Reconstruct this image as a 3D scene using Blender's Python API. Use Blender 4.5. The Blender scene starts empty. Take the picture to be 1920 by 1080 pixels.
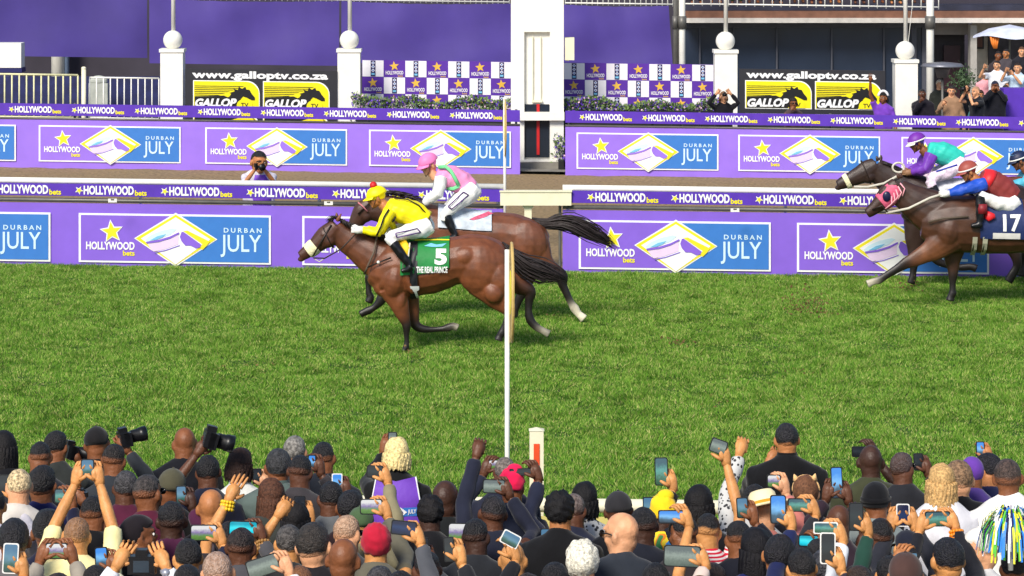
import bpy, bmesh, math, random
import numpy as np
from mathutils import Vector, Matrix
random.seed(7); rng = np.random.default_rng(7)
SC = bpy.context.scene; COL = SC.collection

# ------------------------------------------------------------------ camera, sky, sun, exposure
F = 5500.0          # focal length in pixels of the 1920 wide photograph
YH = -180.0         # row of the horizon
H0 = 5.6            # camera height above the turf
G = 0.0137          # the track falls gently to the right
cam_d = bpy.data.cameras.new('camera'); cam = bpy.data.objects.new('camera', cam_d); COL.objects.link(cam)
cam_d.sensor_width = 36.0; cam_d.lens = F / 1920 * 36; cam_d.shift_y = (YH - 540) / 1920
cam_d.clip_start = 0.5; cam_d.clip_end = 3000
cam.location = (0, 0, H0); cam.rotation_euler = (math.radians(90), 0, 0)
SC.camera = cam
SUN_EL, SUN_AZ = 40.0, 205.0     # azimuth the light comes FROM, degrees clockwise from +Y
wd = bpy.data.worlds.new("World"); SC.world = wd; wd.use_nodes = True
nt = wd.node_tree; nt.nodes.clear()
sky = nt.nodes.new('ShaderNodeTexSky'); sky.sky_type = 'NISHITA'; sky.sun_disc = False
sky.sun_elevation = math.radians(SUN_EL); sky.sun_rotation = math.radians(SUN_AZ)
bg = nt.nodes.new('ShaderNodeBackground'); bg.inputs[1].default_value = 0.09
out = nt.nodes.new('ShaderNodeOutputWorld')
nt.links.new(sky.outputs[0], bg.inputs[0]); nt.links.new(bg.outputs[0], out.inputs[0])
sd = bpy.data.lights.new('sun', 'SUN'); sd.energy = 2.7; sd.angle = math.radians(18); sd.color = (1.0, 0.93, 0.82)
sun = bpy.data.objects.new('sun', sd); COL.objects.link(sun)
_a, _e = math.radians(SUN_AZ), math.radians(SUN_EL)
_from = Vector((math.sin(_a) * math.cos(_e), math.cos(_a) * math.cos(_e), math.sin(_e)))
sun.rotation_euler = _from.to_track_quat('Z', 'Y').to_euler(); sun.location = (0, -20, 40)
SC.view_settings.view_transform = 'Standard'; SC.view_settings.look = 'None'
SC.view_settings.gamma = 1; SC.view_settings.use_curve_mapping = False
SC.view_settings.exposure = 0.68
SC.cycles.use_denoising = True
SC.cycles.max_bounces = 6; SC.cycles.transparent_max_bounces = 4

# ------------------------------------------------------------------ places
def P(px, py, s, dy=0.0):
    """world point of a pixel of the photograph at scale s pixels per metre (distance F/s)"""
    return np.array([(px - 960) / s, F / s + dy, H0 - (py - YH) / s])
def gz(x): return -G * x
def gs(py, px=960, h=0.0):
    """scale of a thing whose point at height h above ground shows at that row"""
    return ((py - YH) - G * (px - 960)) / (H0 - h)

# ------------------------------------------------------------------ materials
def lin(c):
    c = c / 255.0
    return c / 12.92 if c <= 0.04045 else ((c + 0.055) / 1.055) ** 2.4
def rgb(r, g, b): return (lin(r), lin(g), lin(b))
MATS = {}
def mat(name, color, rough=0.6, noise=0.12, nscale=6.0, metal=0.0, bump=0.0, bscale=40.0, spec=0.4, emit=None, sheen=0.0, coat=0.0):
    if name in MATS: return MATS[name]
    m = bpy.data.materials.new(name); m.use_nodes = True; MATS[name] = m
    t = m.node_tree; b = t.nodes['Principled BSDF']
    b.inputs['Base Color'].default_value = (*color, 1); b.inputs['Roughness'].default_value = rough
    b.inputs['Metallic'].default_value = metal; b.inputs['Specular IOR Level'].default_value = spec
    if sheen: b.inputs['Sheen Weight'].default_value = sheen
    if coat: b.inputs['Coat Weight'].default_value = coat
    tc = t.nodes.new('ShaderNodeTexCoord')
    if noise:
        n = t.nodes.new('ShaderNodeTexNoise'); n.inputs['Scale'].default_value = nscale; n.inputs['Detail'].default_value = 5
        t.links.new(tc.outputs['Object'], n.inputs['Vector'])
        mp = t.nodes.new('ShaderNodeMapRange'); mp.inputs[1].default_value = 0.3; mp.inputs[2].default_value = 0.7
        mp.inputs[3].default_value = 1 - noise; mp.inputs[4].default_value = 1 + noise
        t.links.new(n.outputs[0], mp.inputs[0])
        mx = t.nodes.new('ShaderNodeVectorMath'); mx.operation = 'SCALE'; mx.inputs[0].default_value = color
        t.links.new(mp.outputs[0], mx.inputs['Scale']); t.links.new(mx.outputs[0], b.inputs['Base Color'])
    if bump:
        n2 = t.nodes.new('ShaderNodeTexNoise'); n2.inputs['Scale'].default_value = bscale; n2.inputs['Detail'].default_value = 4
        t.links.new(tc.outputs['Object'], n2.inputs['Vector'])
        bp = t.nodes.new('ShaderNodeBump'); bp.inputs['Strength'].default_value = bump; bp.inputs['Distance'].default_value = 0.02
        t.links.new(n2.outputs[0], bp.inputs['Height']); t.links.new(bp.outputs[0], b.inputs['Normal'])
    if emit is not None:
        b.inputs['Emission Color'].default_value = (*color, 1); b.inputs['Emission Strength'].default_value = emit
    return m
def attrmat(name, rough=0.45, bump=0.15, bscale=60, spec=0.4, streak=False):
    if name in MATS: return MATS[name]
    m = mat(name, (0.5, 0.5, 0.5), rough, 0, bump=bump, bscale=bscale, spec=spec)
    t = m.node_tree; b = t.nodes['Principled BSDF']
    at = t.nodes.new('ShaderNodeAttribute'); at.attribute_name = 'Col'
    tc = t.nodes.new('ShaderNodeTexCoord'); n = t.nodes.new('ShaderNodeTexNoise'); n.inputs['Scale'].default_value = 9; n.inputs['Detail'].default_value = 6
    t.links.new(tc.outputs['Object'], n.inputs['Vector'])
    mp = t.nodes.new('ShaderNodeMapRange'); mp.inputs[1].default_value = 0.3; mp.inputs[2].default_value = 0.7; mp.inputs[3].default_value = 0.72; mp.inputs[4].default_value = 1.28
    t.links.new(n.outputs[0], mp.inputs[0])
    mx = t.nodes.new('ShaderNodeVectorMath'); mx.operation = 'SCALE'
    t.links.new(at.outputs['Color'], mx.inputs[0]); t.links.new(mp.outputs[0], mx.inputs['Scale']); t.links.new(mx.outputs[0], b.inputs['Base Color'])
    return m
def flat(name, r, g, b, rough=0.6, **k): return mat(name, rgb(r, g, b), rough, **k)

# ------------------------------------------------------------------ mesh builder
class MB:
    def __init__(s): s.V = []; s.F = []; s.M = []; s.S = []; s.n = 0; s.samples = []
    def add(s, v, f, m=0):
        v = np.asarray(v, float).reshape(-1, 3); o = s.n; s.V.append(v); s.n += len(v)
        for q in f: s.F.append([i + o for i in q]); s.M.append(m)
        return s
    def loft(s, pts, ra, rb=None, n=12, m=0, cap=True, ref=(0, 1, 0), color=None):
        pts = np.asarray(pts, float); k = len(pts)
        ra = np.full(k, ra, float) if np.isscalar(ra) else np.asarray(ra, float)
        rb = ra if rb is None else (np.full(k, rb, float) if np.isscalar(rb) else np.asarray(rb, float))
        t = np.gradient(pts, axis=0) if k > 1 else np.array([[0, 0, 1.]])
        t /= (np.linalg.norm(t, axis=1)[:, None] + 1e-12)
        an = np.linspace(0, 2 * math.pi, n, endpoint=False); rings = []
        for i in range(k):
            r0 = np.array(ref, float)
            if abs(t[i] @ r0) > 0.92: r0 = np.array([1., 0, 0]) if abs(t[i][0]) < 0.8 else np.array([0, 0, 1.])
            b = r0 - t[i] * (t[i] @ r0); b /= np.linalg.norm(b); a = np.cross(b, t[i])
            rings.append(pts[i] + np.outer(np.cos(an), a) * ra[i] + np.outer(np.sin(an), b) * rb[i])
        v = np.vstack(rings); f = []
        for i in range(k - 1):
            for j in range(n):
                j2 = (j + 1) % n; f.append([i * n + j, i * n + j2, (i + 1) * n + j2, (i + 1) * n + j])
        if cap: f.append(list(range(n))[::-1]); f.append([(k - 1) * n + j for j in range(n)])
        if color is not None: s.sample(pts, (ra + rb) / 2, color)
        return s.add(v, f, m)
    def sample(s, pts, rad, color):
        """remember the skeleton and its colours, for painting after a remesh"""
        pts = np.asarray(pts, float); col = np.asarray(color, float)
        if col.ndim == 1: col = np.tile(col, (len(pts), 1))
        for i in range(len(pts)):
            if i < len(pts) - 1:
                for u in np.linspace(0, 1, 6, endpoint=False):
                    s.samples.append((*(pts[i] * (1 - u) + pts[i + 1] * u), rad[i] * (1 - u) + rad[i + 1] * u, *(col[i] * (1 - u) + col[i + 1] * u)))
            else: s.samples.append((*pts[i], rad[i], *col[i]))
    def ell(s, c, r, R=None, nu=14, nv=9, m=0, color=None):
        c = np.asarray(c, float); v = [[0, 0, 1.]]
        for i in range(1, nv):
            th = math.pi * i / nv
            for j in range(nu):
                ph = 2 * math.pi * j / nu; v.append([math.sin(th) * math.cos(ph), math.sin(th) * math.sin(ph), math.cos(th)])
        v.append([0, 0, -1.]); v = np.array(v) * np.asarray(r, float)
        if R is not None: v = v @ np.asarray(R).T
        f = [[0, 1 + j, 1 + (j + 1) % nu] for j in range(nu)]
        for i in range(nv - 2):
            for j in range(nu):
                a = 1 + i * nu + j; b = 1 + i * nu + (j + 1) % nu; f.append([a, a + nu, b + nu, b])
        L = len(v) - 1; o = 1 + (nv - 2) * nu
        f += [[L, o + (j + 1) % nu, o + j] for j in range(nu)]
        if color is not None: s.sample([c], [float(np.mean(r))], color)
        return s.add(v + c, f, m)
    def box(s, c, d, R=None, m=0):
        x, y, z = [q / 2 for q in d]
        v = np.array([[a, b, e] for a in (-x, x) for b in (-y, y) for e in (-z, z)])
        if R is not None: v = v @ np.asarray(R).T
        return s.add(v + np.asarray(c, float), [[0, 1, 3, 2], [4, 6, 7, 5], [0, 4, 5, 1], [2, 3, 7, 6], [0, 2, 6, 4], [1, 5, 7, 3]], m)
    def prism(s, poly, y0, y1, m=0):
        """polygon in the XZ plane (list of x,z), from depth y0 to y1"""
        k = len(poly); v = [[x, y0, z] for x, z in poly] + [[x, y1, z] for x, z in poly]
        f = [list(range(k)), list(range(k, 2 * k))[::-1]] + [[i, (i + 1) % k, k + (i + 1) % k, k + i] for i in range(k)]
        return s.add(v, f, m)
    def tube(s, pts, r, n=6, m=0): return s.loft(pts, r, n=n, m=m)
    def xform(s, R=None, t=(0, 0, 0)):
        s.V = [(v @ np.asarray(R).T if R is not None else v) + np.asarray(t) for v in s.V]; return s
    def join(s, o, R=None, t=(0, 0, 0), m=None):
        for v in [np.vstack(o.V)] if o.V else []:
            v = (v @ np.asarray(R).T if R is not None else v) + np.asarray(t)
            base = s.n; s.V.append(v); s.n += len(v)
            for q, mi in zip(o.F, o.M): s.F.append([i + base for i in q]); s.M.append(mi if m is None else m)
        return s
    def arrays(s): return (np.vstack(s.V) if s.V else np.zeros((0, 3)))
def mesh_of(mb, name, mats, smooth=True, origin=(0, 0, 0)):
    me = bpy.data.meshes.new(name); V = mb.arrays() - np.asarray(origin)
    me.from_pydata(V.tolist(), [], mb.F)
    for m in (mats if isinstance(mats, (list, tuple)) else [mats]): me.materials.append(m)
    me.polygons.foreach_set('material_index', mb.M)
    me.polygons.foreach_set('use_smooth', [smooth] * len(mb.F)); me.update()
    return me
def link(name, me, parent=None, loc=None):
    o = bpy.data.objects.new(name, me); COL.objects.link(o)
    if parent is not None: o.parent = parent
    if loc is not None: o.location = tuple(loc)
    return o
def build(mb, name, mats, parent=None, smooth=False, origin=None):
    """origin: world position of the parent (children are meshes in the parent's space)"""
    og = (0, 0, 0) if origin is None else origin
    if parent is not None and origin is None: og = tuple(parent.location)
    me = mesh_of(mb, name, mats, smooth, og)
    o = link(name, me, parent)
    if parent is None and origin is not None: o.location = tuple(origin)
    return o
def empty(name, loc):
    o = bpy.data.objects.new(name, None); COL.objects.link(o); o.location = tuple(loc); o.empty_display_size = 0.1; return o
def tag(o, label, cat, group=None, kind=None):
    if label: o['label'] = label
    if cat: o['category'] = cat
    if group: o['group'] = group
    if kind: o['kind'] = kind
    return o
def copy_tree(o, parent=None):
    c = o.copy(); COL.objects.link(c)
    if parent is not None: c.parent = parent
    for ch in list(o.children): copy_tree(ch, c)
    return c
def vn(p, f, seed=0):
    """cheap smooth noise, -1..1, of points p (n,3)"""
    r = np.random.default_rng(seed + 11); o = np.zeros(len(p))
    for i in range(7):
        d = r.normal(size=3); d *= f * (0.6 + 0.9 * r.random()) / np.linalg.norm(d); o += np.sin(p @ d + r.random() * 6.28)
    return o / 3.0
def remesh(mb, voxel, smooth=3, mats=None, name='m', origin=(0, 0, 0), paint=None, disp=0.0, dfreq=30.0, sharp=0.02, cull=None):
    """fuse overlapping lofts into one skin; paint from the remembered skeleton colours"""
    me = bpy.data.meshes.new('tmp'); me.from_pydata(mb.arrays().tolist(), [], mb.F); me.update()
    o = bpy.data.objects.new('tmp', me); COL.objects.link(o)
    md = o.modifiers.new('r', 'REMESH'); md.mode = 'VOXEL'; md.voxel_size = voxel
    if smooth: sm = o.modifiers.new('s', 'SMOOTH'); sm.factor = 0.5; sm.iterations = smooth
    bpy.context.view_layer.update()
    dg = bpy.context.evaluated_depsgraph_get()
    me2 = bpy.data.meshes.new_from_object(o.evaluated_get(dg)); me2.name = name
    bpy.data.objects.remove(o); bpy.data.meshes.remove(me)
    nv = len(me2.vertices); co = np.empty(nv * 3); me2.vertices.foreach_get('co', co); co = co.reshape(-1, 3)
    if disp:
        no = np.empty(nv * 3); me2.vertices.foreach_get('normal', no); no = no.reshape(-1, 3)
        co = co + no * (disp * vn(co, dfreq))[:, None]
    if paint is not None:
        S = np.array(mb.samples); c = np.zeros((nv, 4)); c[:, 3] = 1
        for i0 in range(0, nv, 4000):
            q = co[i0:i0 + 4000]
            d = np.linalg.norm(q[:, None, :] - S[None, :, :3], axis=2) - S[None, :, 3]
            w = np.exp(-(d - d.min(axis=1)[:, None]) / sharp); w /= w.sum(axis=1)[:, None]
            c[i0:i0 + 4000, :3] = w @ S[:, 4:7]
        if callable(paint): c[:, :3] = paint(co, c[:, :3])
        at = me2.color_attributes.new('Col', 'FLOAT_COLOR', 'POINT'); at.data.foreach_set('color', c.ravel())
    me2.vertices.foreach_set('co', (co - np.asarray(origin)).ravel())
    me2.materials.clear()
    for m in (mats if isinstance(mats, (list, tuple)) else [mats]): me2.materials.append(m)
    np_ = len(me2.polygons); me2.polygons.foreach_set('use_smooth', [True] * np_); me2.polygons.foreach_set('material_index', [0] * np_); me2.update()
    return me2
# ------------------------------------------------------------------ lettering
_T = {}
def text2d(s, bold=0.02, shear=0.0, space=1.0):
    k = (s, bold, shear, space)
    if k in _T: return _T[k]
    cu = bpy.data.curves.new('t', 'FONT'); cu.body = s; cu.offset = bold; cu.shear = shear; cu.resolution_u = 3; cu.fill_mode = 'FRONT'; cu.space_character = space
    o = bpy.data.objects.new('t', cu); COL.objects.link(o); bpy.context.view_layer.update()
    me = bpy.data.meshes.new_from_object(o.evaluated_get(bpy.context.evaluated_depsgraph_get()))
    v = np.array([q.co[:] for q in me.vertices])[:, :2]; f = [list(p.vertices) for p in me.polygons]
    bpy.data.objects.remove(o); bpy.data.curves.remove(cu); bpy.data.meshes.remove(me)
    lo, hi = v.min(0), v.max(0); _T[k] = ((v - lo) / (hi - lo), f); return _T[k]
def put_text(mb, s, x0, z0, x1, z1, y, m=0, bold=0.02, shear=0.0, slope=0.0, xm=0.0, space=1.0):
    v, f = text2d(s, bold, shear, space); X = x0 + v[:, 0] * (x1 - x0); Z = z0 + v[:, 1] * (z1 - z0) - slope * (X - xm)
    mb.add(np.stack([X, np.full(len(X), y), Z], 1), f, m)
def star_poly(cx, cz, r, rot=0.0, inner=0.42, wob=0.0):
    o = []
    for i in range(10):
        a = math.pi / 2 + rot + i * math.pi / 5; q = r * (1 if i % 2 == 0 else inner) * (1 + wob * math.sin(i * 2.1)); o.append((cx + q * math.cos(a), cz + q * math.sin(a)))
    return o
# ================================================================== SETTING
M_white = flat('white paint', 236, 234, 226, 0.5, noise=0.05, bump=0.05)
M_cream = flat('cream paint', 232, 226, 196, 0.55, noise=0.06, bump=0.05)
M_ban = flat('lilac banner vinyl', 134, 98, 212, 0.45, noise=0.06, nscale=2.5, bump=0.12, bscale=3)
M_ban2 = flat('pale lilac banner vinyl', 150, 114, 224, 0.45, noise=0.06, nscale=2.5, bump=0.12, bscale=3)
M_violet = flat('violet strip vinyl', 88, 52, 176, 0.45, noise=0.08)
M_blue = flat('logo blue', 60, 122, 200, 0.45, noise=0.04)
M_yel = flat('logo yellow', 236, 222, 40, 0.5, noise=0.04)
M_lw = flat('logo white', 240, 240, 240, 0.5, noise=0.02)
M_lil = flat('logo lilac', 228, 204, 234, 0.5, noise=0.03)
M_lblue = flat('logo pale blue', 120, 190, 226, 0.5, noise=0.03)
M_navy = flat('navy ink', 34, 34, 92, 0.5, noise=0.04)
M_dark = flat('near black', 26, 26, 30, 0.55, noise=0.1)
M_grey = flat('galvanised grey', 104, 102, 98, 0.45, noise=0.12, metal=0.3)
M_conc = flat('concrete', 130, 126, 118, 0.85, noise=0.15, bump=0.2)
M_tarp = flat('purple shade cloth', 74, 58, 140, 0.6, noise=0.1, nscale=1.1, bump=0.35, bscale=1.4)
M_tarp2 = flat('deep purple shade cloth', 64, 50, 128, 0.6, noise=0.1, nscale=1.1, bump=0.35, bscale=1.4)
M_red = flat('signal red', 196, 30, 34, 0.5)
M_orange = flat('orange stripe', 226, 78, 36, 0.5)

# --- ground: one tilted sheet reaching the horizon, then track surfaces on it
def sheet(name, x0, x1, y0, y1, dz, m, nx=2, ny=2, disp=0.0, seed=0):
    xs = np.linspace(x0, x1, nx); ys = np.linspace(y0, y1, ny); X, Y = np.meshgrid(xs, ys)
    v = np.stack([X.ravel(), Y.ravel(), -G * X.ravel() + dz], 1)
    if disp:
        e = (X.ravel() > x0 + .1) & (X.ravel() < x1 - .1) & (Y.ravel() > y0 + .1) & (Y.ravel() < y1 - .1)
        v[:, 2] += np.where(e, disp * (0.8 + 0.5 * vn(v, 6, seed) + 0.5 * vn(v, 17, seed + 1)), 0)
    f = [[j * nx + i, j * nx + i + 1, (j + 1) * nx + i + 1, (j + 1) * nx + i] for j in range(ny - 1) for i in range(nx - 1)]
    mb = MB(); mb.add(v, f); o = build(mb, name, m, smooth=True); tag(o, None, None, kind='structure'); return o
M_soil = flat('turf soil', 52, 78, 26, 0.95, noise=0.3, nscale=3, bump=0.6, bscale=30)
M_dirt = mat('dirt track sand', rgb(140, 118, 84), 0.95, 0.35, 16.0, bump=0.6, bscale=22)
sheet('ground', -400, 400, -50, 1200, -0.05, flat('far ground', 84, 92, 66, 0.95, noise=0.2, nscale=0.05))
D_NB = F / 123.2          # near banner
D_FB = F / 90.7           # far banner
D_RAIL = F / 268.0
sheet('turf', -22, 22, D_RAIL - 0.6, D_NB + 0.1, 0.0, M_soil, 60, 90, 0.006)
sheet('dirt_track', -22, 22, D_NB + 0.13, D_FB + 0.2, 0.0, M_dirt, 160, 120, 0.014, 5)
sheet('spectator_paving', -22, 22, D_FB + 0.2, 95, 0.06, M_conc)
sheet('crowd_terrace', -14, 14, -6, D_RAIL - 0.62, 0.33, M_conc)

# --- grass: a real carpet of blades, one object
M_grass = mat('grass blades', rgb(96, 132, 44), 0.6, 0, spec=0.15)
t = M_grass.node_tree; b = t.nodes['Principled BSDF']
gi = t.nodes.new('ShaderNodeNewGeometry'); cr = t.nodes.new('ShaderNodeValToRGB')
e = cr.color_ramp.elements; e[0].position = 0; e[0].color = (*[q * 1.0 for q in rgb(58, 98, 26)], 1); e[1].position = 1; e[1].color = (*rgb(216, 208, 140), 1)
for p_, c_ in ((0.32, rgb(98, 150, 46)), (0.76, rgb(140, 181, 66)), (0.92, rgb(194, 202, 114))):
    q = e.new(p_); q.color = (*c_, 1)
t.links.new(gi.outputs['Random Per Island'], cr.inputs[0])
tc = t.nodes.new('ShaderNodeTexCoord'); mpn = t.nodes.new('ShaderNodeMapping'); mpn.inputs['Scale'].default_value = (1.0, 0.9, 1.0)
n1 = t.nodes.new('ShaderNodeTexNoise'); n1.inputs['Scale'].default_value = 5; n1.inputs['Detail'].default_value = 9; n1.inputs['Roughness'].default_value = .75
t.links.new(tc.outputs['Object'], mpn.inputs[0]); t.links.new(mpn.outputs[0], n1.inputs['Vector'])
mr = t.nodes.new('ShaderNodeMapRange'); mr.inputs[1].default_value = 0.3; mr.inputs[2].default_value = 0.7; mr.inputs[3].default_value = 0.74; mr.inputs[4].default_value = 1.2
t.links.new(n1.outputs[0], mr.inputs[0])
sc_ = t.nodes.new('ShaderNodeVectorMath'); sc_.operation = 'SCALE'
t.links.new(cr.outputs[0], sc_.inputs[0]); t.links.new(mr.outputs[0], sc_.inputs['Scale']); t.links.new(sc_.outputs[0], b.inputs['Base Color'])
tr = t.nodes.new('ShaderNodeBsdfTranslucent'); mxs = t.nodes.new('ShaderNodeMixShader'); mxs.inputs[0].default_value = 0.3
t.links.new(sc_.outputs[0], tr.inputs[0]); t.links.new(b.outputs[0], mxs.inputs[1]); t.links.new(tr.outputs[0], mxs.inputs[2])
t.links.new(mxs.outputs[0], t.nodes['Material Output'].inputs[0])
def lat(x, y, f, seed):
    """2-d value noise on a random lattice, -1..1"""
    r = np.random.default_rng(seed); T = r.random((256, 256)) * 2 - 1; X = x * f + 512; Y = y * f + 512; i = np.floor(X).astype(int); j = np.floor(Y).astype(int); u = X - i; v = Y - j; u = u * u * (3 - 2 * u); v = v * v * (3 - 2 * v)
    g = lambda a, b: T[a % 256, b % 256]
    return (g(i, j) * (1 - u) + g(i + 1, j) * u) * (1 - v) + (g(i, j + 1) * (1 - u) + g(i + 1, j + 1) * u) * v
def grass(name, n, y0, y1, hw, hscale=1.0, seed=1):
    r = np.random.default_rng(seed)
    # even in ground area inside the widening wedge that the view can see
    y = np.sqrt(r.random(n) * (y1 ** 2 - y0 ** 2) + y0 ** 2); x = (r.random(n) * 2 - 1) * (0.178 * y + hw)
    p = np.stack([x, y * 0.55, np.zeros(n)], 1)
    cl = 0.45 * lat(x, y * .6, 2.6, 3) + 0.6 * lat(x, y * .6, 6, 4) + .4 * lat(x, y * .6, 13, 5); cl2 = lat(x, y, .5, 8)
    h = (0.027 + 0.018 * r.random(n)) * (1 + 0.72 * cl + 0.14 * cl2) * hscale; h = np.clip(h, 0.012, 0.1)
    w = 0.0035 + 0.004 * r.random(n); a = r.random(n) * 6.283
    lx = (0.6 * lat(x, y, 5, 20) + r.normal(size=n) * 0.5) * h; ly = (0.7 * lat(x, y, 5, 21) + 0.1 + r.normal(size=n) * 0.5) * h
    z = -G * x + 0.012
    v = np.empty((n, 3, 3)); dx = np.cos(a) * w; dy = np.sin(a) * w
    v[:, 0] = np.stack([x - dx, y - dy, z], 1); v[:, 1] = np.stack([x + dx, y + dy, z], 1); v[:, 2] = np.stack([x + lx, y + ly, z + h], 1)
    me = bpy.data.meshes.new(name); me.vertices.add(3 * n); me.vertices.foreach_set('co', v.ravel())
    me.loops.add(3 * n); me.loops.foreach_set('vertex_index', np.arange(3 * n, dtype=np.int32))
    me.polygons.add(n); me.polygons.foreach_set('loop_start', np.arange(0, 3 * n, 3, dtype=np.int32)); me.polygons.foreach_set('loop_total', np.full(n, 3, dtype=np.int32))
    me.update(calc_edges=True); me.materials.append(M_grass); o = link(name, me)
    tag(o, 'short green turf of the racecourse between crowd and banners', 'grass', kind='stuff')
    return o
grass('grass', 1300000, D_RAIL - 0.5, D_NB - 0.03, 1.4)

# --- sponsor panel artwork, drawn in pixels of the near banner (W x Hh), written as real flat print
def logo_mesh(name, W, Hh, s, detail=True):
    """frame, star, lettering and diamond of one sponsor panel; origin = top left corner"""
    mb = MB(); k = 0.0045
    def X(u): return u * W / 360.0 / s
    def Z(v): return -v * Hh / 92.0 / s
    def sh(poly, layer, m): mb.prism([(X(u), Z(v) - G * X(u)) for u, v in poly], -layer * k, -layer * k + 0.002, m)
    sh([(0, 0), (360, 0), (360, 92), (0, 92)], 1, 0)
    sh([(4, 3.6), (356, 3.6), (356, 88.4), (4, 88.4)], 2, 1)
    sh([(181, 3.6), (356, 3.6), (356, 88.4), (181, 88.4)], 3, 2)
    sh([(104, 46), (182, -3), (260, 46), (182, 98)], 4, 0)                      # white rim
    sh([(107, 46), (182, 0.5), (257, 46), (182, 95)], 5, 3)                     # yellow lozenge
    sh([(117, 46), (182, 5.5), (247, 46), (182, 94)], 6, 0)                     # white field
    sh([(196, 31), (204, 30), (246, 50), (241, 57), (232, 66), (228, 61), (232, 55)], 7, 3)
    sh([(193, 33), (196, 32), (230, 56), (228, 61), (220, 63), (210, 58), (200, 58), (193, 50), (190, 42)], 8, 1)   # horse head
    sh([(125, 48), (136, 39), (155, 31), (176, 26), (184, 28), (172, 38), (150, 46), (128, 52)], 7, 6)
    sh([(134, 49), (148, 41), (164, 37), (158, 43), (146, 48)], 8, 5)           # cap opening
    sh([(126, 52), (150, 48), (172, 41), (188, 33), (189, 36), (172, 45), (150, 52), (128, 55)], 9, 1)
    sh([(129, 56), (150, 53), (172, 46), (187, 38), (187, 56), (160, 66), (140, 70)], 7, 4)     # lilac band
    sh([(141, 71), (162, 67), (190, 57), (190, 58.5), (162, 68.6), (142, 72.6)], 8, 1)
    sh(star_poly(62, 34, 23, math.pi - 0.12, 0.46), 4, 0)
    sh(star_poly(62, 34, 19, math.pi - 0.12, 0.42), 5, 3)
    def tx(st, u0, v0, u1, v1, m, bold=0.02, layer=4, space=1.0): put_text(mb, st, X(u0), Z(v1), X(u1), Z(v0), -layer * k, m, bold, 0, G, 0.0, space)
    tx('HOLLYWOOD', 14, 53, 105, 68, 0, 0.035)
    tx('bets', 83, 69, 105, 79, 3, 0.03)
    tx('DURBAN', 272, 24, 343, 33, 6, 0.02, 4, 1.5)
    tx('JULY', 266, 37, 342, 79, 6, 0.008)
    return mesh_of(mb, name, [M_lw, M_ban2 if s < 100 else M_ban, M_blue, M_yel, M_lil, M_lblue, flat('july ice blue', 206, 232, 244, 0.5, noise=0.02)], False)
def strip_text_mesh(name, s, big=True):
    """star + HOLLYWOOD + bets; drawn in near rail pixels; origin = star's left, strip's middle"""
    mb = MB(); k = 0.004
    def tx(st, u0, v0, u1, v1, m, bold): put_text(mb, st, u0 / s, -v1 / s, u1 / s, -v0 / s, -k, m, bold, 0, G, 0.0)
    mb.prism([(u / s, -v / s - G * u / s) for u, v in star_poly(7.5, 0.5, 8.5, -0.15)], -k, -k + 0.002, 0)
    mb.prism([(u / s, -v / s - G * u / s) for u, v in star_poly(7.5, 0.5, 6, -0.15)], -2 * k, -2 * k + 0.002, 1)
    tx('HOLLYWOOD', 16, -8.5, 110, 8.5, 0, 0.04); tx('bets', 112, -1, 134, 9.5, 1, 0.03)
    return mesh_of(mb, name, [M_lw, M_yel], False)
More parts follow.
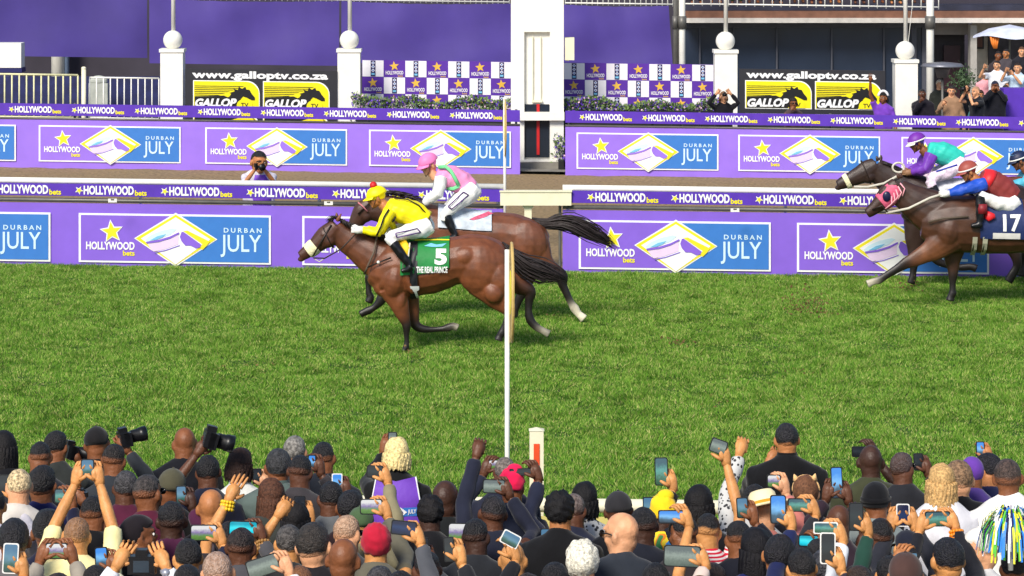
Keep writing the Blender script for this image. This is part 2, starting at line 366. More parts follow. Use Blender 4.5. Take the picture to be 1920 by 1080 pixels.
def banner(name, label, px0, px1, s, ytop, ybase, panels, W, Hh, vtop, strip, srows, far):
    """a run of printed banner hung on a running rail, with its sponsor strip"""
    D = F / s; x0, x1 = (px0 - 960) / s, (px1 - 960) / s
    z = lambda yrow: H0 - (yrow - YH) / s
    xm = (x0 + x1) / 2; root = empty(name, (xm, D, gz(xm)))
    cloth = MB(); n = max(8, int((x1 - x0) / 0.25)); zt, zb = z(ytop), z(ybase + 6); rows = 5; v = []
    for j in range(rows):
        for i in range(n + 1):
            x = x0 + (x1 - x0) * i / n; zz = zt + (zb - zt) * j / (rows - 1) - G * x
            v.append([x, D + 0.012 * math.sin(x * 2.3 + j * .4) * math.sin(j / (rows - 1) * math.pi), zz])
    k_ = len(v); v += [[a, b_ + 0.012, c] for a, b_, c in v]; f = []
    for j in range(rows - 1):
        for i in range(n):
            a = j * (n + 1) + i; f.append([a, a + 1, a + n + 2, a + n + 1]); f.append([k_ + a, k_ + a + n + 1, k_ + a + n + 2, k_ + a + 1])
    cloth.add(v, f); build(cloth, 'banner_cloth', M_ban2 if far else M_ban, root, smooth=True)
    for u0 in panels:
        o = link('logo_panel', LOGO_FAR if far else LOGO_NEAR, root); xx = (u0 - 960) / s
        o.location = Vector((xx, D - 0.02, z(vtop) - G * xx)) - root.location
    r0, r1 = srows; st = MB(); D2 = D - 0.06
    st.prism([(x0, z(r0) - G * x0), (x1, z(r0) - G * x1), (x1, z(r1) - G * x1), (x0, z(r1) - G * x0)], D2, D2 + 0.02)
    build(st, 'sponsor_strip', M_violet, root)
    for u0 in strip:
        o = link('strip_lettering', STRIP_FAR if far else STRIP_NEAR, root); xx = (u0 - 960) / s
        o.location = Vector((xx, D2 - 0.004, z((r0 + r1) / 2) - G * xx)) - root.location
    ra = MB(); zz = z(r1 + (6 if far else 8.5)); ra.loft([[x0, D + 0.0, zz - G * x0], [x1, D + 0.0, zz - G * x1]], 0.032 if not far else 0.022, n=10); build(ra, 'lower_rail', M_grey, root, smooth=True)
    if not far:
        ra = MB(); zz = z(r0 - 4.5); ra.loft([[x0, D + 0.0, zz - G * x0], [x1, D, zz - G * x1]], [0.045, 0.045], n=10); build(ra, 'top_rail', M_white, root, smooth=True)
    np_ = max(2, int((x1 - x0) / 2.6))
    for i in range(np_ + 1):
        x = x0 + 0.08 + (x1 - x0 - 0.16) * i / np_; pm = MB(); zt_ = z(r0 - 1) - G * x
        pm.loft([[x, D + 0.07, gz(x) - 0.02], [x, D + 0.07, zt_]], 0.026, n=8); build(pm, 'post', M_white if not far else M_grey, root, smooth=True)
    tag(root, label, 'banner fence', 'printed banners along the rails')
    return root
LOGO_NEAR = logo_mesh('logo_near', 360, 92, 123.2); LOGO_FAR = logo_mesh('logo_far', 266, 68, 90.7)
STRIP_NEAR = strip_text_mesh('strip_near', 123.2); STRIP_FAR = strip_text_mesh('strip_far', 123.2 * 1.0)
banner('near_banner', 'lilac printed banner on the turf rail, running from the photographer past the two leading horses', -420, 944, 123.2, 392, 510,
       [-265 - 0, 148, 567], 360, 92, 410, [142 + 160.3 * i for i in range(-3, 5)], (355, 378), False)
bpy.data.objects['near_banner'].name = 'banner_fence'
banner('banner_fence', 'lilac printed banner on the turf rail behind the dark horse number 17', 1055, 2300, 123.2, 392, 510,
       [1085, 1494, 1905], 360, 92, 410, [1100 + 157.5 * i for i in range(0, 7)], (355, 378), False)
banner('banner_fence', 'smaller lilac banner beyond the sand track, under the barred railings and first yellow sign', -420, 975, 90.7, 234, 330,
       [-236, 73, 385, 692], 266, 68, 246.5, [-101 + 118 * i for i in range(-2, 9)], (206, 228), True)
banner('banner_fence', 'smaller lilac banner beyond the sand track, right of the white finish tower', 1060, 2300, 90.7, 234, 330,
       [1081, 1384, 1690, 1996], 266, 68, 246.5, [1086 + 117.5 * i for i in range(0, 9)], (206, 228), True)
# small white labels clipped to the lower rail
for u, v, w in ((211, 373 + 0, 8), (616, 378, 8), (1378, 391, 8)):
    p = P(u, v + 3, 124.6); mb = MB(); mb.box(p, (0.13, 0.012, 0.055)); mb.box(p + np.array([0, -0.008, 0.015]), (0.05, 0.006, 0.02), m=1)
    o = build(mb, 'rail_marker', [M_white, M_grey], origin=p)
    tag(o, {211: 'small white tag on the grey lower rail left of the photographer', 616: 'small white tag on the grey lower rail above the leading horse ears', 1378: 'small white tag on the grey lower rail between finish gap and number 17'}[u], 'rail tag', 'white tags on the lower rail')
# white box rail across the gap at the line
def boxrail():
    s = 123.2; D = F / s; p = P(1005, 372, s); root = empty('gap_rail', (p[0], D, gz(p[0])))
    mb = MB(); x0, x1 = (938 - 960) / s, (1071 - 960) / s; z0, z1 = H0 - (384 - YH) / s, H0 - (359 - YH) / s
    mb.box(((x0 + x1) / 2, D - 0.06, (z0 + z1) / 2), (x1 - x0, 0.11, z1 - z0)); mb.box(((x0 + x1) / 2, D - 0.06, z1 + 0.012), (x1 - x0 + 0.02, 0.14, 0.024))
    build(mb, 'beam', M_cream, root)
    mb = MB(); x = (990 - 960) / s; mb.box((x, D + 0.0, (z0 + gz(x)) / 2), (0.11, 0.07, z0 - gz(x))); mb.box((x, D, z0 - 0.02), (0.16, 0.1, 0.04)); build(mb, 'post', M_cream, root)
    mb = MB(); x = (1050 - 960) / s; mb.loft([[x, D + .05, gz(x)], [x, D + 0.05, z0]], 0.022, n=8); build(mb, 'side_post', M_grey, root)
    tag(root, 'thick cream box rail bridging the banner gap at the finish line', 'rail')
boxrail()
# white running rail in front of the crowd
def near_rail():
    s = 268.0; D = F / s; root = empty('running_rail', (0, D, gz(0) + 0)); z = H0 - (946 - YH) / s
    mb = MB(); mb.loft([[x, D, z - G * x] for x in (-9, 0, 9)], [0.05] * 3, [0.06] * 3, n=12); build(mb, 'top_rail', M_cream, root, smooth=True)
    mb = MB(); mb.loft([[x, D + .03, z - 0.42 - G * x] for x in (-9, 0, 9)], [0.03] * 3, n=10); build(mb, 'lower_rail', M_cream, root, smooth=True)
    mb = MB(); mb.prism([(-9, z - .07 + G * 9), (9, z - .07 - G * 9), (9, z - .36 - G * 9), (-9, z - .36 + G * 9)], D - 0.05, D - 0.035); build(mb, 'rail_board', flat('faded yellow board', 214, 200, 120, 0.7), root)
    for i in range(9):
        x = -8 + i * 2; mb = MB(); mb.loft([[x, D - 0.1, gz(x)], [x, D - .1, z - 0.1 - G * x], [x, D, z - G * x]], [.03, .03, .03], n=8); build(mb, 'post', M_cream, root, smooth=True)
    tag(root, 'cream running rail between the spectators and the turf', 'rail')
near_rail()
# finish posts with their discs seen edge-on
M_disc = flat('disc cream', 204, 172, 104, 0.5)
def finish_post(label, px, s, y0, y1, ydisc0, ydisc1, rot, flip=0.0, r=0.022):
    D = F / s; p = P(px, y0, s); root = empty('finish_post', (p[0], D, gz(p[0]))); zt = p[2]
    mb = MB(); mb.loft([[p[0], D, gz(p[0])], [p[0], D, zt]], r, n=10); build(mb, 'pole', M_white, root, smooth=True)
    za, zb = H0 - (ydisc0 - YH) / s, H0 - (ydisc1 - YH) / s; c = np.array([p[0] + flip, D, (za + zb) / 2]); R_ = (za - zb) / 2
    Rm = np.array(Matrix.Rotation(math.radians(rot), 3, 'Z'))
    for nm, rr, th, m in (('disc', R_, 0.008, M_disc), ('disc_rim', R_ * 1.0, 0.0, None), ('disc_centre', R_ * 0.45, 0.011, M_yel)):
        if m is None: continue
        mb = MB(); mb.loft([[-th, 0, 0], [th, 0, 0]], rr, n=36); mb.xform(Rm, c); build(mb, nm, m, root)
    mb = MB(); a = np.linspace(0, 2 * math.pi, 37); mb.loft(np.stack([0 * a, R_ * np.cos(a), R_ * np.sin(a)], 1), 0.011, n=6, cap=False, ref=(1, 0, 0)); mb.xform(Rm, c); build(mb, 'disc_rim', M_disc, root)
    tag(root, label, 'finish post', 'slim finish posts on the line')
finish_post('white finish post with edge-on disc, standing at the crowd rail before the horses', 951, 250, 468, 985, 456, 640, 1.8, 0.034, .0185)
finish_post('slim white finish post with edge-on disc, beyond the first rail by the white tower', 946.5, 117, 182, 480, 186, 292, 3.0, 0.0, 0.024)
def marker_post():
    s = 262; D = F / s; p = P(1006, 806, s); root = empty('marker_post', (p[0], D, gz(p[0]))); h = p[2]
    mb = MB(); mb.box((p[0], D, (h + gz(p[0])) / 2), (0.1, 0.1, h - gz(p[0]))); mb.add([[p[0] + a * .055, D + b * .055, h] for a, b in ((-1, -1), (1, -1), (1, 1), (-1, 1))] + [[p[0], D, h + 0.02]], [[0, 1, 4], [1, 2, 4], [2, 3, 4], [3, 0, 4]])
    build(mb, 'post', M_cream, root)
    mb = MB(); mb.box((p[0], D - 0.055, h - 0.6), (0.042, 0.006, 1.02)); build(mb, 'orange_stripe', M_orange, root)
    tag(root, 'short square cream post with orange stripe among raised arms at the rail', 'marker post')
marker_post()

# --- the white finish tower with its dark slot
def tower():
    s = 89.0; D = F / s; xl, xr = (958 - 960) / s, (1057 - 960) / s; z = lambda y: H0 - (y - YH) / s; X = lambda u: (u - 960) / s
    cx = (xl + xr) / 2; root = empty('finish_tower', (cx, D, gz(cx)))
    mb = MB(); zt = z(-140); zb = z(306)
    for a, b_ in ((958, 983), (1031, 1057)): mb.box(((X(a) + X(b_)) / 2, D + 0.35, (zt + zb) / 2), (X(b_) - X(a), 0.7, zt - zb))
    mb.box((X(1007), D + 0.35, (zt + z(60)) / 2), (X(1031) - X(983), 0.694, zt - z(60)))
    mb.box((X(1007), D + 0.27, (z(60) + zb) / 2), (X(1031) - X(983), 0.3, z(60) - zb))
    mb.box((X(1010), D + 0.35, z(304)), (X(1060) - X(971), 0.76, 0.1))
    build(mb, 'wall', M_white, root)
    mb = MB(); mb.box((X(1015), D - 0.03, z(217.5)), (X(1064) - X(978), 0.2, z(210) - z(225))); build(mb, 'cross_beam', M_white, root)
    mb = MB()
    for u in (999, 1014): mb.box((X(u), D + 0.1, z(128)), (0.022, 0.06, z(70) - z(187)))
    mb.box((X(1007), D + 0.09, z(190)), (0.22, 0.1, 0.05)); build(mb, 'inner_frame', M_cream, root)
    mb = MB(); mb.box((X(1007), D + 0.1, z(246)), (X(1030) - X(984), 0.04, z(196) - z(296))); build(mb, 'mirror', flat('dark mirror glass', 34, 42, 54, 0.15, noise=0.05), root)
    mb = MB(); mb.box((X(1009), D + 0.07, z(243)), (0.06, 0.03, z(196) - z(291))); build(mb, 'red_line', M_red, root)
    mb = MB(); mb.box((X(1068), D + 0.2, z(92)), (0.2, 0.3, z(70) - z(112))); mb.box((X(1064), D + 0.2, z(112)), (0.08, 0.2, 0.06)); build(mb, 'side_box', M_cream, root)
    mb = MB(); mb.box((X(1012), D + 0.2, z(318)), (X(1050) - X(975), 0.9, z(306) - z(336))); build(mb, 'plinth', M_conc, root)
    tag(root, 'tall white finish tower with dark mirror slot and red line', 'finish tower')
tower()
# --- ball-topped pillars carrying flag poles
def pillar(label, px, ytop, yball, w, pole, tilt=0.0, s=88.0):
    D = F / s; x = (px - 960) / s; z = lambda y: H0 - (y - YH) / s; root = empty('gate_pillar', (x, D, gz(x)))
    mb = MB(); ww = w / s; mb.box((x, D, (z(ytop) + gz(x)) / 2), (ww, ww, z(ytop) - gz(x))); build(mb, 'shaft', M_white, root)
    mb = MB(); mb.box((x, D, z(ytop - 2)), (ww + 0.05, ww + .05, 0.07)); build(mb, 'cap', M_white, root)
    mb = MB(); mb.ell((x, D, z(yball)), (0.205,) * 3, nu=28, nv=18); build(mb, 'ball', M_white, root, smooth=True)
    mb = MB(); mb.loft([[x + 0.01, D, z(yball - 16)], [x + 0.01, D, z(-170)]], pole, n=12); build(mb, 'flag_pole', M_white, root, smooth=True)
    tag(root, label, 'pillar', 'white pillars with ball tops')
pillar('white ball-topped pillar with flag pole between yellow sign and chequered boards', 655, 96, 75, 42, 0.045)
pillar('white ball-topped pillar with flag pole, spectator in black hoodie before it', 1360, 98, 77, 42, 0.045)
pillar('white ball-topped pillar with flag pole next to the waving woman in purple', 1697, 116, 95, 42, 0.045)
pillar('white ball-topped pillar with flag pole beside the barred railings', 324, 96, 75, 42, 0.045)
# halyard beside the right pillar
mb = MB(); a = P(1703, 78, 88.2); b_ = P(1716, -40, 88.2); mb.tube([a, b_], 0.006, 5); o = build(mb, 'halyard', M_white, origin=a); tag(o, 'thin white halyard line leaning beside the pillar near the waving woman', 'rope')

# --- barred railings at the left
def bars(name, label, px0, px1, ytop, ybot, n, s, cat='railing', group=None, slope=0.0137, thick=0.014, m=None, rails=True):
    D = F / s; z = lambda y: H0 - (y - YH) / s; x0, x1 = (px0 - 960) / s, (px1 - 960) / s; m = m or M_white
    root = empty(name, ((x0 + x1) / 2, D, z(ybot) - G * (x0 + x1) / 2))
    for i in range(n):
        x = x0 + (x1 - x0) * i / (n - 1); mb = MB(); mb.loft([[x, D, z(ybot) - G * x], [x, D, z(ytop) - G * x]], thick, n=6); build(mb, 'bar', m, root, smooth=True)
    if rails:
        for yy in (ytop, ybot - 4):
            mb = MB(); mb.loft([[x0, D, z(yy) - G * x0], [x1, D, z(yy) - G * x1]], thick * 1.3, n=8); build(mb, 'rail', m, root, smooth=True)
    tag(root, label, cat, group); return root
M_pbar = flat('pale yellow paint', 220, 216, 170, 0.5)
bars('barred_railing', 'pale yellowish barred railing at the far left above the lilac banner', -60, 146, 152, 236, 16, 87, group='barred railings at the left', thick=0.018, m=M_pbar)
bars('barred_railing', 'white barred railing between the cream post and a ball-topped pillar', 168, 298, 156, 236, 11, 87, group='barred railings at the left')
mb = MB(); p = P(157, 130, 87.2); mb.loft([[p[0], p[1], gz(p[0])], [p[0], p[1], p[2]]], 0.05, n=12); mb.ell(p + [0, 0, 0.02], (.055, .055, .04)); o = build(mb, 'gate_post', M_cream, origin=(p[0], p[1], gz(p[0])), smooth=True); tag(o, 'round cream post between the two barred railings', 'post')

# kicked-up divots and bare nicks in the turf
def divots():
    r = np.random.default_rng(31); mb = MB()
    def clod(c, q): 
        v = r.normal(size=(6, 3)); v /= np.linalg.norm(v, axis=1)[:, None]; mb.add(c + v * q * (0.6 + .6 * r.random((6, 1))), [[0, 1, 2], [0, 2, 3], [0, 3, 4], [1, 2, 5], [2, 3, 5], [3, 4, 5], [0, 4, 1], [1, 4, 5]])
    for px, py, n, sx, hh in ((1512, 590, 260, .2, .34), (1265, 648, 40, .13, .05), (1500, 700, 22, .12, .03), (340, 590, 24, .2, .03), (1700, 545, 60, .2, .2), (1050, 600, 16, .1, .1), (470, 700, 14, .2, .02), (760, 668, 26, .14, .06), (1350, 760, 14, .14, .02)):
        s = gs(py, px); p = P(px, py, s)
        for i in range(n): clod(p + [r.normal() * sx, r.normal() * sx * 1.6, abs(r.normal()) * hh * .5 + .02], .009 + .018 * r.random() ** 2)
    o = build(mb, 'kicked_up_turf', flat('torn turf', 116, 92, 58, .95, noise=.3, nscale=40)); tag(o, 'brown bits of turf thrown up by the hooves', 'turf bits', kind='stuff')
divots()
# ================================================================== GRANDSTAND BEHIND
def ZZ(y, s): return H0 - (y - YH) / s
def XX(u, s): return (u - 960) / s
# dark grandstand body behind everything
def stand():
    s = 74.0; D = F / s; root = empty('grandstand', (0, D, 0))
    mb = MB(); mb.box((0, D + 2, 3.6), (46, 4, 8.4)); build(mb, 'wall', flat('dark stand wall', 58, 54, 66, 0.8, noise=0.25, nscale=0.8), root)  # one dark violet grey over the whole wall, mottled by noise
    # slab edges and columns on the left
    for px, w, m in ((116, 26, M_white), (132, 9, flat('blue grey pipe', 120, 140, 170, 0.4)), (1268, 8, M_grey)):
        q = MB(); x = XX(px, s); q.loft([[x, D - 0.6, 0], [x, D - 0.6, 7]], w / s / 2, n=14); build(q, 'column', m, root, smooth=True)
    tag(root, 'dark grandstand wall behind the purple shade cloths', 'grandstand')
stand()
def cloth(label, px0, px1, y0, y1, s, m=M_tarp, amp=0.05, skew=0):
    D = F / s; n = 40; r = 14; x0, x1 = XX(px0, s), XX(px1, s); v = []
    for j in range(r):
        for i in range(n):
            u = i / (n - 1); w = j / (r - 1); x = x0 + (x1 - x0 + skew * (w - 0.3)) * u
            zt = ZZ(y0, s) - G * x - 0.04 * math.sin(u * math.pi) * (1 - w) - 0.012 * abs(math.sin(u * 28)) * (1 - w)
            z = zt + (ZZ(y1, s) - ZZ(y0, s)) * w; fold = amp * (0.5 * math.sin(x * 3.1 + w * 1.5) + 0.4 * math.sin(x * 7.7 - w * 4) * (1 - w) + 0.3 * math.sin(x * 1.3 + w * 6))
            v.append([x, D + fold, z])
    k = len(v); v2 = [[a, b_ + 0.01, c] for a, b_, c in v]; f = []
    for j in range(r - 1):
        for i in range(n - 1):
            a = j * n + i; f.append([a, a + 1, a + n + 1, a + n]); f.append([k + a, k + a + n, k + a + n + 1, k + a + 1])
    mb = MB(); mb.add(v + v2, f); o = build(mb, 'shade_cloth', m, smooth=True, origin=((x0 + x1) / 2, D, ZZ(y1, s))); tag(o, label, 'shade cloth', 'purple shade cloths on the stand')
cloth('deep purple shade cloth behind the white column at far left', -300, 276, -60, 118, 79, M_tarp2)
cloth('purple shade cloth above the first yellow racing sign', 280, 636, 6, 128, 80)
cloth('purple shade cloth above the left chequered boards, ending at the white tower', 640, 962, 6, 122, 80)
cloth('purple shade cloth right of the white tower, ragged by the metal posts', 1050, 1256, 6, 122, 80, M_tarp, 0.06, 0.1)
mb = MB(); p = P(20, 103, 82); mb.box(p, (0.56, 0.5, 0.56)); mb.box(p + [0, 0, -0.34], (0.6, 0.54, 0.1), m=1); mb.box(p + [0, -.1, -1.1], (0.5, 0.3, 1.4), m=1)
o = build(mb, 'white_box', [M_white, M_navy], origin=p); tag(o, 'white boxy cabinet on a navy stand above the far left railing', 'cabinet')
mb = MB(); p = P(205, 170, 84); mb.box((p[0], p[1], 0.8), (5.2, 0.06, 1.9)); o = build(mb, 'hoarding', flat('navy hoarding', 30, 36, 84, 0.6, noise=0.3), origin=p); tag(o, 'navy hoarding standing behind the barred railings', 'hoarding')
mb = MB(); p = P(185, 190, 85); mb.box((p[0], p[1], 0.9), (0.42, 0.2, 1.5)); mb.ell((p[0], p[1], 1.7), (0.2, 0.12, .12)); o = build(mb, 'pale_bin', flat('pale bin', 168, 172, 164, 0.6), origin=p); tag(o, 'pale grey bin behind the white barred railing', 'bin')
# railings with standing bars on top of the shade cloths
bars('balcony_railing', 'close-barred balcony railing above the first yellow racing sign', 300, 955, -30, 8, 64, 79.2, group='balcony railings')
bars('balcony_railing', 'close-barred balcony railing just right of the white tower', 1060, 1262, -30, 8, 21, 79.2, group='balcony railings')
# chequered sponsor boards
M_chk = flat('chequer purple', 88, 44, 158, 0.5, noise=0.04)
M_chw = flat('chequer white', 236, 232, 238, 0.5, noise=0.03)
def chequer(label, px0, px1, first):
    s = 86.4; D = F / s; root = empty('sponsor_board', (XX((px0 + px1) / 2, s), D, gz(XX((px0 + px1) / 2, s)))); cw, chh = 40.2, 31.5
    y0 = 116; mb = MB(); X0, X1 = XX(px0, s), XX(px1, s); mb.prism([(X0, ZZ(y0, s) - G * X0), (X1, ZZ(y0, s) - G * X1), (X1, ZZ(y0 + 4 * chh, s) - G * X1), (X0, ZZ(y0 + 4 * chh, s) - G * X0)], D, D + 0.03)
    build(mb, 'board', M_chk, root); pr = MB(); n = int(math.ceil((px1 - px0) / cw)); k = 0.004
    for r in range(4):
        for c in range(n):
            a = px0 + c * cw; b_ = min(a + cw, px1)
            yy = y0 + r * chh
            def q(u, v): x = XX(a + u, s); return (x, ZZ(yy + v, s) - G * x)
            white = (r + c + first) % 2 == 0; w = b_ - a
            if white: pr.prism([q(0.6, 0.6), q(w, 0.6), q(w, chh - 0.4), q(0.6, chh - 0.4)], D - k, D - k + .002, 0)
            if w < 30: continue
            if white:
                pr.prism([q(16, 1), q(25, 1), q(25, chh - 1), q(16, chh - 1)], D - 2 * k, D - 2 * k + .002, 1)
                for t_ in range(3):
                    cy = 5.5 + t_ * 7; pr.prism([q(20.5, cy - 3.2), q(24, cy), q(20.5, cy + 3.2), q(17, cy)], D - 3 * k, D - 3 * k + .002, 0)
                    pr.prism([q(20.5, cy - 1.6), q(22.4, cy), q(20.5, cy + 1.6), q(18.6, cy)], D - 4 * k, D - 4 * k + .002, 2)
                pr.prism([q(17.5, 24.5), q(23.5, 24.5), q(23.5, 28), q(17.5, 28)], D - 3 * k, D - 3 * k + .002, 4)
            else:
                x0_, z0_ = q(4, 27); x1_, z1_ = q(37, 19.5); put_text(pr, 'HOLLYWOOD', x0_, z0_, x1_, z1_, D - 2 * k, 0, 0.03)
                x0_, z0_ = q(27, 30.6); x1_, z1_ = q(36, 27.6); put_text(pr, 'bets', x0_, z0_, x1_, z1_, D - 2 * k, 3, 0.02)
                pr.prism([q(u, v) for u, v in star_poly(20, 11, 9.5, math.pi - 0.12)], D - 2 * k, D - 2 * k + .002, 3)
    build(pr, 'print', [M_chw, M_navy, M_blue, flat('chequer gold', 226, 180, 70, 0.5), M_lblue], root)
    tag(root, label, 'sponsor board', 'chequered sponsor boards')
chequer('purple and white chequered board behind the flowers left of the tower', 679, 958, 0)
chequer('purple and white chequered board behind the flowers right of the tower', 1056, 1340, 0)
# the yellow racing channel signs
HEADP = [(20, 47), (30, 43), (46, 38), (60, 33), (68, 30), (72, 24), (68, 23), (78, 20), (76, 15), (84, 17), (86, 11), (92, 15), (98, 11), (100, 16), (106, 17), (110, 24), (116, 31), (116, 36), (110, 36), (100, 31), (94, 29), (90, 33), (88, 40), (86, 44), (60, 46)]
def gallop(label, px0, px1, lx):
    s = 88.4; D = F / s; root = empty('racing_sign', (XX((px0 + px1) / 2, s), D, gz(XX((px0 + px1) / 2, s)))); k = 0.005
    def q(u, v): x = XX(u, s); return (x, ZZ(v, s) - G * (x - XX(px0, s)))
    mb = MB(); mb.prism([q(px0, 129), q(px1, 129), q(px1, 300), q(px0, 300)], D, D + 0.05); build(mb, 'board', flat('sign charcoal', 42, 42, 48, 0.5, noise=0.08), root)
    mb = MB(); a = q(px0 + 13, 150); b_ = q(px1 - 17, 132); v, f = text2d('www.galloptv.co.za', 0.035)
    put_text(mb, 'www.galloptv.co.za', a[0], a[1], b_[0], b_[1] + G * (b_[0] - a[0]), D - k, 0, 0.04, 0, G, a[0]); build(mb, 'web_address', M_lw, root)
    M_b = flat('sign ink', 24, 24, 26, 0.5); M_y = flat('sign yellow', 240, 226, 20, 0.45, noise=0.05)
    for l0 in lx:
        for dy in (0, 62):
            def t(u, w): return q(l0 + u, 150 + dy + w)
            mb = MB(); cut = 20 if dy else 53
            rr = [(125 - 24 + 24 * math.cos(g), 24 - 24 * math.sin(g)) for g in np.linspace(math.pi / 2, 0, 9)]
            def shape(off, bot): return [t(off, off)] + [t(max(min(a_, 125) - off, 0), max(b2, 0) + off * (1 if b2 < 12 else 0)) for a_, b2 in rr] + [t(125 - off, bot - off), t(off, bot - off)]
            mb.prism(shape(0, cut), D - k, D - k + .002, 0); mb.prism(shape(1.6, cut), D - 2 * k, D - 2 * k + .002, 1)
            if not dy:
                for j in range(6): mb.prism([t(3, 10 + j * 3.4), t(96 - j * 9, 10 + j * 3.4), t(92 - j * 9, 11.2 + j * 3.4), t(3, 11.2 + j * 3.4)], D - 3 * k, D - 3 * k + .002, 2)
                mb.prism([t(3, 30), t(58, 28), t(86, 40), t(80, 51), t(3, 51)], D - 3.5 * k, D - 3.5 * k + .002, 2)
                mb.prism([t(*c) for c in HEADP], D - 4 * k, D - 4 * k + .002, 2)
                mb.prism([t(97 + 15 * math.cos(g), 46 + 12 * math.sin(g)) for g in np.linspace(math.pi, 2 * math.pi, 12)] + [t(112, 51), t(82, 51)], D - 5 * k, D - 5 * k + .002, 1)
                a, b_ = t(4, 50), t(82, 33); put_text(mb, 'GALLOP', a[0], a[1], b_[0], b_[1], D - 6 * k, 0, 0.05, 0.25)
                a, b_ = t(90, 49), t(104, 41); put_text(mb, 'TV', a[0], a[1], b_[0], b_[1], D - 6 * k, 2, 0.02)
            else:
                mb.prism([t(3, 6), t(96, 4), t(70, 12), t(3, 13)], D - 3 * k, D - 3 * k + .002, 2)
            build(mb, 'logo', [M_lw, M_y, M_b], root)
    tag(root, label, 'sign', 'black and yellow racing signs')
gallop('black and yellow racing channel sign between two white pillars, above the left banner', 347, 632, (362, 493))
gallop('black and yellow racing channel sign behind the waving woman, under the dark glass', 1386, 1660, (1397, 1528))
# flower beds
M_leaf = mat('leaf green', rgb(118, 146, 78), 0.6, 0.3, 3.0); M_leaf2 = mat('dark leaf', rgb(66, 90, 58), 0.6, 0.3, 3.0)
M_flv = flat('violet petals', 104, 66, 190, 0.6); M_flp = flat('pink white petals', 226, 186, 210, 0.6)
def flowers(label, px0, px1, s=88.6, y0=176, y1=206, n=5200, low=True):
    D = F / s; x0, x1 = XX(px0, s), XX(px1, s); root = empty('flower_bed', ((x0 + x1) / 2, D, gz((x0 + x1) / 2)))
    mb = MB(); zt = ZZ(y1 + 2, s); mb.box(((x0 + x1) / 2, D + 0.2, zt / 2), (x1 - x0, 0.5, zt)); build(mb, 'planter', M_dark, root)
    r = np.random.default_rng(int(px0)); parts = [MB() for _ in range(4)]; zs = ZZ(y0, s) - zt
    for i in range(n):
        x = x0 - 0.1 + (x1 - x0 + 0.2) * r.random(); hh = zs * (0.75 + 0.35 * math.sin(x * 3.1) * math.sin(x * 1.7 + 1)) * r.random() ** 0.6
        p = np.array([x, D + 0.02 + 0.4 * r.random(), zt - 0.05 + hh - G * x]); k = r.random(); c = 0 if k < 0.46 else 1 if k < 0.7 else 2 if k < 0.91 else 3
        if low and r.random() < 0.2: p = np.array([x, D - 0.02 + 0.02 * r.random(), zt - 0.34 * r.random() - 0.05 - G * x]); c = 1 if k < .7 else 2 if k < .85 else 3 if k < .9 else 0
        L = 0.05 + 0.06 * r.random() if c < 2 else 0.05; d = r.normal(size=3); d[2] = abs(d[2]) + 0.3; d /= np.linalg.norm(d); w = np.cross(d, r.normal(size=3)); w /= np.linalg.norm(w)
        w *= L * (0.22 if c < 2 else 0.5); parts[c].add([p, p + d * L * .5 + w, p + d * L, p + d * L * .5 - w], [[0, 1, 2, 3]])
    for pt, nm, m in zip(parts, ('foliage', 'dark_foliage', 'violet_flowers', 'pale_flowers'), (M_leaf, M_leaf2, M_flv, M_flp)):
        o = build(pt, nm, m, root); o['kind'] = 'stuff'
    tag(root, label, 'flower bed', 'flower beds along the far rail')
flowers('dense flower bed in front of the chequered board left of the tower', 668, 966)
flowers('dense flower bed in front of the chequered board right of the tower', 1052, 1344)
flowers('narrow trailing plant hanging down beside the tower base', 1047, 1057, 89.6, 236, 300, 260, False)

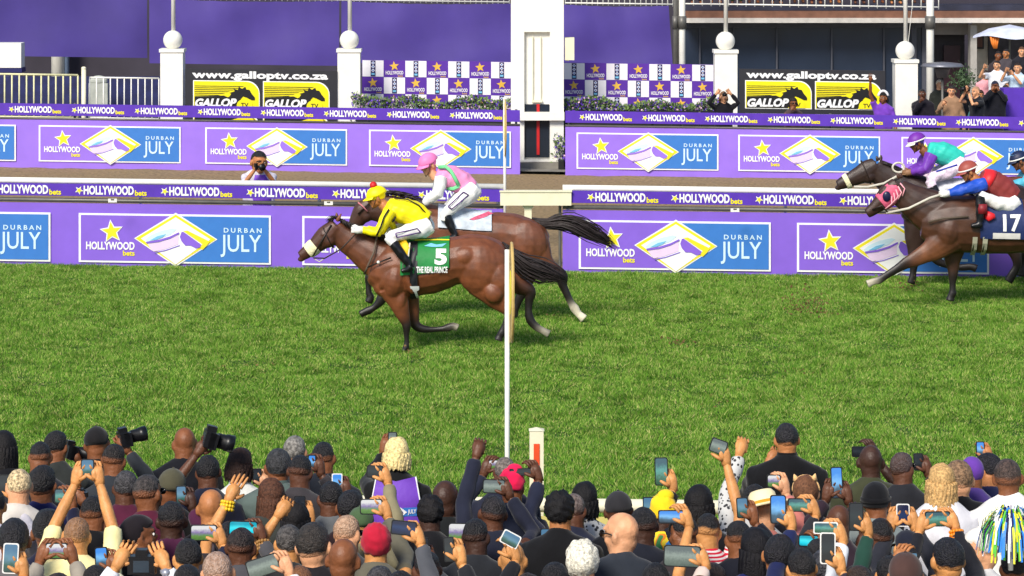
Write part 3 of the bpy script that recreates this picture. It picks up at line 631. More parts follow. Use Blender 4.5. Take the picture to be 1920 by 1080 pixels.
# right hand building: balcony, fascia, dark glass, door recess
def building():
    s = 78.0; D = F / s; root = empty('clubhouse', (XX(1600, s), D, 0))
    mb = MB(); x0, x1 = XX(1284, s), XX(2300, s)
    z = lambda y: ZZ(y, s)
    mb.box(((x0 + x1) / 2, D + 0.6, z(38)), (x1 - x0, 1.4, z(34) - z(43))); build(mb, 'white_edge', flat('pale fascia', 214, 208, 200, 0.5), root)
    mb = MB(); mb.box(((x0 + x1) / 2, D + 0.55, z(27)), (x1 - x0, 1.2, z(20) - z(33.5))); build(mb, 'fascia', flat('brown fascia', 122, 84, 66, 0.6, noise=0.2), root)
    mb = MB(); mb.box(((x0 + x1) / 2, D + 0.5, z(14.5)), (x1 - x0, 1.0, z(9) - z(19.5))); build(mb, 'balcony_slab', flat('dark balcony slab', 46, 48, 66, 0.7, noise=0.4, nscale=2), root)  # slab in dark blue grey, strongly mottled by noise
    gl = flat('dark tinted glass', 44, 54, 72, 0.22, noise=0.15, nscale=0.8)
    mb = MB(); xa, xb = XX(1284, s), XX(1748, s); mb.box(((xa + xb) / 2, D + 0.9, (z(45) + 0) / 2), (xb - xa, 0.1, z(45))); build(mb, 'window', gl, root)
    mb = MB(); mb.box(((xa + xb) / 2, D + 0.82, z(49)), (xb - xa, 0.1, z(44) - z(55))); build(mb, 'window_head', flat('slate trim', 74, 76, 86, 0.6), root)
    for u in (1316, 1380, 1462, 1566, 1665, 1722, 1742):
        q = MB(); q.box((XX(u, s), D + 0.8, z(55) / 2), (0.035 if u < 1700 else 0.12, 0.08, z(55))); build(q, 'mullion', flat('slate trim', 74, 76, 86, 0.6), root)
    # recess to the right
    wall = flat('warm grey wall', 128, 122, 118, 0.7, noise=0.12)
    q = MB(); a, b_ = XX(1748, s), XX(1826, s); q.box(((a + b_) / 2, D + 0.9, (z(45) + z(68)) / 2), (b_ - a, 0.12, z(45) - z(68))); build(q, 'lintel', wall, root)
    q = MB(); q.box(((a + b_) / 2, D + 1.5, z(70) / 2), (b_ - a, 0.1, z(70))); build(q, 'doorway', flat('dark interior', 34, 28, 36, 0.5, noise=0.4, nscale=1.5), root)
    q = MB(); q.box((XX(1800, s), D + 1.3, z(90) / 2), (0.4, 0.06, z(90))); build(q, 'door_leaf', flat('maroon door', 52, 30, 38, 0.4), root)
    q = MB(); a, b_ = XX(1824, s), XX(1836, s); q.box(((a + b_) / 2, D + 0.55, z(48) / 2), (b_ - a, 0.4, z(48))); build(q, 'column', flat('stone column', 178, 174, 168, 0.6), root)
    q = MB(); a, b_ = XX(1838, s), XX(2300, s); q.box(((a + b_) / 2, D + 1.3, z(45) / 2), (b_ - a, 0.1, z(45))); build(q, 'wall', flat('cream wall', 186, 176, 160, 0.7, noise=0.15), root)
    q = MB(); q.box((XX(1848, s), D + 1.15, z(82)), (0.28, 0.08, 0.36)); q.box((XX(1848, s), D + 1.1, z(82)), (0.2, 0.02, 0.27), m=1); build(q, 'wall_picture', [M_dark, flat('brown picture', 90, 54, 40, 0.5)], root)
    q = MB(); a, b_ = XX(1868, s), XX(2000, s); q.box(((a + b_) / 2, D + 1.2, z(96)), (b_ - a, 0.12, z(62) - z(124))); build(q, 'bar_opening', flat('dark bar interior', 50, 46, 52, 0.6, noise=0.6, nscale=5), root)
    tag(root, 'clubhouse front with dark tinted glass, brown fascia and balcony', 'clubhouse')
building()
bars('balcony_railing', 'open white balcony railing over the clubhouse fascia', 1284, 1760, -34, 6.5, 30, 78.6, group='balcony railings', slope=-0.004)
for px, r_, lb in ((1266, .05, 'slim pale steel post at the edge of the ragged purple cloth'), (1279, 0.075, 'thick pale steel post beside the dark glass of the clubhouse'), (1744, 0.09, 'thick white steel post behind the patio heater')):
    s = 81.0; D = F / s; x = XX(px, s); root = empty('steel_post', (x, D, gz(x)))
    mb = MB(); mb.loft([[x, D, gz(x)], [x, D, 6.0]], r_, n=14); build(mb, 'pole', M_white if px > 1270 else M_grey, root, smooth=True)
    mb = MB(); mb.loft([[x, D, ZZ(54, s)], [x, D, ZZ(30, s)]], r_ * 1.35, n=14); build(mb, 'collar', M_grey, root, smooth=True)
    tag(root, lb, 'post', 'steel posts of the stand')
def heater():
    s = 83.0; D = F / s; x = XX(1767, s); root = empty('patio_heater', (x, D, gz(x))); z = lambda y: ZZ(y, s)
    mb = MB(); mb.loft([[x, D, z(116)], [x, D, z(119)], [x, D, z(124)], [x, D, z(125)]], [0.05, 0.42, 0.50, 0.47], n=32); build(mb, 'reflector', flat('brushed steel', 130, 132, 142, 0.35, metal=0.4), root, smooth=True)
    mb = MB(); mb.loft([[x, D, z(125)], [x, D, z(134)], [x, D, z(146)]], [0.2, 0.16, 0.12], n=20); build(mb, 'burner', flat('burner mesh', 112, 104, 104, 0.5, metal=0.3), root, smooth=True)
    mb = MB(); mb.loft([[x, D, gz(x)], [x, D, z(146)]], 0.03, n=10); build(mb, 'stem', M_grey, root, smooth=True)
    mb = MB(); mb.loft([[x, D, gz(x)], [x, D, gz(x) + .6]], [0.22, 0.18], n=16); build(mb, 'gas_base', M_dark, root, smooth=True)
    tag(root, 'steel mushroom patio heater beyond the far rail', 'patio heater')
heater()
def parasol():
    s = 79.5; D = F / s; x = XX(1893, s); root = empty('parasol', (x, D, 0)); z = lambda y: ZZ(y, s); v = []; n = 8
    mb = MB(); top = [x, D, z(46)]; rim = [[x + 0.86 * math.cos(a), D + 0.86 * math.sin(a), z(68 + 3 * math.cos(a * 4))] for a in np.linspace(0, 2 * math.pi, 32, endpoint=False)]
    mid = [[x + 0.5 * math.cos(a), D + 0.5 * math.sin(a), z(54)] for a in np.linspace(0, 2 * math.pi, 32, endpoint=False)]
    f = [[0, 1 + i, 1 + (i + 1) % 32] for i in range(32)] + [[1 + i, 33 + i, 33 + (i + 1) % 32, 1 + (i + 1) % 32] for i in range(32)]
    mb.add([top] + mid + rim, f); build(mb, 'canopy', flat('pale blue canopy', 206, 212, 232, 0.6, noise=0.2, nscale=3), root, smooth=True)
    mb = MB(); mb.loft([[x, D, 0], [x, D, z(47)]], 0.025, n=8); build(mb, 'pole', M_grey, root)
    tag(root, 'pale blue and white parasol at the upper right corner', 'parasol')
    mb = MB(); p = P(1865, 76, 80.2)
    for i in range(7): mb.loft([p + [0.03 * i - 0.09, 0.02 * (i % 2), 0.1], p + [0.02 * i - 0.06, 0.02 * (i % 2), -0.06], p + [0.012 * i - 0.02, 0, -0.19]], [0.03, 0.026, 0.01], n=6)
    o = build(mb, 'hanging_flag', flat('orange cloth', 226, 128, 50, 0.6), origin=p, smooth=True); tag(o, 'orange cloth flag hanging under the pale parasol', 'flag')
parasol()
# potted plant in front of the doorway
mb = MB(); r = np.random.default_rng(5); p = P(1806, 150, 81.5)
for i in range(420):
    a = r.normal(size=3) * [0.16, 0.12, 0.13]; d = r.normal(size=3); d /= np.linalg.norm(d); w = np.cross(d, r.normal(size=3)); w /= np.linalg.norm(w); q = p + a
    mb.add([q, q + d * .05 + w * .015, q + d * .1, q + d * .05 - w * .015], [[0, 1, 2, 3]])
root = empty('potted_plant', (p[0], p[1], gz(p[0]))); build(mb, 'foliage', M_leaf2, root)
mb = MB(); mb.loft([[p[0], p[1], gz(p[0])], [p[0], p[1], 0.5], [p[0], p[1], p[2] - 0.1]], [.18, .22, .02], n=16); build(mb, 'pot', M_dark, root)
tag(root, 'dark leafy pot plant in front of the clubhouse doorway', 'plant')

mb = MB(); x0_, x1_ = XX(1836, 82), XX(2250, 82); mb.box(((x0_ + x1_) / 2, (F / 83.7 + F / 78.5) / 2, .1), (x1_ - x0_, F / 78.5 - F / 83.7, .44)); o = build(mb, 'raised_terrace', M_conc); tag(o, None, None, kind='structure')
# ================================================================== BODIES
def rotz(a): return np.array(Matrix.Rotation(a, 3, 'Z'))
def basis(fwd, up=(0, 0, 1)):
    """matrix whose columns are right, forward, up"""
    f = np.array(fwd, float); f /= np.linalg.norm(f); u = np.array(up, float); r = np.cross(f, u); r /= np.linalg.norm(r); u = np.cross(r, f)
    return np.stack([r, f, u], 1)
SKIN = {'dark': rgb(92, 56, 38), 'deep': rgb(66, 42, 32), 'brown': rgb(128, 78, 48), 'tan': rgb(178, 116, 70), 'light': rgb(216, 158, 118), 'gold': rgb(204, 142, 84)}  # gold: warm light and highlights on hands put into the skin colour
def skin(k): return mat('skin ' + k, SKIN[k], 0.5, 0.2, 14, spec=0.4, bump=0.25, bscale=45)
def fabric(r, g, b, bump=0.35):
    if max(r, g, b) < 130: r, g, b = [int(q * .8) for q in (r, g, b)]
    return mat('fabric %d %d %d' % (r, g, b), rgb(r, g, b), 0.85, 0.16, 9, spec=0.15, bump=bump, bscale=11, sheen=0.15)
def hairm(r, g, b): return mat('hair %d %d %d' % (r, g, b), rgb(r, g, b), 0.6, 0.5, 70, bump=0.5, bscale=150, spec=0.3)
def head_mb(mb, c, B, k=1.0, face=True, color=None):
    """skull, jaw, nose, ears, brow; c = centre of the head, B = basis(forward)"""
    def e(p, r): mb.ell(np.asarray(c) + B @ (np.array(p) * k), np.array(r) * k, B, 14, 10, color=color)
    e((0, -.012, .022), (.076, .096, .09)); e((0, .03, -.035), (.062, .062, .072)); e((0, -.03, -.045), (.066, .06, .06)); e((0, .052, -.085), (.036, .034, .03))
    e((0, .083, .03), (.05, .014, .014)); e((0, .098, -.018), (.014, .022, .02)); e((0, .09, .002), (.009, .014, .024))
    e((0, .082, -.056), (.026, .016, .013))
    for s in (-1, 1):
        e((s * .084, -.01, -.012), (.014, .021, .035)); e((s * .04, .06, -.03), (.022, .02, .025))
def finger(mb, p, d, n, L, r, curl, m=0):
    """three-segment tapering finger bending towards n"""
    pts = [np.asarray(p)]; a = 0.0; d = d / np.linalg.norm(d); n = n - d * (n @ d); n = n / (np.linalg.norm(n) + 1e-9)
    for f, s in ((0.42, .5), (0.32, 1.0), (0.26, .9)):
        a += curl * s; pts.append(pts[-1] + (d * math.cos(a) + n * math.sin(a)) * L * f)
    mb.loft(pts, [r, r * .95, r * .85, r * .62], n=6, m=m)
def hand(mb, w, d, side, pn, pose='grip', k=1.0, m=0):
    """w wrist, d towards the fingers, side towards the thumb, pn palm normal (the way the fingers curl)"""
    d = np.asarray(d, float); d = d / np.linalg.norm(d); side = np.asarray(side, float); side = side - d * (side @ d); side = side / (np.linalg.norm(side) + 1e-9)
    pn0 = np.cross(d, side); pn0 = pn0 / np.linalg.norm(pn0); pn = pn0 if pn0 @ np.asarray(pn, float) > 0 else -pn0
    w = np.asarray(w, float); L = 0.095 * k
    mb.loft([w - d * .012, w + d * .02 * k, w + d * .06 * k, w + d * .092 * k], [.026 * k, .034 * k, .041 * k, .036 * k], [.02 * k, .017 * k, .016 * k, .011 * k], n=10, m=m, ref=pn) if False else mb.loft([w - d * .012, w + d * .02 * k, w + d * .06 * k, w + d * .092 * k], [.024 * k, .03 * k, .034 * k, .028 * k], [.024 * k, .022 * k, .024 * k, .02 * k], n=10, m=m)
    mb.ell(w + d * .055 * k, (.04 * k, .016 * k, .045 * k), np.stack([side, pn, d], 1), 12, 8, m=m)
    c = {'grip': 0.75, 'fist': 1.45, 'flat': 0.1, 'relaxed': 0.4, 'hold': 1.0}[pose]
    for i, (o, ln) in enumerate(((.030, .078), (.010, .086), (-.010, .080), (-.029, .062))):
        sp = 0.0 if pose == 'fist' else 0.05 * (1.5 - i)
        finger(mb, w + d * .088 * k + side * o * k, d + side * sp, pn, ln * k, (.0086) * k, c + 0.05 * i, m)
    tb = w + d * .03 * k + side * .03 * k
    td = side * 0.8 + d * 0.75 + pn * 0.25 if pose != 'fist' else d * .8 + pn * 0.7
    finger(mb, tb, td, pn + d * .6, .07 * k, .0115 * k, 0.35 if pose != 'fist' else .6, m)
def ik(S, T, l1, l2, hint):
    S = np.asarray(S, float); T = np.asarray(T, float); v = T - S; D = np.linalg.norm(v)
    st = max(1.0, D / ((l1 + l2) * 0.985)); l1 *= st; l2 *= st
    u = v / D; a = (l1 * l1 - l2 * l2 + D * D) / (2 * D); h = math.sqrt(max(l1 * l1 - a * a, 1e-6)); hn = np.asarray(hint, float); hn = hn - u * (hn @ u); hn /= np.linalg.norm(hn) + 1e-9
    return S + u * a + hn * h
def shell(mb, c, B, rad, fn, nu=30, nv=20, m=0, cen=(0, -.012, .02)):
    """hair or hat volume: ellipsoid whose radius is scaled by fn(direction) (inside the head where there is no hair)"""
    v = []; cc = np.asarray(c) + B @ np.array(cen)
    D_ = [np.array([0, 0, 1.])]
    for i in range(1, nv):
        for j in range(nu):
            th = math.pi * i / nv; ph = 2 * math.pi * j / nu; D_.append(np.array([math.sin(th) * math.cos(ph), math.sin(th) * math.sin(ph), math.cos(th)]))
    D_.append(np.array([0, 0, -1.])); D_ = np.array(D_); k = np.array([fn(d) for d in D_]); v = (D_ * np.asarray(rad) * k[:, None]) @ B.T + cc
    f = [[0, 1 + j, 1 + (j + 1) % nu] for j in range(nu)]
    for i in range(nv - 2):
        for j in range(nu):
            a = 1 + i * nu + j; b = 1 + i * nu + (j + 1) % nu; f.append([a, a + nu, b + nu, b])
    L = len(v) - 1; o = 1 + (nv - 2) * nu; f += [[L, o + (j + 1) % nu, o + j] for j in range(nu)]
    mb.add(v, f, m)
def sstep(a, b, x): t = min(1, max(0, (x - a) / (b - a))); return t * t * (3 - 2 * t)
HS = [0]
def stubble(sk, color):
    nm = 'cropped hair %s %d %d %d' % (sk, *color)
    if nm in MATS: return MATS[nm]
    m = mat(nm, rgb(*color), 0.5, 0, bump=.8, bscale=110, spec=.45); t = m.node_tree; b = t.nodes['Principled BSDF']; at = t.nodes.new('ShaderNodeAttribute'); at.attribute_name = 'Col'
    tc = t.nodes.new('ShaderNodeTexCoord'); n = t.nodes.new('ShaderNodeTexNoise'); n.inputs['Scale'].default_value = 120; n.inputs['Detail'].default_value = 3; t.links.new(tc.outputs['Object'], n.inputs['Vector'])
    ad = t.nodes.new('ShaderNodeMath'); ad.operation = 'MULTIPLY_ADD'; ad.inputs[1].default_value = .7; ad.use_clamp = True; sb = t.nodes.new('ShaderNodeMath'); sb.operation = 'MULTIPLY_ADD'; sb.inputs[1].default_value = 1.5; sb.inputs[2].default_value = -.55
    t.links.new(at.outputs['Fac'], sb.inputs[0]); t.links.new(n.outputs[0], ad.inputs[0]); t.links.new(sb.outputs[0], ad.inputs[2])
    mx = t.nodes.new('ShaderNodeMix'); mx.data_type = 'RGBA'; mx.inputs[6].default_value = (*SKIN[sk], 1)
    n3 = t.nodes.new('ShaderNodeTexNoise'); n3.inputs['Scale'].default_value = 55; n3.inputs['Detail'].default_value = 4; t.links.new(tc.outputs['Object'], n3.inputs['Vector']); c3 = t.nodes.new('ShaderNodeMapRange'); c3.inputs[1].default_value = .35; c3.inputs[2].default_value = .65; c3.inputs[3].default_value = .45; c3.inputs[4].default_value = 1.7
    v3 = t.nodes.new('ShaderNodeVectorMath'); v3.operation = 'SCALE'; v3.inputs[0].default_value = rgb(*color); t.links.new(n3.outputs[0], c3.inputs[0]); t.links.new(c3.outputs[0], v3.inputs['Scale']); t.links.new(v3.outputs[0], mx.inputs[7]); t.links.new(ad.outputs[0], mx.inputs[0]); t.links.new(mx.outputs[2], b.inputs['Base Color']); return m
def hair_piece(style, c, B, k, color, parent, origin, sk='brown'):
    """hair or headgear as a child of the person"""
    HS[0] += 1; sd = HS[0]; R0 = np.array([.079, .099, .093]) * k; mb = MB(); r = np.random.default_rng(sd)
    def nz(d, f=9, a=0.03): return a * float(vn(np.array([d]) , f, sd)[0])
    c = np.asarray(c); name = 'hair'; m = hairm(*color); cen = np.array((0, -.012, .02)) * k
    def region(d, line=-0.35, back=-0.72):
        # hair covers top and back; face (y>0) only above the hairline
        f = d[1]; lim = 0.42 if f > 0.35 else (back if f < -0.25 else back + (0.42 - back) * sstep(-0.25, 0.35, f) * (1 if True else 0))
        sd_ = 0.16 if abs(d[0]) > .8 and f > -.3 else 0
        return sstep(lim + sd_ - 0.1, lim + sd_ + 0.1, d[2])
    def region2(d, back, soft):
        f = d[1]; lim = 0.42 if f > 0.35 else (back if f < -0.25 else back + (0.42 - back) * sstep(-0.25, 0.35, f)); return sstep(lim - soft, lim + soft, d[2])
    if style == 'bald': return None
    if style in ('short', 'fade', 'thin'):
        bk = {'short': -.46, 'fade': .02, 'thin': -.4}[style]; th = {'short': 1.05, 'fade': 1.022, 'thin': 1.012}[style]
        shell(mb, c, B, R0, lambda d: 0.93 + (th + nz(d, 11, .016) + nz(d, 30, {'short': .009, 'fade': .004, 'thin': .002}[style]) - 0.93) * region(d, back=bk - .42), 52, 38, cen=cen)
        D_ = (mb.arrays() - (c + B @ cen)) @ B; D_ /= np.linalg.norm(D_, axis=1)[:, None]
        msk = np.array([(region2(d, bk + .06 * float(vn(np.array([d]), 9, sd)[0]), {'short': .1, 'fade': .22, 'thin': .3}[style])) for d in D_]) * (0.55 if style == 'thin' else 1)
        o = build(mb, name, stubble(sk, color), parent, smooth=True, origin=origin); at = o.data.color_attributes.new('Col', 'FLOAT_COLOR', 'POINT')
        at.data.foreach_set('color', np.repeat(msk, 4)); return o
    elif style in ('afro', 'curly'):
        shell(mb, c, B, R0, lambda d: 0.9 + (1.3 + nz(d, 16, .07) + nz(d, 34, .04) - 0.9) * region(d, back=-.75), 44, 30, cen=cen)
    elif style in ('bob', 'long', 'longcurly', 'streak'):
        shell(mb, c, B, R0, lambda d: 0.9 + (1.17 + nz(d, 10, .03) - 0.9) * region(d, back=-.95), 34, 24, cen=cen)
        ln = {'bob': -.1, 'long': -.34, 'longcurly': -.3, 'streak': -.28}[style]; w0 = .085 * k
        n = 70 if style != 'bob' else 60
        for i in range(n):
            a = math.pi * (1.0 + (i + .5) / n); px = math.cos(a); py = math.sin(a)
            p0 = c + B @ (np.array([px * .085, -.012 + py * .1, .01]) * k); wv = (0.012 if style == 'longcurly' else 0.004)
            L = abs(ln) * (0.85 + .3 * r.random()); pts = [p0 + B @ np.array([px * .012 * q + wv * math.sin(q * 9 + i), (py * .01 - .012) * q + wv * math.cos(q * 8 + i * 2), 0]) - np.array([0, 0, L * q]) for q in np.linspace(0, 1, 7)]
            mb.loft(pts, np.array([.016, .017, .017, .016, .014, .011, .004]) * k, n=5)
    elif style in ('cap', 'beanie', 'hood', 'turban', 'redbraid'):
        name = {'cap': 'cap', 'beanie': 'beanie', 'hood': 'hood', 'turban': 'headwrap', 'redbraid': 'headwrap'}[style]
        m = fabric(*color); th = {'cap': 1.13, 'beanie': 1.16, 'hood': 1.2, 'turban': 1.25, 'redbraid': 1.2}[style]; bk = {'cap': -.22, 'beanie': -.5, 'hood': -.98, 'turban': -.4, 'redbraid': -.75}[style]
        a_ = {'turban': .05, 'redbraid': .05}.get(style, .008)
        shell(mb, c, B, R0, lambda d: 0.9 + (th + nz(d, 12, a_) - 0.9) * region(d, back=bk), 36, 26, cen=cen)
        if style == 'cap':
            n = 12; v = []
            for q in (0, 1):
                for i in range(n):
                    a = math.pi * (0.12 + 0.76 * i / (n - 1)); rr = .085 + .07 * q * math.sin(a) ** .6; v.append(c + B @ (np.array([math.cos(a) * (.085 + .0 * q), math.sin(a) * rr + .01 + q * .03, .035 - .018 * q]) * k))
            v = np.array(v); v = np.vstack([v, v + B @ np.array([0, 0, -.006])]); f = [[i, i + 1, n + i + 1, n + i] for i in range(n - 1)] + [[2 * n + i, 3 * n + i, 3 * n + i + 1, 2 * n + i + 1] for i in range(n - 1)] + [[n + i, n + i + 1, 3 * n + i + 1, 3 * n + i] for i in range(n - 1)]
            mb.add(v, f); mb.ell(c + B @ (np.array([0, -.012, .127]) * k), (.008, .008, .005))
        if style == 'beanie': mb.loft([c + B @ (np.array([0, -.015, .0]) * k), c + B @ (np.array([0, -.014, .03]) * k)], [.098 * k, .098 * k], [.118 * k, .118 * k], n=24, ref=B[:, 1])
        if style == 'turban': mb.ell(c + B @ (np.array([0.02, -.03, .12]) * k), np.array((.06, .05, .045)) * k, B)
    elif style == 'strawhat':
        name = 'straw_hat'; m = fabric(*color); ci = c + B @ (np.array([0, -.01, .045]) * k)
        Bt = B @ np.array(Matrix.Rotation(math.radians(-14), 3, 'X'))
        prof = [(.0, .105), (.07, .102), (.088, .08), (.094, .03), (.1, .004), (.19, -.012), (.205, -.004), (.2, -.02), (.1, -.006)]
        n = 32; v = []
        for rr, zz in prof:
            for i in range(n): a = 2 * math.pi * i / n; v.append(ci + Bt @ (np.array([math.cos(a) * rr, math.sin(a) * rr * 1.08, zz]) * k))
        f = [[i * n + j, i * n + (j + 1) % n, (i + 1) * n + (j + 1) % n, (i + 1) * n + j] for i in range(len(prof) - 1) for j in range(n)]
        mb.add(v, f); o = build(mb, name, m, parent, smooth=True, origin=origin)
        bd = MB(); bd.loft([ci + Bt @ (np.array([0, 0, .004]) * k), ci + Bt @ (np.array([0, 0, .032]) * k)], [.102 * k, .097 * k], [.11 * k, .104 * k], n=32, ref=Bt[:, 1]); build(bd, 'hat_band', fabric(196, 140, 40), parent, smooth=True, origin=origin)
        return o
    elif style == 'catears':
        shell(mb, c, B, R0, lambda d: 0.9 + (1.17 + nz(d, 10, .03) - 0.9) * region(d, back=-.9), 34, 24, cen=cen)
        o = build(mb, 'hair', m, parent, smooth=True, origin=origin); mb = MB()
        for s in (-1, 1): mb.loft([c + B @ (np.array([s * .062, -.01, .095]) * k), c + B @ (np.array([s * .075, -.01, .135]) * k)], [.024, .003], n=8)
        mb.loft([c + B @ (np.array([math.cos(a) * .094, -.005, .015 + math.sin(a) * .108]) * k) for a in np.linspace(0, math.pi, 14)], .007, n=6)
        build(mb, 'headband', fabric(236, 190, 130), parent, smooth=True, origin=origin); return o
    return build(mb, name, m, parent, smooth=True, origin=origin)
def person(label, head, ground, yaw=0.0, hair='short', hc=(24, 20, 20), sk='brown', top=(40, 42, 50), legs=(34, 36, 46), arms=(), k=1.08, sleeve=1.0, group='spectators at the rail', collar=None, extra=None, lean=0.0, build_w=1.0, neck=True, fast=False, facing=None, glasses=False, shirtname='jacket', expr=True):
    """one standing figure. head = world centre of the head, arms = [(side, target, pose, thumbdir, palm)]"""
    k = k * 0.83 if group != 'photographers' else k; head = np.asarray(head, float); base = np.array([head[0], head[1] - lean, ground]); kb = (head[2] - ground) / 1.62; kb = max(0.8, min(1.15, kb))
    PR = random.Random(int(abs(head[0] * 977 + head[2] * 331)) + int(abs(head[1]) * 53)); rv = PR.uniform; f_ = yaw + rv(-.3, .3) if facing is None else facing
    B = basis((math.sin(yaw), math.cos(yaw), 0)); Bh = basis((math.sin(f_), math.cos(f_), rv(-.2, .08)), (rv(-.09, .09), 0, 1))
    def W(x, y, z): return head + B @ np.array([x * .98, y * .95, 0]) + np.array([0, 0, z * .93])
    ws = build_w; zz = np.array([0, 0, 1.])
    # --- skin body
    hb = MB(); head_mb(hb, head, Bh, k); hb.loft([W(0, -.024, -.03), W(0, -.03, -.09), W(0, -.035, -.2)], [.064, .063, .08], n=12)
    # slim trunk and legs under the clothes
    hipz = ground + 0.9 * kb
    hb.loft([W(0, -.035, -.2), W(0, -.03, -.4), np.array([head[0], head[1], hipz]) + B @ np.array([0, -.03, 0])], [.11, .13, .12], [.07, .085, .09], n=10, ref=B[:, 1])
    for s in (-1, 1):
        hb.loft([np.array([0, 0, hipz]) + [head[0], head[1], 0] + B @ np.array([s * .08, -.03, -.04]), np.array([head[0], head[1], ground + .48 * kb]) + B @ np.array([s * .09, -.01, 0]), np.array([head[0], head[1], ground + .09]) + B @ np.array([s * .1, -.03, 0])], [.07, .05, .035], n=8)
        hb.loft([np.array([head[0], head[1], ground + .05]) + B @ np.array([s * .1, -.05, 0]), np.array([head[0], head[1], ground + .04]) + B @ np.array([s * .11, .12, 0])], [.04, .032], n=8)
    tm = MB(); sh = {}; hands = MB()
    given = {a[0]: a for a in arms}
    for s in (-1, 1):
        S = W(s * .165 * ws, -.035, -.25)
        if s in given:
            T = np.asarray(given[s][1], float); E = ik(S, T, .29 * kb, .26 * kb, B @ np.array([s * .7, -.2, 0]) + np.array([0, 0, -0.9])); pose = given[s][2]; sl = given[s][3] if len(given[s]) > 3 and given[s][3] is not None else sleeve
        else:
            T = np.array([head[0], head[1], ground + 0.82 * kb]) + B @ np.array([s * .27, .03, 0]); E = np.array([head[0], head[1], head[2] - .55]) + B @ np.array([s * .25, -.05, 0]); pose = 'relaxed'; sl = sleeve
        hb.loft([S, S * .5 + E * .5, E, E * .5 + T * .5, T], [.044, .042, .036, .036, .025], n=9)
        fd = T - E; fd /= np.linalg.norm(fd)
        if s in given and len(given[s]) > 4 and given[s][4] is not None: d, sd_, pn = given[s][4]
        else: d, sd_, pn = fd, B @ np.array([-s * 1.0, 0.2, 0]), B @ np.array([-s * .6, 1.0, 0])
        hand(hands, T, d, sd_, pn, pose, 1.06)
        pts = [S + B @ np.array([-s * .05, 0, .01]), S, S * .5 + E * .5, E]; rr = [.06, .064, .058, .052]
        if sl > 0.6: pts += [E * .5 + T * .5, E * .08 + T * .92]; rr += [.05, .042]
        elif sl < 0.3: pts = pts[:2] + [S * .45 + E * .55]; rr = [.07, .07, .066]
        tm.loft(pts, rr, n=12)
    # --- upper garment
    sh_z = -.205
    prof = [(-.105, .066, .064, -.03), (-.125, .082, .074, -.036), (-.155, .12 * ws, .09, -.042), (-.19, .165 * ws, .104, -.045), (-.24, .2 * ws, .118, -.045), (-.36, .205 * ws, .126, -.04), (-.5, .188 * ws, .12, -.03), (-.7, .19 * ws, .122, -.03)]
    pts = [W(0, y, z) for z, a, b, y in prof] + [np.array([head[0], head[1], hipz - .06]) + B @ np.array([0, -.03, 0])]
    tm.loft(pts, [p[1] for p in prof] + [.2 * ws], [p[2] for p in prof] + [.13], n=20, ref=B[:, 1])
    me = remesh(hb, 0.0105 if not fast else .016, 2, skin(sk), 'person', base)
    # join the finely modelled hands to the same body mesh
    bm = bmesh.new(); bm.from_mesh(me); tmp = mesh_of(hands, 'h', skin(sk), True, base); bm.from_mesh(tmp); bm.to_mesh(me); bm.free(); bpy.data.meshes.remove(tmp)
    me.polygons.foreach_set('use_smooth', [True] * len(me.polygons))
    body = link('person', me, None, base); tag(body, label, 'person', group)
    fm = fabric(*top) if not isinstance(top, bpy.types.Material) else top
    me = remesh(tm, 0.015 if not fast else .02, 3, fm, shirtname, base, disp=.006, dfreq=34); link(shirtname, me, body)
    if collar is not None:
        cm = MB(); cm.loft([W(0, -.034, -.14), W(0, -.034, -.11), W(0, -.032, -.085)], [.078, .072, .066], [.076, .07, .064], n=20, cap=False, ref=B[:, 1]); cm.loft([W(0, -.034, -.14), W(0, -.032, -.09)], [.07, .06], [.068, .058], n=20, cap=False, ref=B[:, 1]); build(cm, 'collar', fabric(*collar), body, smooth=True)
    # --- trousers
    lm = MB(); c0 = np.array([head[0], head[1], 0])
    lm.loft([c0 + B @ np.array([0, -.03, 0]) + zz * (hipz + .06), c0 + B @ np.array([0, -.03, 0]) + zz * (hipz - .05)], [.17 * ws, .19 * ws], [.11, .12], n=16, ref=B[:, 1])
    for s in (-1, 1): lm.loft([c0 + B @ np.array([s * .085, -.03, 0]) + zz * (hipz - .02), c0 + B @ np.array([s * .095, -.015, 0]) + zz * (ground + .48 * kb), c0 + B @ np.array([s * .1, -.035, 0]) + zz * (ground + .09)], [.098, .075, .06], n=12)
    build(lm, 'trousers', fabric(*legs), body, smooth=True)
    hair_piece(hair, head, Bh, k, hc, body, base, sk)
    if expr and Bh[1, 1] < 0.3:        # the face is turned towards us: eyes, brows, mouth
        fe = MB()
        for s in (-1, 1):
            fe.ell(head + Bh @ (np.array([s * .031, .083, .004]) * k), (.013, .007, .009), Bh, 10, 6, 0); fe.ell(head + Bh @ (np.array([s * .031, .089, .004]) * k), (.0065, .004, .0065), Bh, 8, 6, 1)
        build(fe, 'eyes', [flat('eye white', 225, 220, 214, 0.3, noise=0), flat('iris', 34, 24, 20, 0.3, noise=0)], body, smooth=True)
        fb = MB()
        for s in (-1, 1): fb.loft([head + Bh @ (np.array([s * .014, .093, .022]) * k), head + Bh @ (np.array([s * .034, .094, .027]) * k), head + Bh @ (np.array([s * .05, .082, .02]) * k)], [.004, .0045, .002], n=5)
        build(fb, 'eyebrows', hairm(30, 24, 22), body, smooth=True)
        fl = MB(); fl.loft([head + Bh @ (np.array([x, .096 - abs(x) * .35, -.057 + abs(x) * .12]) * k) for x in (-.024, -.01, 0, .01, .024)], [.002, .0055, .006, .0055, .002], n=6); build(fl, 'lips', flat('lips', 150, 72, 64, 0.4, noise=0), body, smooth=True)
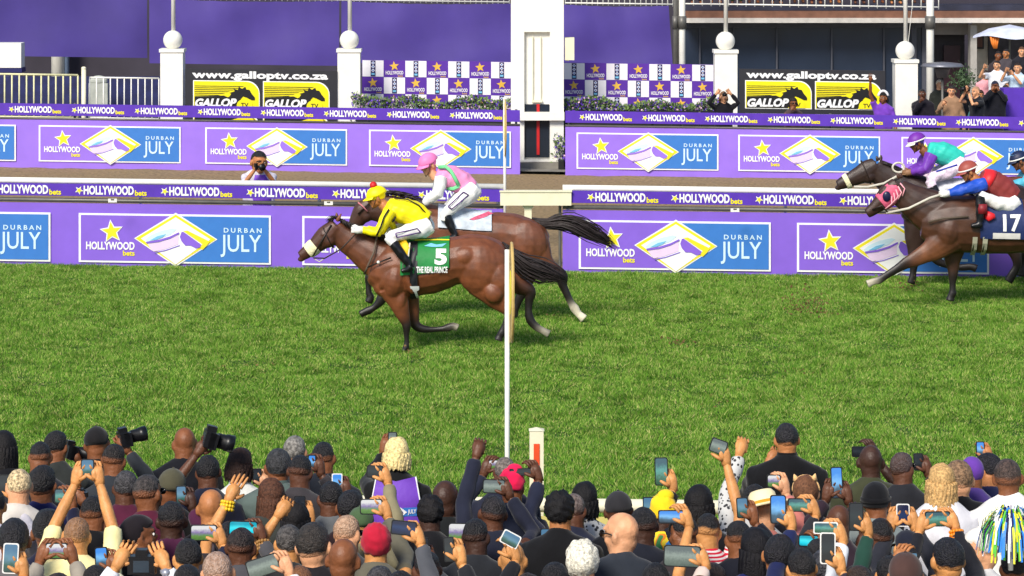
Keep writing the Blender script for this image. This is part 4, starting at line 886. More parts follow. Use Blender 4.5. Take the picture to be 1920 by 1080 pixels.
    if glasses:
        gm = MB()
        for s in (-1, 1):
            gm.ell(head + Bh @ (np.array([s * .034, .1, .004]) * k), np.array((.027, .008, .02)) * k, Bh, 12, 8)
            gm.loft([head + Bh @ (np.array([s * .06, .085, .01]) * k), head + Bh @ (np.array([s * .086, .03, .012]) * k), head + Bh @ (np.array([s * .09, -.015, .002]) * k)], .004, n=5)
        build(gm, 'sunglasses', flat('dark lens', 16, 16, 20, 0.1, noise=0), body, smooth=True)
    if extra: extra(body, head, B, W)
    return body
# ================================================================== HORSES
M_horse = attrmat('horse coat', 0.4, 0.2, 130, 0.5)
M_strand = mat('horse hair', rgb(46, 38, 38), 0.5, 0.35, 30, spec=0.4)
BLK = np.array(rgb(26, 20, 20)); WHT = np.array(rgb(236, 226, 200))
def px_loft(mb, st, s, color, dy=0.0, n=14, D0=None):
    """stations (px, py, half-thickness px, half-depth m[, colour][, dy])"""
    pts = []; ra = []; rb = []; cs = []
    for q in st:
        p = P(q[0], q[1], s); p[1] += dy + (q[5] if len(q) > 5 else 0); pts.append(p); ra.append(q[2] / s); rb.append(q[3] if q[3] else q[2] / s); cs.append(q[4] if len(q) > 4 and q[4] is not None else color)
    # densify with smooth interpolation
    pts = np.array(pts); k = len(pts); t = np.arange(k); tt = np.linspace(0, k - 1, (k - 1) * 4 + 1)
    def cr(a):
        a = np.asarray(a, float); o = []
        for x in tt:
            i = min(int(x), k - 2); u = x - i; p0 = a[max(i - 1, 0)]; p1 = a[i]; p2 = a[i + 1]; p3 = a[min(i + 2, k - 1)]
            o.append(0.5 * ((2 * p1) + (-p0 + p2) * u + (2 * p0 - 5 * p1 + 4 * p2 - p3) * u * u + (-p0 + 3 * p1 - 3 * p2 + p3) * u ** 3))
        return np.array(o)
    mb.loft(cr(pts), np.maximum(cr(ra), .004), np.maximum(cr(rb), .004), n=n, color=cr(cs))
def strands(name, path, s, n, m, parent, env, dy=0, wild=0.25, rad=.006, seed=0, taper=True):
    """a lock of hair: many thin tubes running along path within an envelope (px)"""
    mb = MB(); r = np.random.default_rng(seed); P0 = np.array([P(a, b, s) + [0, dy, 0] for a, b in path]); k = len(P0); env = np.array(env) / s
    for i in range(n):
        o = r.normal(size=2) * 0.42; o = np.clip(o, -1, 1); L = 0.72 + 0.28 * r.random(); ph = r.random() * 6; pts = []; uu = np.linspace(0, 1, 9)
        for u in uu:
            x = u * L * (k - 1); j = min(int(x), k - 2); w = x - j; p = P0[j] * (1 - w) + P0[j + 1] * w; e_ = env[j] * (1 - w) + env[j + 1] * w
            t_ = P0[j + 1] - P0[j]; t_ /= np.linalg.norm(t_); nn = np.array([-t_[2], 0, t_[0]])
            pts.append(p + nn * e_ * (o[0] + wild * .5 * math.sin(u * 5 + ph)) + np.array([0, 1, 0]) * e_ * 0.6 * (o[1] + wild * math.cos(u * 4 + ph)))
        mb.loft(pts, rad * np.array([1, 1.3, 1.4, 1.3, 1.2, 1, .8, .5, .15]), n=4)
    return build(mb, name, m, parent, smooth=True)
class Horse:
    def __init__(h, label, s, coat, group='galloping racehorses'):
        h.s = s; h.coat = np.array(coat); h.mb = MB(); h.label = label; h.group = group; h.kids = []
    def L(h, st, dy=0, col=None, n=14): px_loft(h.mb, st, h.s, h.coat if col is None else np.array(col), dy, n)
    def E(h, px, py, rx, rz, ry, dy=0, col=None, rot=0):
        R = np.array(Matrix.Rotation(math.radians(rot), 3, 'Y')); h.mb.ell(P(px, py, h.s) + [0, dy, 0], (rx / h.s, ry, rz / h.s), R, 16, 12, color=h.coat if col is None else np.array(col))
    def finish(h, ox, paint=None):
        g = gz((ox - 960) / h.s); base = np.array([(ox - 960) / h.s, F / h.s, g])
        me = remesh(h.mb, 0.0125, 3, M_horse, 'racehorse', base, paint=paint or True, disp=0.0035, dfreq=22, sharp=.035)
        h.o = link('racehorse', me, None, base); tag(h.o, h.label, 'horse', h.group); h.base = base; return h.o
def ear(h, px, py, tipx, tipy, dy): h.L([(px, py, 4, .018), ((px + tipx) / 2, (py + tipy) / 2, 4, .02), (tipx, tipy, 1, .006)], dy, n=8)
def strap(parent, s, pts, w, m, name='bridle', dy=0.0, n=6):
    """leather strap through (px,py,depth) points"""
    mb = MB(); P_ = [P(a, b, s) + [0, c, 0] for a, b, c in pts]; mb.loft(P_, w / s / 2, [max(.004, w / s / 5)] * len(P_), n=n); return build(mb, name, m, parent, smooth=True)
def ring(parent, s, a, b, ra, rb, w, m, name, dy=0.0, off=1.06):
    """band round the muzzle / barrel: from pixel a to pixel b across the part, rb = depth half width"""
    pa, pb = P(*a, s), P(*b, s); c = (pa + pb) / 2; u = (pb - pa) / 2; mb = MB(); an = np.linspace(0, 2 * math.pi, 29)
    mb.loft([c + [0, dy, 0] + u * off * math.cos(t_) + np.array([0, 1, 0]) * rb * off * math.sin(t_) for t_ in an], [w / s / 2] * 29, [0.008] * 29, n=8, cap=False, ref=(pb - pa) / np.linalg.norm(pb - pa)); return build(mb, name, m, parent, smooth=True)
M_leather = flat('dark leather', 40, 28, 24, 0.45); M_rein = flat('pale rein', 206, 200, 186, 0.5); M_yb = flat('cream sheepskin', 240, 232, 190, 0.9, bump=0.6, bscale=60)
BAY = rgb(116, 66, 40); BAYL = rgb(164, 102, 62); BAYD = rgb(78, 46, 34); BAYM = rgb(100, 58, 38)

def cloth_on(h, name, cx, cz, ra, rd, x0, x1, a0, a1, m, dy=0, puff=1.05, zfn=None):
    """saddle cloth wrapped over the barrel; cx.. = barrel axis row as function of px"""
    s = h.s; mb = MB(); nx, na = 16, 22; v = []
    for i in range(nx):
        px = x0 + (x1 - x0) * i / (nx - 1)
        for j in range(na):
            a = a0 + (a1 - a0) * j / (na - 1); r_ = ra(px); c = P(px, cz(px), s)
            v.append(c + [0, dy - rd * puff * math.sin(a) - .004 * math.sin(px * .6 + j), r_ / s * puff * math.cos(a)])
    f = [[i * na + j, (i + 1) * na + j, (i + 1) * na + j + 1, i * na + j + 1] for i in range(nx - 1) for j in range(na - 1)]
    v = np.array(v); k = len(v); c0 = P((x0 + x1) / 2, cz((x0 + x1) / 2), s); v2 = v + (c0 + [0, dy, 0] - v) * np.array([0, .05, .05])
    mb.add(np.vstack([v, v2]), f + [[q + k for q in g[::-1]] for g in f]); return build(mb, name, m, h.o, smooth=True)
def side_text(h, txt, u0, v0, u1, v1, cz, ra, rd, m, name, dy=0, puff=1.05, bold=.03, lift=.006, shear=0, poly=None):
    """lettering lying on the near side of the cloth"""
    s = h.s; mb = MB()
    if poly is None: v, f = text2d(txt, bold, shear)
    else: v, f = np.array(poly), [list(range(len(poly)))]
    bmm = bmesh.new(); vs = [bmm.verts.new((a, 0, b)) for a, b in v]
    for q in f:
        try: bmm.faces.new([vs[i] for i in q])
        except ValueError: pass
    bmesh.ops.triangulate(bmm, faces=bmm.faces[:]); bmesh.ops.subdivide_edges(bmm, edges=[e_ for e_ in bmm.edges if e_.calc_length() > .2], cuts=2); bmesh.ops.triangulate(bmm, faces=bmm.faces[:])
    bmm.verts.index_update(); V = []
    for q in bmm.verts:
        px = u0 + q.co.x * (u1 - u0); py = v1 + (1 - q.co.z) * 0 + (v0 - v1) * q.co.z; c = P(px, cz(px), s); z = P(px, py, s)[2]
        w = max(-1, min(1, (z - c[2]) / (ra(px) / s * puff))); V.append([c[0], c[1] + dy - rd * puff * math.sqrt(1 - w * w) - lift, z])
    mb.add(V, [[q.index for q in g.verts] for g in bmm.faces]); bmm.free(); return build(mb, name, m, h.o)

# ---------------------------------------------------------------- jockeys
class Jockey:
    def __init__(j, label, s, sk, dy=0): j.s = s; j.label = label; j.sk = sk; j.dy = dy; j.body = MB(); j.parts = []
    def P(j, x, y, d=0): return P(x, y, j.s) + [0, j.dy + d, 0]
    def head(j, px, py, yaw, k=1.0, tilt=0): 
        f = Vector((math.sin(yaw), math.cos(yaw), -0.25 + tilt)); j.B = basis(f); j.hc = j.P(px, py); j.k = k; head_mb(j.body, j.hc, j.B, k)
    def limb(j, pts, r, dep=None, n=12, mb=None):
        mb = mb if mb is not None else j.body; q = [j.P(a, b, d) for a, b, d in pts]; mb.loft(q, np.array(r) / j.s, None if dep is None else np.array(dep), n=n); return mb
    def finish(j, ox):
        base = np.array([(ox - 960) / j.s, F / j.s + j.dy, H0 - (ox * 0 + 400 - YH) / j.s]); me = remesh(j.body, 0.009, 2, skin(j.sk), 'jockey', base)
        bm = bmesh.new(); bm.from_mesh(me)
        if j.hands.V: tmp = mesh_of(j.hands, 'h', skin(j.sk), True, base); bm.from_mesh(tmp); bpy.data.meshes.remove(tmp)
        bm.to_mesh(me); bm.free(); me.polygons.foreach_set('use_smooth', [True] * len(me.polygons))
        j.o = link('jockey', me, None, base); tag(j.o, j.label, 'jockey', 'jockeys riding in the race'); j.base = base
        todo = []
        for nm, mb, m, vox in j.parts:
            if nm in ('boots', 'boot_tops', 'gloves'):      # one mesh per side
                yc = F / j.s + j.dy; sides = {0: MB(), 1: MB()}; ext = 0; cuts = []; pos = 0
                for V_ in mb.V: cuts.append((pos, V_)); pos += len(V_)
                for st_, V_ in cuts:
                    t_ = sides[int(V_[:, 1].mean() > yc)]; t_.add(V_, [[i - st_ for i in q] for q in mb.F if st_ <= q[0] < st_ + len(V_)])
                todo += [({'boots': 'boot', 'boot_tops': 'boot_top', 'gloves': 'glove'}[nm], x, m, vox) for x in sides.values() if x.n]
            else: todo.append((nm, mb, m, vox))
        for nm, mb, m, vox in todo:
            if vox: link(nm, remesh(mb, vox, 2, m, nm, base, disp=.006, dfreq=42), j.o)
            else: build(mb, nm, m, j.o, smooth=True)
        return j.o
def helmet(j, m, m2=None, peak=True, pom=None, band=None):
    mb = MB(); k = j.k * 1.02
    shell(mb, j.hc, j.B, np.array([.1, .125, .108]) * k, lambda d: 0.8 + 0.22 * sstep(-.1, 0.0, d[2] + 0.12 * d[1]), 32, 22, cen=np.array((0, -.012, .03)) * k)
    j.parts.append(('helmet', mb, m, 0))
    if peak:
        pk = MB(); n = 14; v = []
        for q in (0, 1):
            for i in range(n):
                a = math.pi * (0.14 + 0.72 * i / (n - 1)); v.append(j.hc + j.B @ (np.array([math.cos(a) * (.1 + .004 * q), math.sin(a) * (.12 + .055 * q) - .01, .03 - .022 * q]) * k))
        v = np.array(v); v = np.vstack([v, v + j.B @ np.array([0, 0, -.007])]); f = [[i, i + 1, n + i + 1, n + i] for i in range(n - 1)] + [[2 * n + i, 3 * n + i, 3 * n + i + 1, 2 * n + i + 1] for i in range(n - 1)] + [[n + i, n + i + 1, 3 * n + i + 1, 3 * n + i] for i in range(n - 1)]
        pk.add(v, f); j.parts.append(('peak', pk, m2 or m, 0))
    if pom: pm = MB(); shell(pm, j.hc + j.B @ (np.array([0, -.0, .152]) * k), j.B, (.046,) * 3, lambda d: 1 + .12 * math.sin(9 * d[0] + 7 * d[2]) * math.cos(8 * d[1]), 20, 14, cen=(0, 0, 0)); j.parts.append(('pompom', pm, pom, 0))
    if band is not None:
        bd = MB(); a = np.linspace(0, 2 * math.pi, 33); bd.loft([j.hc + j.B @ (np.array([math.cos(t_) * .102, math.sin(t_) * .127 - .012, .036]) * k) for t_ in a], .011, n=6, cap=False); j.parts.append(('helmet_band', bd, band, 0))
    gg = MB(); gg.ell(j.hc + j.B @ (np.array([0, .088, .008]) * k), np.array((.062, .028, .022)) * k, j.B, 16, 10); j.parts.append(('goggles', gg, flat('goggle lens', 26, 24, 26, 0.15, noise=0), 0))
    st = MB(); st.loft([j.hc + j.B @ (np.array([s_ * .07, y_, z_]) * k) for s_, y_, z_ in ((-1, .02, .0), (-.95, .05, -.06), (0, .075, -.12), (.95, .05, -.06), (1, .02, 0))], .005, n=5); j.parts.append(('chin_strap', st, M_leather, 0))
M_breech = flat('white breeches', 238, 236, 234, 0.6, noise=0.04, bump=0.3, bscale=16); M_boot = flat('black boot', 24, 24, 28, 0.3, noise=0.1); M_glove = flat('white glove', 236, 234, 230, 0.7, noise=0.05)
def seam(j, pts, w, m, name, d): 
    mb = MB(); mb.loft([j.P(a, b, c) for a, b, c in pts], w / j.s / 2, [.004] * len(pts), n=6); j.parts.append((name, mb, m, 0))

# ================= horse A, number 5
hA = Horse('bay racehorse with cream noseband and green number 5 cloth, nearest and in front', 150.0, BAY)
h = hA
h.L([(694, 506, 20, .12), (706, 508, 36, .2), (740, 505, 56, .265), (780, 503, 53, .28), (820, 498, 49, .285), (850, 489, 45, .28), (885, 487, 48, .275), (915, 490, 46, .265), (940, 498, 34, .22), (955, 500, 20, .12)])
h.L([(628, 427, 16, .075, BAYD), (648, 446, 25, .085, BAYM), (674, 463, 30, .11, BAYM), (705, 482, 38, .15, BAYM), (738, 495, 46, .19, BAY)])
h.L([(632, 423, 15, .085), (615, 440, 20.5, .098), (599, 454, 17.5, .09), (584, 466, 13.5, .072), (572, 475, 12, .062), (563, 481, 9.5, .052)], col=BAYD)
h.E(617, 451, 16, 13, .1, rot=-35); h.E(565, 486, 7, 5, .045, col=(.02, .015, .015)); h.E(606, 438, 5, 4, .108, col=BAYD)
for dy in (-.07, .05): ear(h, 632, 414, 641 if dy < 0 else 630, 399, dy)
h.E(742, 520, 26, 42, .2, -.1, rot=12); h.E(900, 500, 44, 50, .16, -.14); h.E(935, 520, 30, 38, .14, -.14, rot=-25); h.E(720, 530, 22, 26, .13, -.06); 
K = BLK
h.E(765, 515, 10, 34, .1, -.2, rot=-18); h.E(872, 478, 26, 20, .1, -.19); h.E(925, 545, 17, 20, .08, -.22, rot=-35); h.E(728, 512, 11, 30, .08, -.17, rot=25); h.E(752, 556, 10, 20, .05, -.17)
h.L([(734, 535, 27, .12), (747, 562, 20, .085), (755, 584, 14.5, .062), (761, 602, 9.5, .045, K), (763, 611, 8, .042, K), (763, 624, 5.6, .03, K), (763, 640, 5.6, .03, K), (762, 648, 6.6, .036, K), (759, 654, 6, .034, K), (757, 660, 8, .048, (.05, .04, .04))], -.12)
h.L([(757, 535, 26, .12), (768, 562, 18, .085), (773, 588, 13, .06), (776, 606, 10, .045, K), (784, 616, 8.5, .042, K), (804, 620, 6, .03, K), (828, 619, 5.8, .03, K), (841, 616, 7, .036, K), (849, 613, 6, .034, K), (858, 617, 7, .045, WHT * .7)], .1)
h.L([(912, 522, 42, .13), (932, 550, 29, .11), (950, 572, 17, .075), (957, 586, 11.5, .05, K), (951, 600, 8, .035, K), (945, 613, 7, .032, K), (941, 622, 8, .038, K), (937, 628, 7, .035, K), (934, 636, 9, .048, (.05, .04, .04))], -.12)
h.L([(930, 508, 38, .13), (955, 524, 27, .11), (976, 538, 18, .075, BAYD), (994, 549, 12, .05, K), (992, 566, 8.5, .036, K), (991, 586, 7.5, .032, K), (995, 604, 8.5, .036, K), (1006, 616, 7, .034, K), (1018, 623, 6.5, .034, WHT * .5), (1030, 629, 8, .046, (.1, .09, .08))], .12)
h.finish(800)
strands('tail', [(938, 458), (956, 476), (985, 498), (1015, 509), (1042, 517), (1066, 527)], 150, 190, M_strand, h.o, [6, 13, 20, 22, 17, 8], .02, .35, .0065, 3)
strands('mane', [(636, 411), (654, 421), (678, 431), (702, 438), (730, 446)], 150, 40, M_strand, h.o, [2, 3, 3.5, 3.5, 3], 0, .3, .008, 4)
mm = MB(); r = np.random.default_rng(9)
for i in range(170):
    u = r.random(); x = 636 + u * 92; y = 412 + u * 34; p = P(x, y, 150) + [0, r.normal() * .02 - .03, 0]; mm.loft([p, p + [.03, -.03 - .03 * r.random(), .0 + .02 * r.random()], p + [.07 + .05 * r.random(), -.06, -.05 - .06 * r.random()]], [.008, .007, .002], n=4)
for i in range(46):
    p = P(634, 410, 150) + [r.normal() * .015, r.normal() * .02, 0]; mm.loft([p, p + [-.04 - .03 * r.random(), -.01, .02 + .02 * r.random()], p + [-.08 - .06 * r.random(), -.03 + .04 * r.random(), -.07 * r.random()]], [.007, .005, .002], n=4)
build(mm, 'mane_locks', M_strand, h.o, smooth=True)
nb = MB(); px_loft(nb, [(592, 460, 15, .083), (588, 463.5, 16, .087), (581, 469, 15, .082), (577, 472, 13.6, .075)], 150, (1, 1, 1)); build(nb, 'noseband', M_yb, h.o, smooth=True)
ring(h.o, 150, (606, 425), (625, 464), 0, .1, 3, M_leather, 'bridle', 0, 1.03)
strap(h.o, 150, [(588, 478, -.09), (604, 450, -.108), (622, 420, -.09)], 3, M_leather); strap(h.o, 150, [(588, 482, -.09), (610, 482, -.12), (640, 465, -.14), (672, 432, -.19)], 2.6, M_leather, 'rein'); strap(h.o, 150, [(590, 484, -.08), (600, 489, -.1), (616, 478, -.11)], 2, M_rein, 'bit')
strap(h.o, 150, [(708, 440, -.12), (702, 470, -.2), (690, 498, -.2), (684, 512, -.13)], 4, flat('grey strap', 96, 82, 70, .6), 'breastplate'); strap(h.o, 150, [(690, 498, -.2), (706, 490, -.24), (735, 478, -.28)], 3, M_leather, 'breastplate'); mb = MB(); mb.ell(P(711, 487, 150) + [0, -.25, 0], (.02, .012, .02)); build(mb, 'buckle', M_white, h.o, smooth=True)
ctr = lambda px: np.interp(px, [706, 740, 780, 820, 850, 885], [508, 505, 503, 498, 489, 487]); rad = lambda px: np.interp(px, [706, 740, 780, 820, 850, 885], [36, 56, 53, 49, 45, 48])
cloth_on(h, 'saddle_cloth', 0, ctr, rad, .285, 752, 843, -.8, 1.68, flat('green cloth', 22, 126, 58, .6, noise=.1, bump=.3, bscale=14), puff=1.07)
side_text(h, '5', 816, 462, 839, 491, ctr, rad, .285, M_lw, 'number', puff=1.08, bold=.05); side_text(h, 'THE REAL PRINCE', 782, 494, 840, 506, ctr, rad, .285, M_lw, 'name_lettering', puff=1.08, bold=.035)
side_text(h, '', 796, 452, 838, 460, ctr, rad, .285, M_lblue, 'sponsor_mark', puff=1.08, poly=[(0, .3), (.3, .9), (.55, .6), (1, .9), (.8, .2), (.4, .1)])
side_text(h, '', 778, 446, 843, 449, ctr, rad, .285, M_yel, 'yellow_piping', puff=1.09, poly=[(0, 0), (1, .4), (1, 1), (0, .7)])
cloth_on(h, 'girth', 0, ctr, rad, .285, 770, 784, .4, 2.9, flat('black girth', 34, 34, 40, .5), puff=1.085)
side_text(h, '', 770, 531, 787, 557, ctr, rad, .285, M_lw, 'girth_buckle', puff=1.075, poly=[(0, 1), (1, 1), (1, .7), (.75, .6), (.95, .05), (.7, 0), (.45, .55), (.1, .7)], lift=.02)

# ================= jockey A, yellow
J = Jockey('jockey in yellow silks and yellow cap with red pompom', 150.0, 'tan', 0.0); j = J; j.hands = MB()
M_silkY = flat('yellow silk', 250, 232, 12, .5, noise=.05, bump=.25, bscale=12)
j.head(706, 371, math.radians(-98), 1.05)
j.limb([(716, 382, 0), (728, 392, 0)], [10, 12]); j.limb([(735, 393, 0), (770, 400, 0), (800, 420, 0)], [15, 16, 16], [.12, .12, .13])
def jarm(mb, a, b, c, rr=(10, 9, 7)): j.limb([a, ((a[0] + b[0]) / 2, (a[1] + b[1]) / 2, (a[2] + b[2]) / 2), b, ((b[0] + c[0]) / 2, (b[1] + c[1]) / 2, (b[2] + c[2]) / 2), c], [rr[0], rr[0] * .95, rr[1], rr[1] * .92, rr[2]], mb=mb)
jarm(j.body, (733, 394, -.17), (708, 434, -.22), (676, 427, -.19), (6, 5, 4)); jarm(j.body, (733, 396, .17), (712, 438, .22), (682, 432, .15), (6, 5, 4))
tm = MB(); j.limb([(724, 383, 0), (735, 390, 0), (756, 395, 0), (780, 402, 0), (800, 414, 0)], [14, 19, 24, 23, 18], [.11, .19, .2, .18, .16], 20, tm); jarm(tm, (733, 392, -.17), (709, 433, -.23), (681, 427, -.19), (12, 9, 6.5)); jarm(tm, (734, 395, .17), (714, 438, .22), (688, 432, .15), (12, 9, 6.5))
j.parts.append(('silks', tm, M_silkY, .011))
gl = MB(); j.limb([(683, 428, -.19), (672, 428, -.19), (664, 427, -.18)], [6.5, 7.5, 6.5], [.04, .045, .04], 12, gl)
for i in range(4): gl.loft([j.P(668, 424 + i * 2.6, -.225 + .005 * i), j.P(661, 423 + i * 2.8, -.2), j.P(662, 425 + i * 2.8, -.165)], .009, n=6)
gl.loft([j.P(674, 422, -.2), j.P(667, 419, -.19), j.P(662, 421, -.18)], .01, n=6); j.limb([(690, 433, .15), (676, 433, .15), (670, 432, .15)], [6, 7, 6], mb=gl); j.parts.append(('gloves', gl, M_glove, 0))
bt = MB()
for sg in (-1, 1): j.limb([(806, 420, .1 * sg), (792, 427, .14 * sg), (765, 431, .22 * sg), (736, 438, .29 * sg), (729, 444, .31 * sg)], [17, 18, 14, 10.5, 9], [.12, .12, .1, .075, .06], 16, bt); j.limb([(730, 438, .31 * sg), (742, 455, .33 * sg), (752, 468, .33 * sg)], [10, 9, 8], mb=bt)
j.parts.append(('breeches', bt, M_breech, .011)); bo = MB()
for sg in (-1, 1): j.limb([(738, 450, .325 * sg), (750, 464, .335 * sg), (762, 480, .345 * sg), (770, 491, .34 * sg)], [10, 10, 7.5, 6.5], mb=bo); j.limb([(773, 492, .35 * sg), (766, 499, .35 * sg), (754, 502, .35 * sg)], [6.5, 6, 4], mb=bo)
j.parts.append(('boots', bo, M_boot, .011)); M_pur = flat('purple trim', 84, 44, 120, .6); M_blk = flat('black trim', 20, 18, 20, .6)
j.limb([(806, 420, 0), (765, 431, -.2), (732, 440, -.29), (755, 470, -.33), (770, 492, -.34)], [8, 7, 6, 5, 4]); j.limb([(806, 420, 0), (765, 431, .2), (732, 440, .29), (755, 470, .33), (770, 492, .34)], [8, 7, 6, 5, 4])
for a, b_ in (((744, 431), (784, 424)), ((746, 439), (790, 431))): seam(j, [(a[0], a[1], -.375), ((a[0] + b_[0]) / 2, (a[1] + b_[1]) / 2, -.335), (b_[0], b_[1], -.275)], 2.2, M_pur, 'side_stripe', 0)
seam(j, [(744, 431, -.375), (746, 439, -.38)], 2.2, M_pur, 'side_stripe', 0); seam(j, [(784, 424, -.29), (790, 431, -.275)], 2.2, M_pur, 'side_stripe', 0)
seam(j, [(731, 388, -.265), (722, 402, -.285), (716, 420, -.3), (708, 437, -.3)], 3.2, M_blk, 'sleeve_stripe', 0)
seam(j, [(740, 370, -.1), (765, 372, -.12), (786, 383, -.13), (802, 402, -.1)], 2.6, M_blk, 'back_stripe', 0); seam(j, [(743, 403, -.2), (737, 413, -.2)], 3.4, M_blk, 'front_stripe', 0)
st = MB(); j.limb([(730, 408, .0), (737, 425, .02), (742, 432, .02)], [7, 6, 4], [.09, .07, .05], 10, st); j.parts.append(('silk_tail', st, M_silkY, 0))
helmet(j, M_silkY, None, True, M_red); j.finish(750)
# saddle bits of A
mb = MB(); mb.loft([P(752, 448, 150) + [0, -.24, 0], P(764, 462, 150) + [0, -.31, 0], P(766, 474, 150) + [0, -.335, 0]], [.07, .055, .02], [.03, .02, .01], n=10); build(mb, 'saddle_flap', flat('yellow number pad', 240, 196, 30, .6), hA.o, smooth=True)
strap(hA.o, 150, [(770, 450, -.3), (768, 470, -.34), (767, 482, -.36)], 3, M_rein, 'stirrup_leather')
mb = MB(); a = np.linspace(0, 2 * math.pi, 17); mb.loft([P(764, 492, 150) + [.045 * math.cos(t_), -.35, .06 * math.sin(t_)] for t_ in a], .007, n=6, cap=False); build(mb, 'stirrup', M_grey, hA.o, smooth=True)

# ================= horse B behind A
hB = Horse('brown racehorse on the far side of number 5, dark tail streaming behind', 140.0, rgb(112, 66, 44)); h = hB; BD = rgb(70, 44, 36)
h.L([(745, 425, 24, .15, BD), (780, 430, 48, .23, BD), (820, 436, 50, .27), (860, 438, 46, .28), (900, 440, 42, .28), (940, 442, 44, .275), (975, 448, 44, .27), (1005, 455, 36, .23), (1022, 462, 22, .14)])
h.L([(690, 392, 20, .085, BD), (715, 392, 27, .1, BD), (745, 402, 34, .14, BD), (782, 420, 42, .18)], col=BD)
h.L([(697, 382, 15, .085, BD), (683, 394, 20, .1), (673, 408, 17, .088), (666, 421, 13, .07), (662, 432, 11, .06), (660, 438, 8, .05)], col=BD)
h.E(686, 404, 12, 13, .1, col=BD); ear(h, 696, 370, 692, 360, -.05); ear(h, 700, 371, 699, 361, .06)
h.E(985, 455, 42, 46, .15, -.14); h.E(785, 450, 26, 36, .18, -.1)
h.L([(995, 462, 38, .14), (1012, 490, 28, .11), (1030, 505, 19, .08, BD), (1052, 516, 13, .055, K), (1055, 532, 9, .04, K), (1063, 551, 7, .034, K), (1071, 567, 7, .034, K), (1077, 576, 8.5, .04, WHT * .9), (1084, 586, 7, .036, WHT * .9), (1095, 596, 9, .046, WHT * .8)], -.1)
h.L([(985, 470, 36, .14), (990, 500, 26, .11), (985, 526, 18, .08, BD), (980, 548, 12, .055, K), (972, 566, 8, .036, K), (966, 584, 7, .034, K), (964, 594, 8, .038, K), (958, 604, 8.5, .045, K)], .12)
h.L([(770, 465, 28, .12), (748, 505, 22, .09), (728, 535, 15, .062, BD), (717, 556, 10.5, .048, K), (710, 567, 8, .04, K), (700, 576, 6.5, .033, K), (692, 580, 7.5, .037, K), (683, 584, 6.5, .035, K), (676, 588, 7.5, .045, K * .8)], -.1)
h.L([(765, 465, 27, .12), (735, 490, 20, .085), (708, 508, 14, .06, BD), (693, 520, 9.5, .046, K), (690, 536, 6.5, .034, K), (691, 552, 6.5, .034, K), (694, 560, 7.5, .038, K), (690, 570, 8, .044, K)], .12)
h.finish(880)
strands('tail', [(996, 414), (1024, 421), (1052, 416), (1078, 420), (1108, 434), (1135, 450), (1158, 468)], 140, 200, M_strand, h.o, [5, 8, 14, 18, 18, 12, 5], 0, .4, .0065, 5)
mm = MB()
for i in range(150):
    u = r.random(); x = 700 + u * 84; y = 362 + 18 * u * u - 6 * math.sin(u * 3); p = P(x, y + 6, 140) + [0, r.normal() * .02, 0]; mm.loft([p, p + [.03, -.02, .03 + .03 * r.random()], p + [.11 + .07 * r.random(), -.02, .0 + .05 * r.random()]], [.008, .007, .002], n=4)
build(mm, 'mane', M_strand, h.o, smooth=True)
ctrB = lambda px: np.interp(px, [780, 820, 860, 900, 940], [430, 436, 438, 440, 442]); radB = lambda px: np.interp(px, [780, 820, 860, 900, 940], [48, 50, 46, 42, 44])
cloth_on(h, 'saddle_cloth', 0, ctrB, radB, .28, 822, 922, -.7, 1.3, flat('pale blue grey cloth', 196, 206, 218, .6, noise=.3, nscale=8, bump=.5, bscale=12), puff=1.09)
side_text(h, '', 880, 395, 925, 409, ctrB, radB, .28, flat('pink print', 206, 90, 120, .6, noise=.4, nscale=30), 'cloth_print', puff=1.1, poly=[(0, .1), (.3, .5), (.8, 1), (1, .8), (.6, .3), (.2, 0)])
strap(h.o, 140, [(672, 378, -.1), (682, 386, -.12), (690, 395, -.12)], 3, flat('pink strap', 196, 120, 126, .6)); strap(h.o, 140, [(700, 372, -.09), (688, 384, -.12), (672, 400, -.11)], 3, M_leather)
# ================= jockey B, pink
J = Jockey('jockey in pink silks with green sash, white sleeves and pink cap', 140.0, 'light', 0.0); j = J; j.hands = MB()
j.head(803, 309, math.radians(-125), 1.12, -.1); j.limb([(808, 322, 0), (818, 334, 0)], [8, 10]); j.limb([(826, 330, 0), (850, 340, 0), (876, 362, 0)], [14, 15, 15], [.12, .12, .13])
jarm(j.body, (830, 330, -.17), (822, 361, -.24), (794, 379, -.14), (6, 5, 4)); jarm(j.body, (828, 330, .17), (818, 364, .2), (792, 380, .05), (6, 5, 4))
tm = MB(); j.limb([(818, 324, 0), (828, 328, 0), (845, 333, 0), (866, 343, 0), (884, 356, 0)], [13, 19, 23, 23, 18], [.1, .19, .2, .18, .15], 20, tm); j.parts.append(('silks', tm, flat('pink silk', 240, 150, 196, .5, noise=.06, bump=.25, bscale=12), .011))
sl = MB(); jarm(sl, (828, 330, -.17), (822, 361, -.25), (797, 378, -.14), (12.5, 10, 7)); jarm(sl, (828, 330, .17), (818, 364, .21), (797, 379, .05), (12, 10, 7)); j.parts.append(('sleeves', sl, M_breech, .011))
M_gs = flat('mint sash', 120, 214, 150, .55)
for pts in ([(822, 312, -.14), (836, 310, -.19), (846, 318, -.215), (855, 334, -.215), (861, 346, -.19)], [(861, 346, -.19), (850, 352, -.16), (838, 352, -.12)]): seam(j, pts, 7, M_gs, 'sash', 0)
bt = MB()
for sg in (-1, 1): j.limb([(890, 352, .08 * sg), (880, 362, .14 * sg), (862, 374, .22 * sg), (842, 390, .28 * sg), (836, 398, .3 * sg)], [17, 18, 15, 11, 9], [.12, .12, .1, .07, .06], 16, bt); j.limb([(836, 394, .3 * sg), (834, 410, .31 * sg)], [9, 8], mb=bt)
j.parts.append(('breeches', bt, M_breech, .011)); bo = MB()
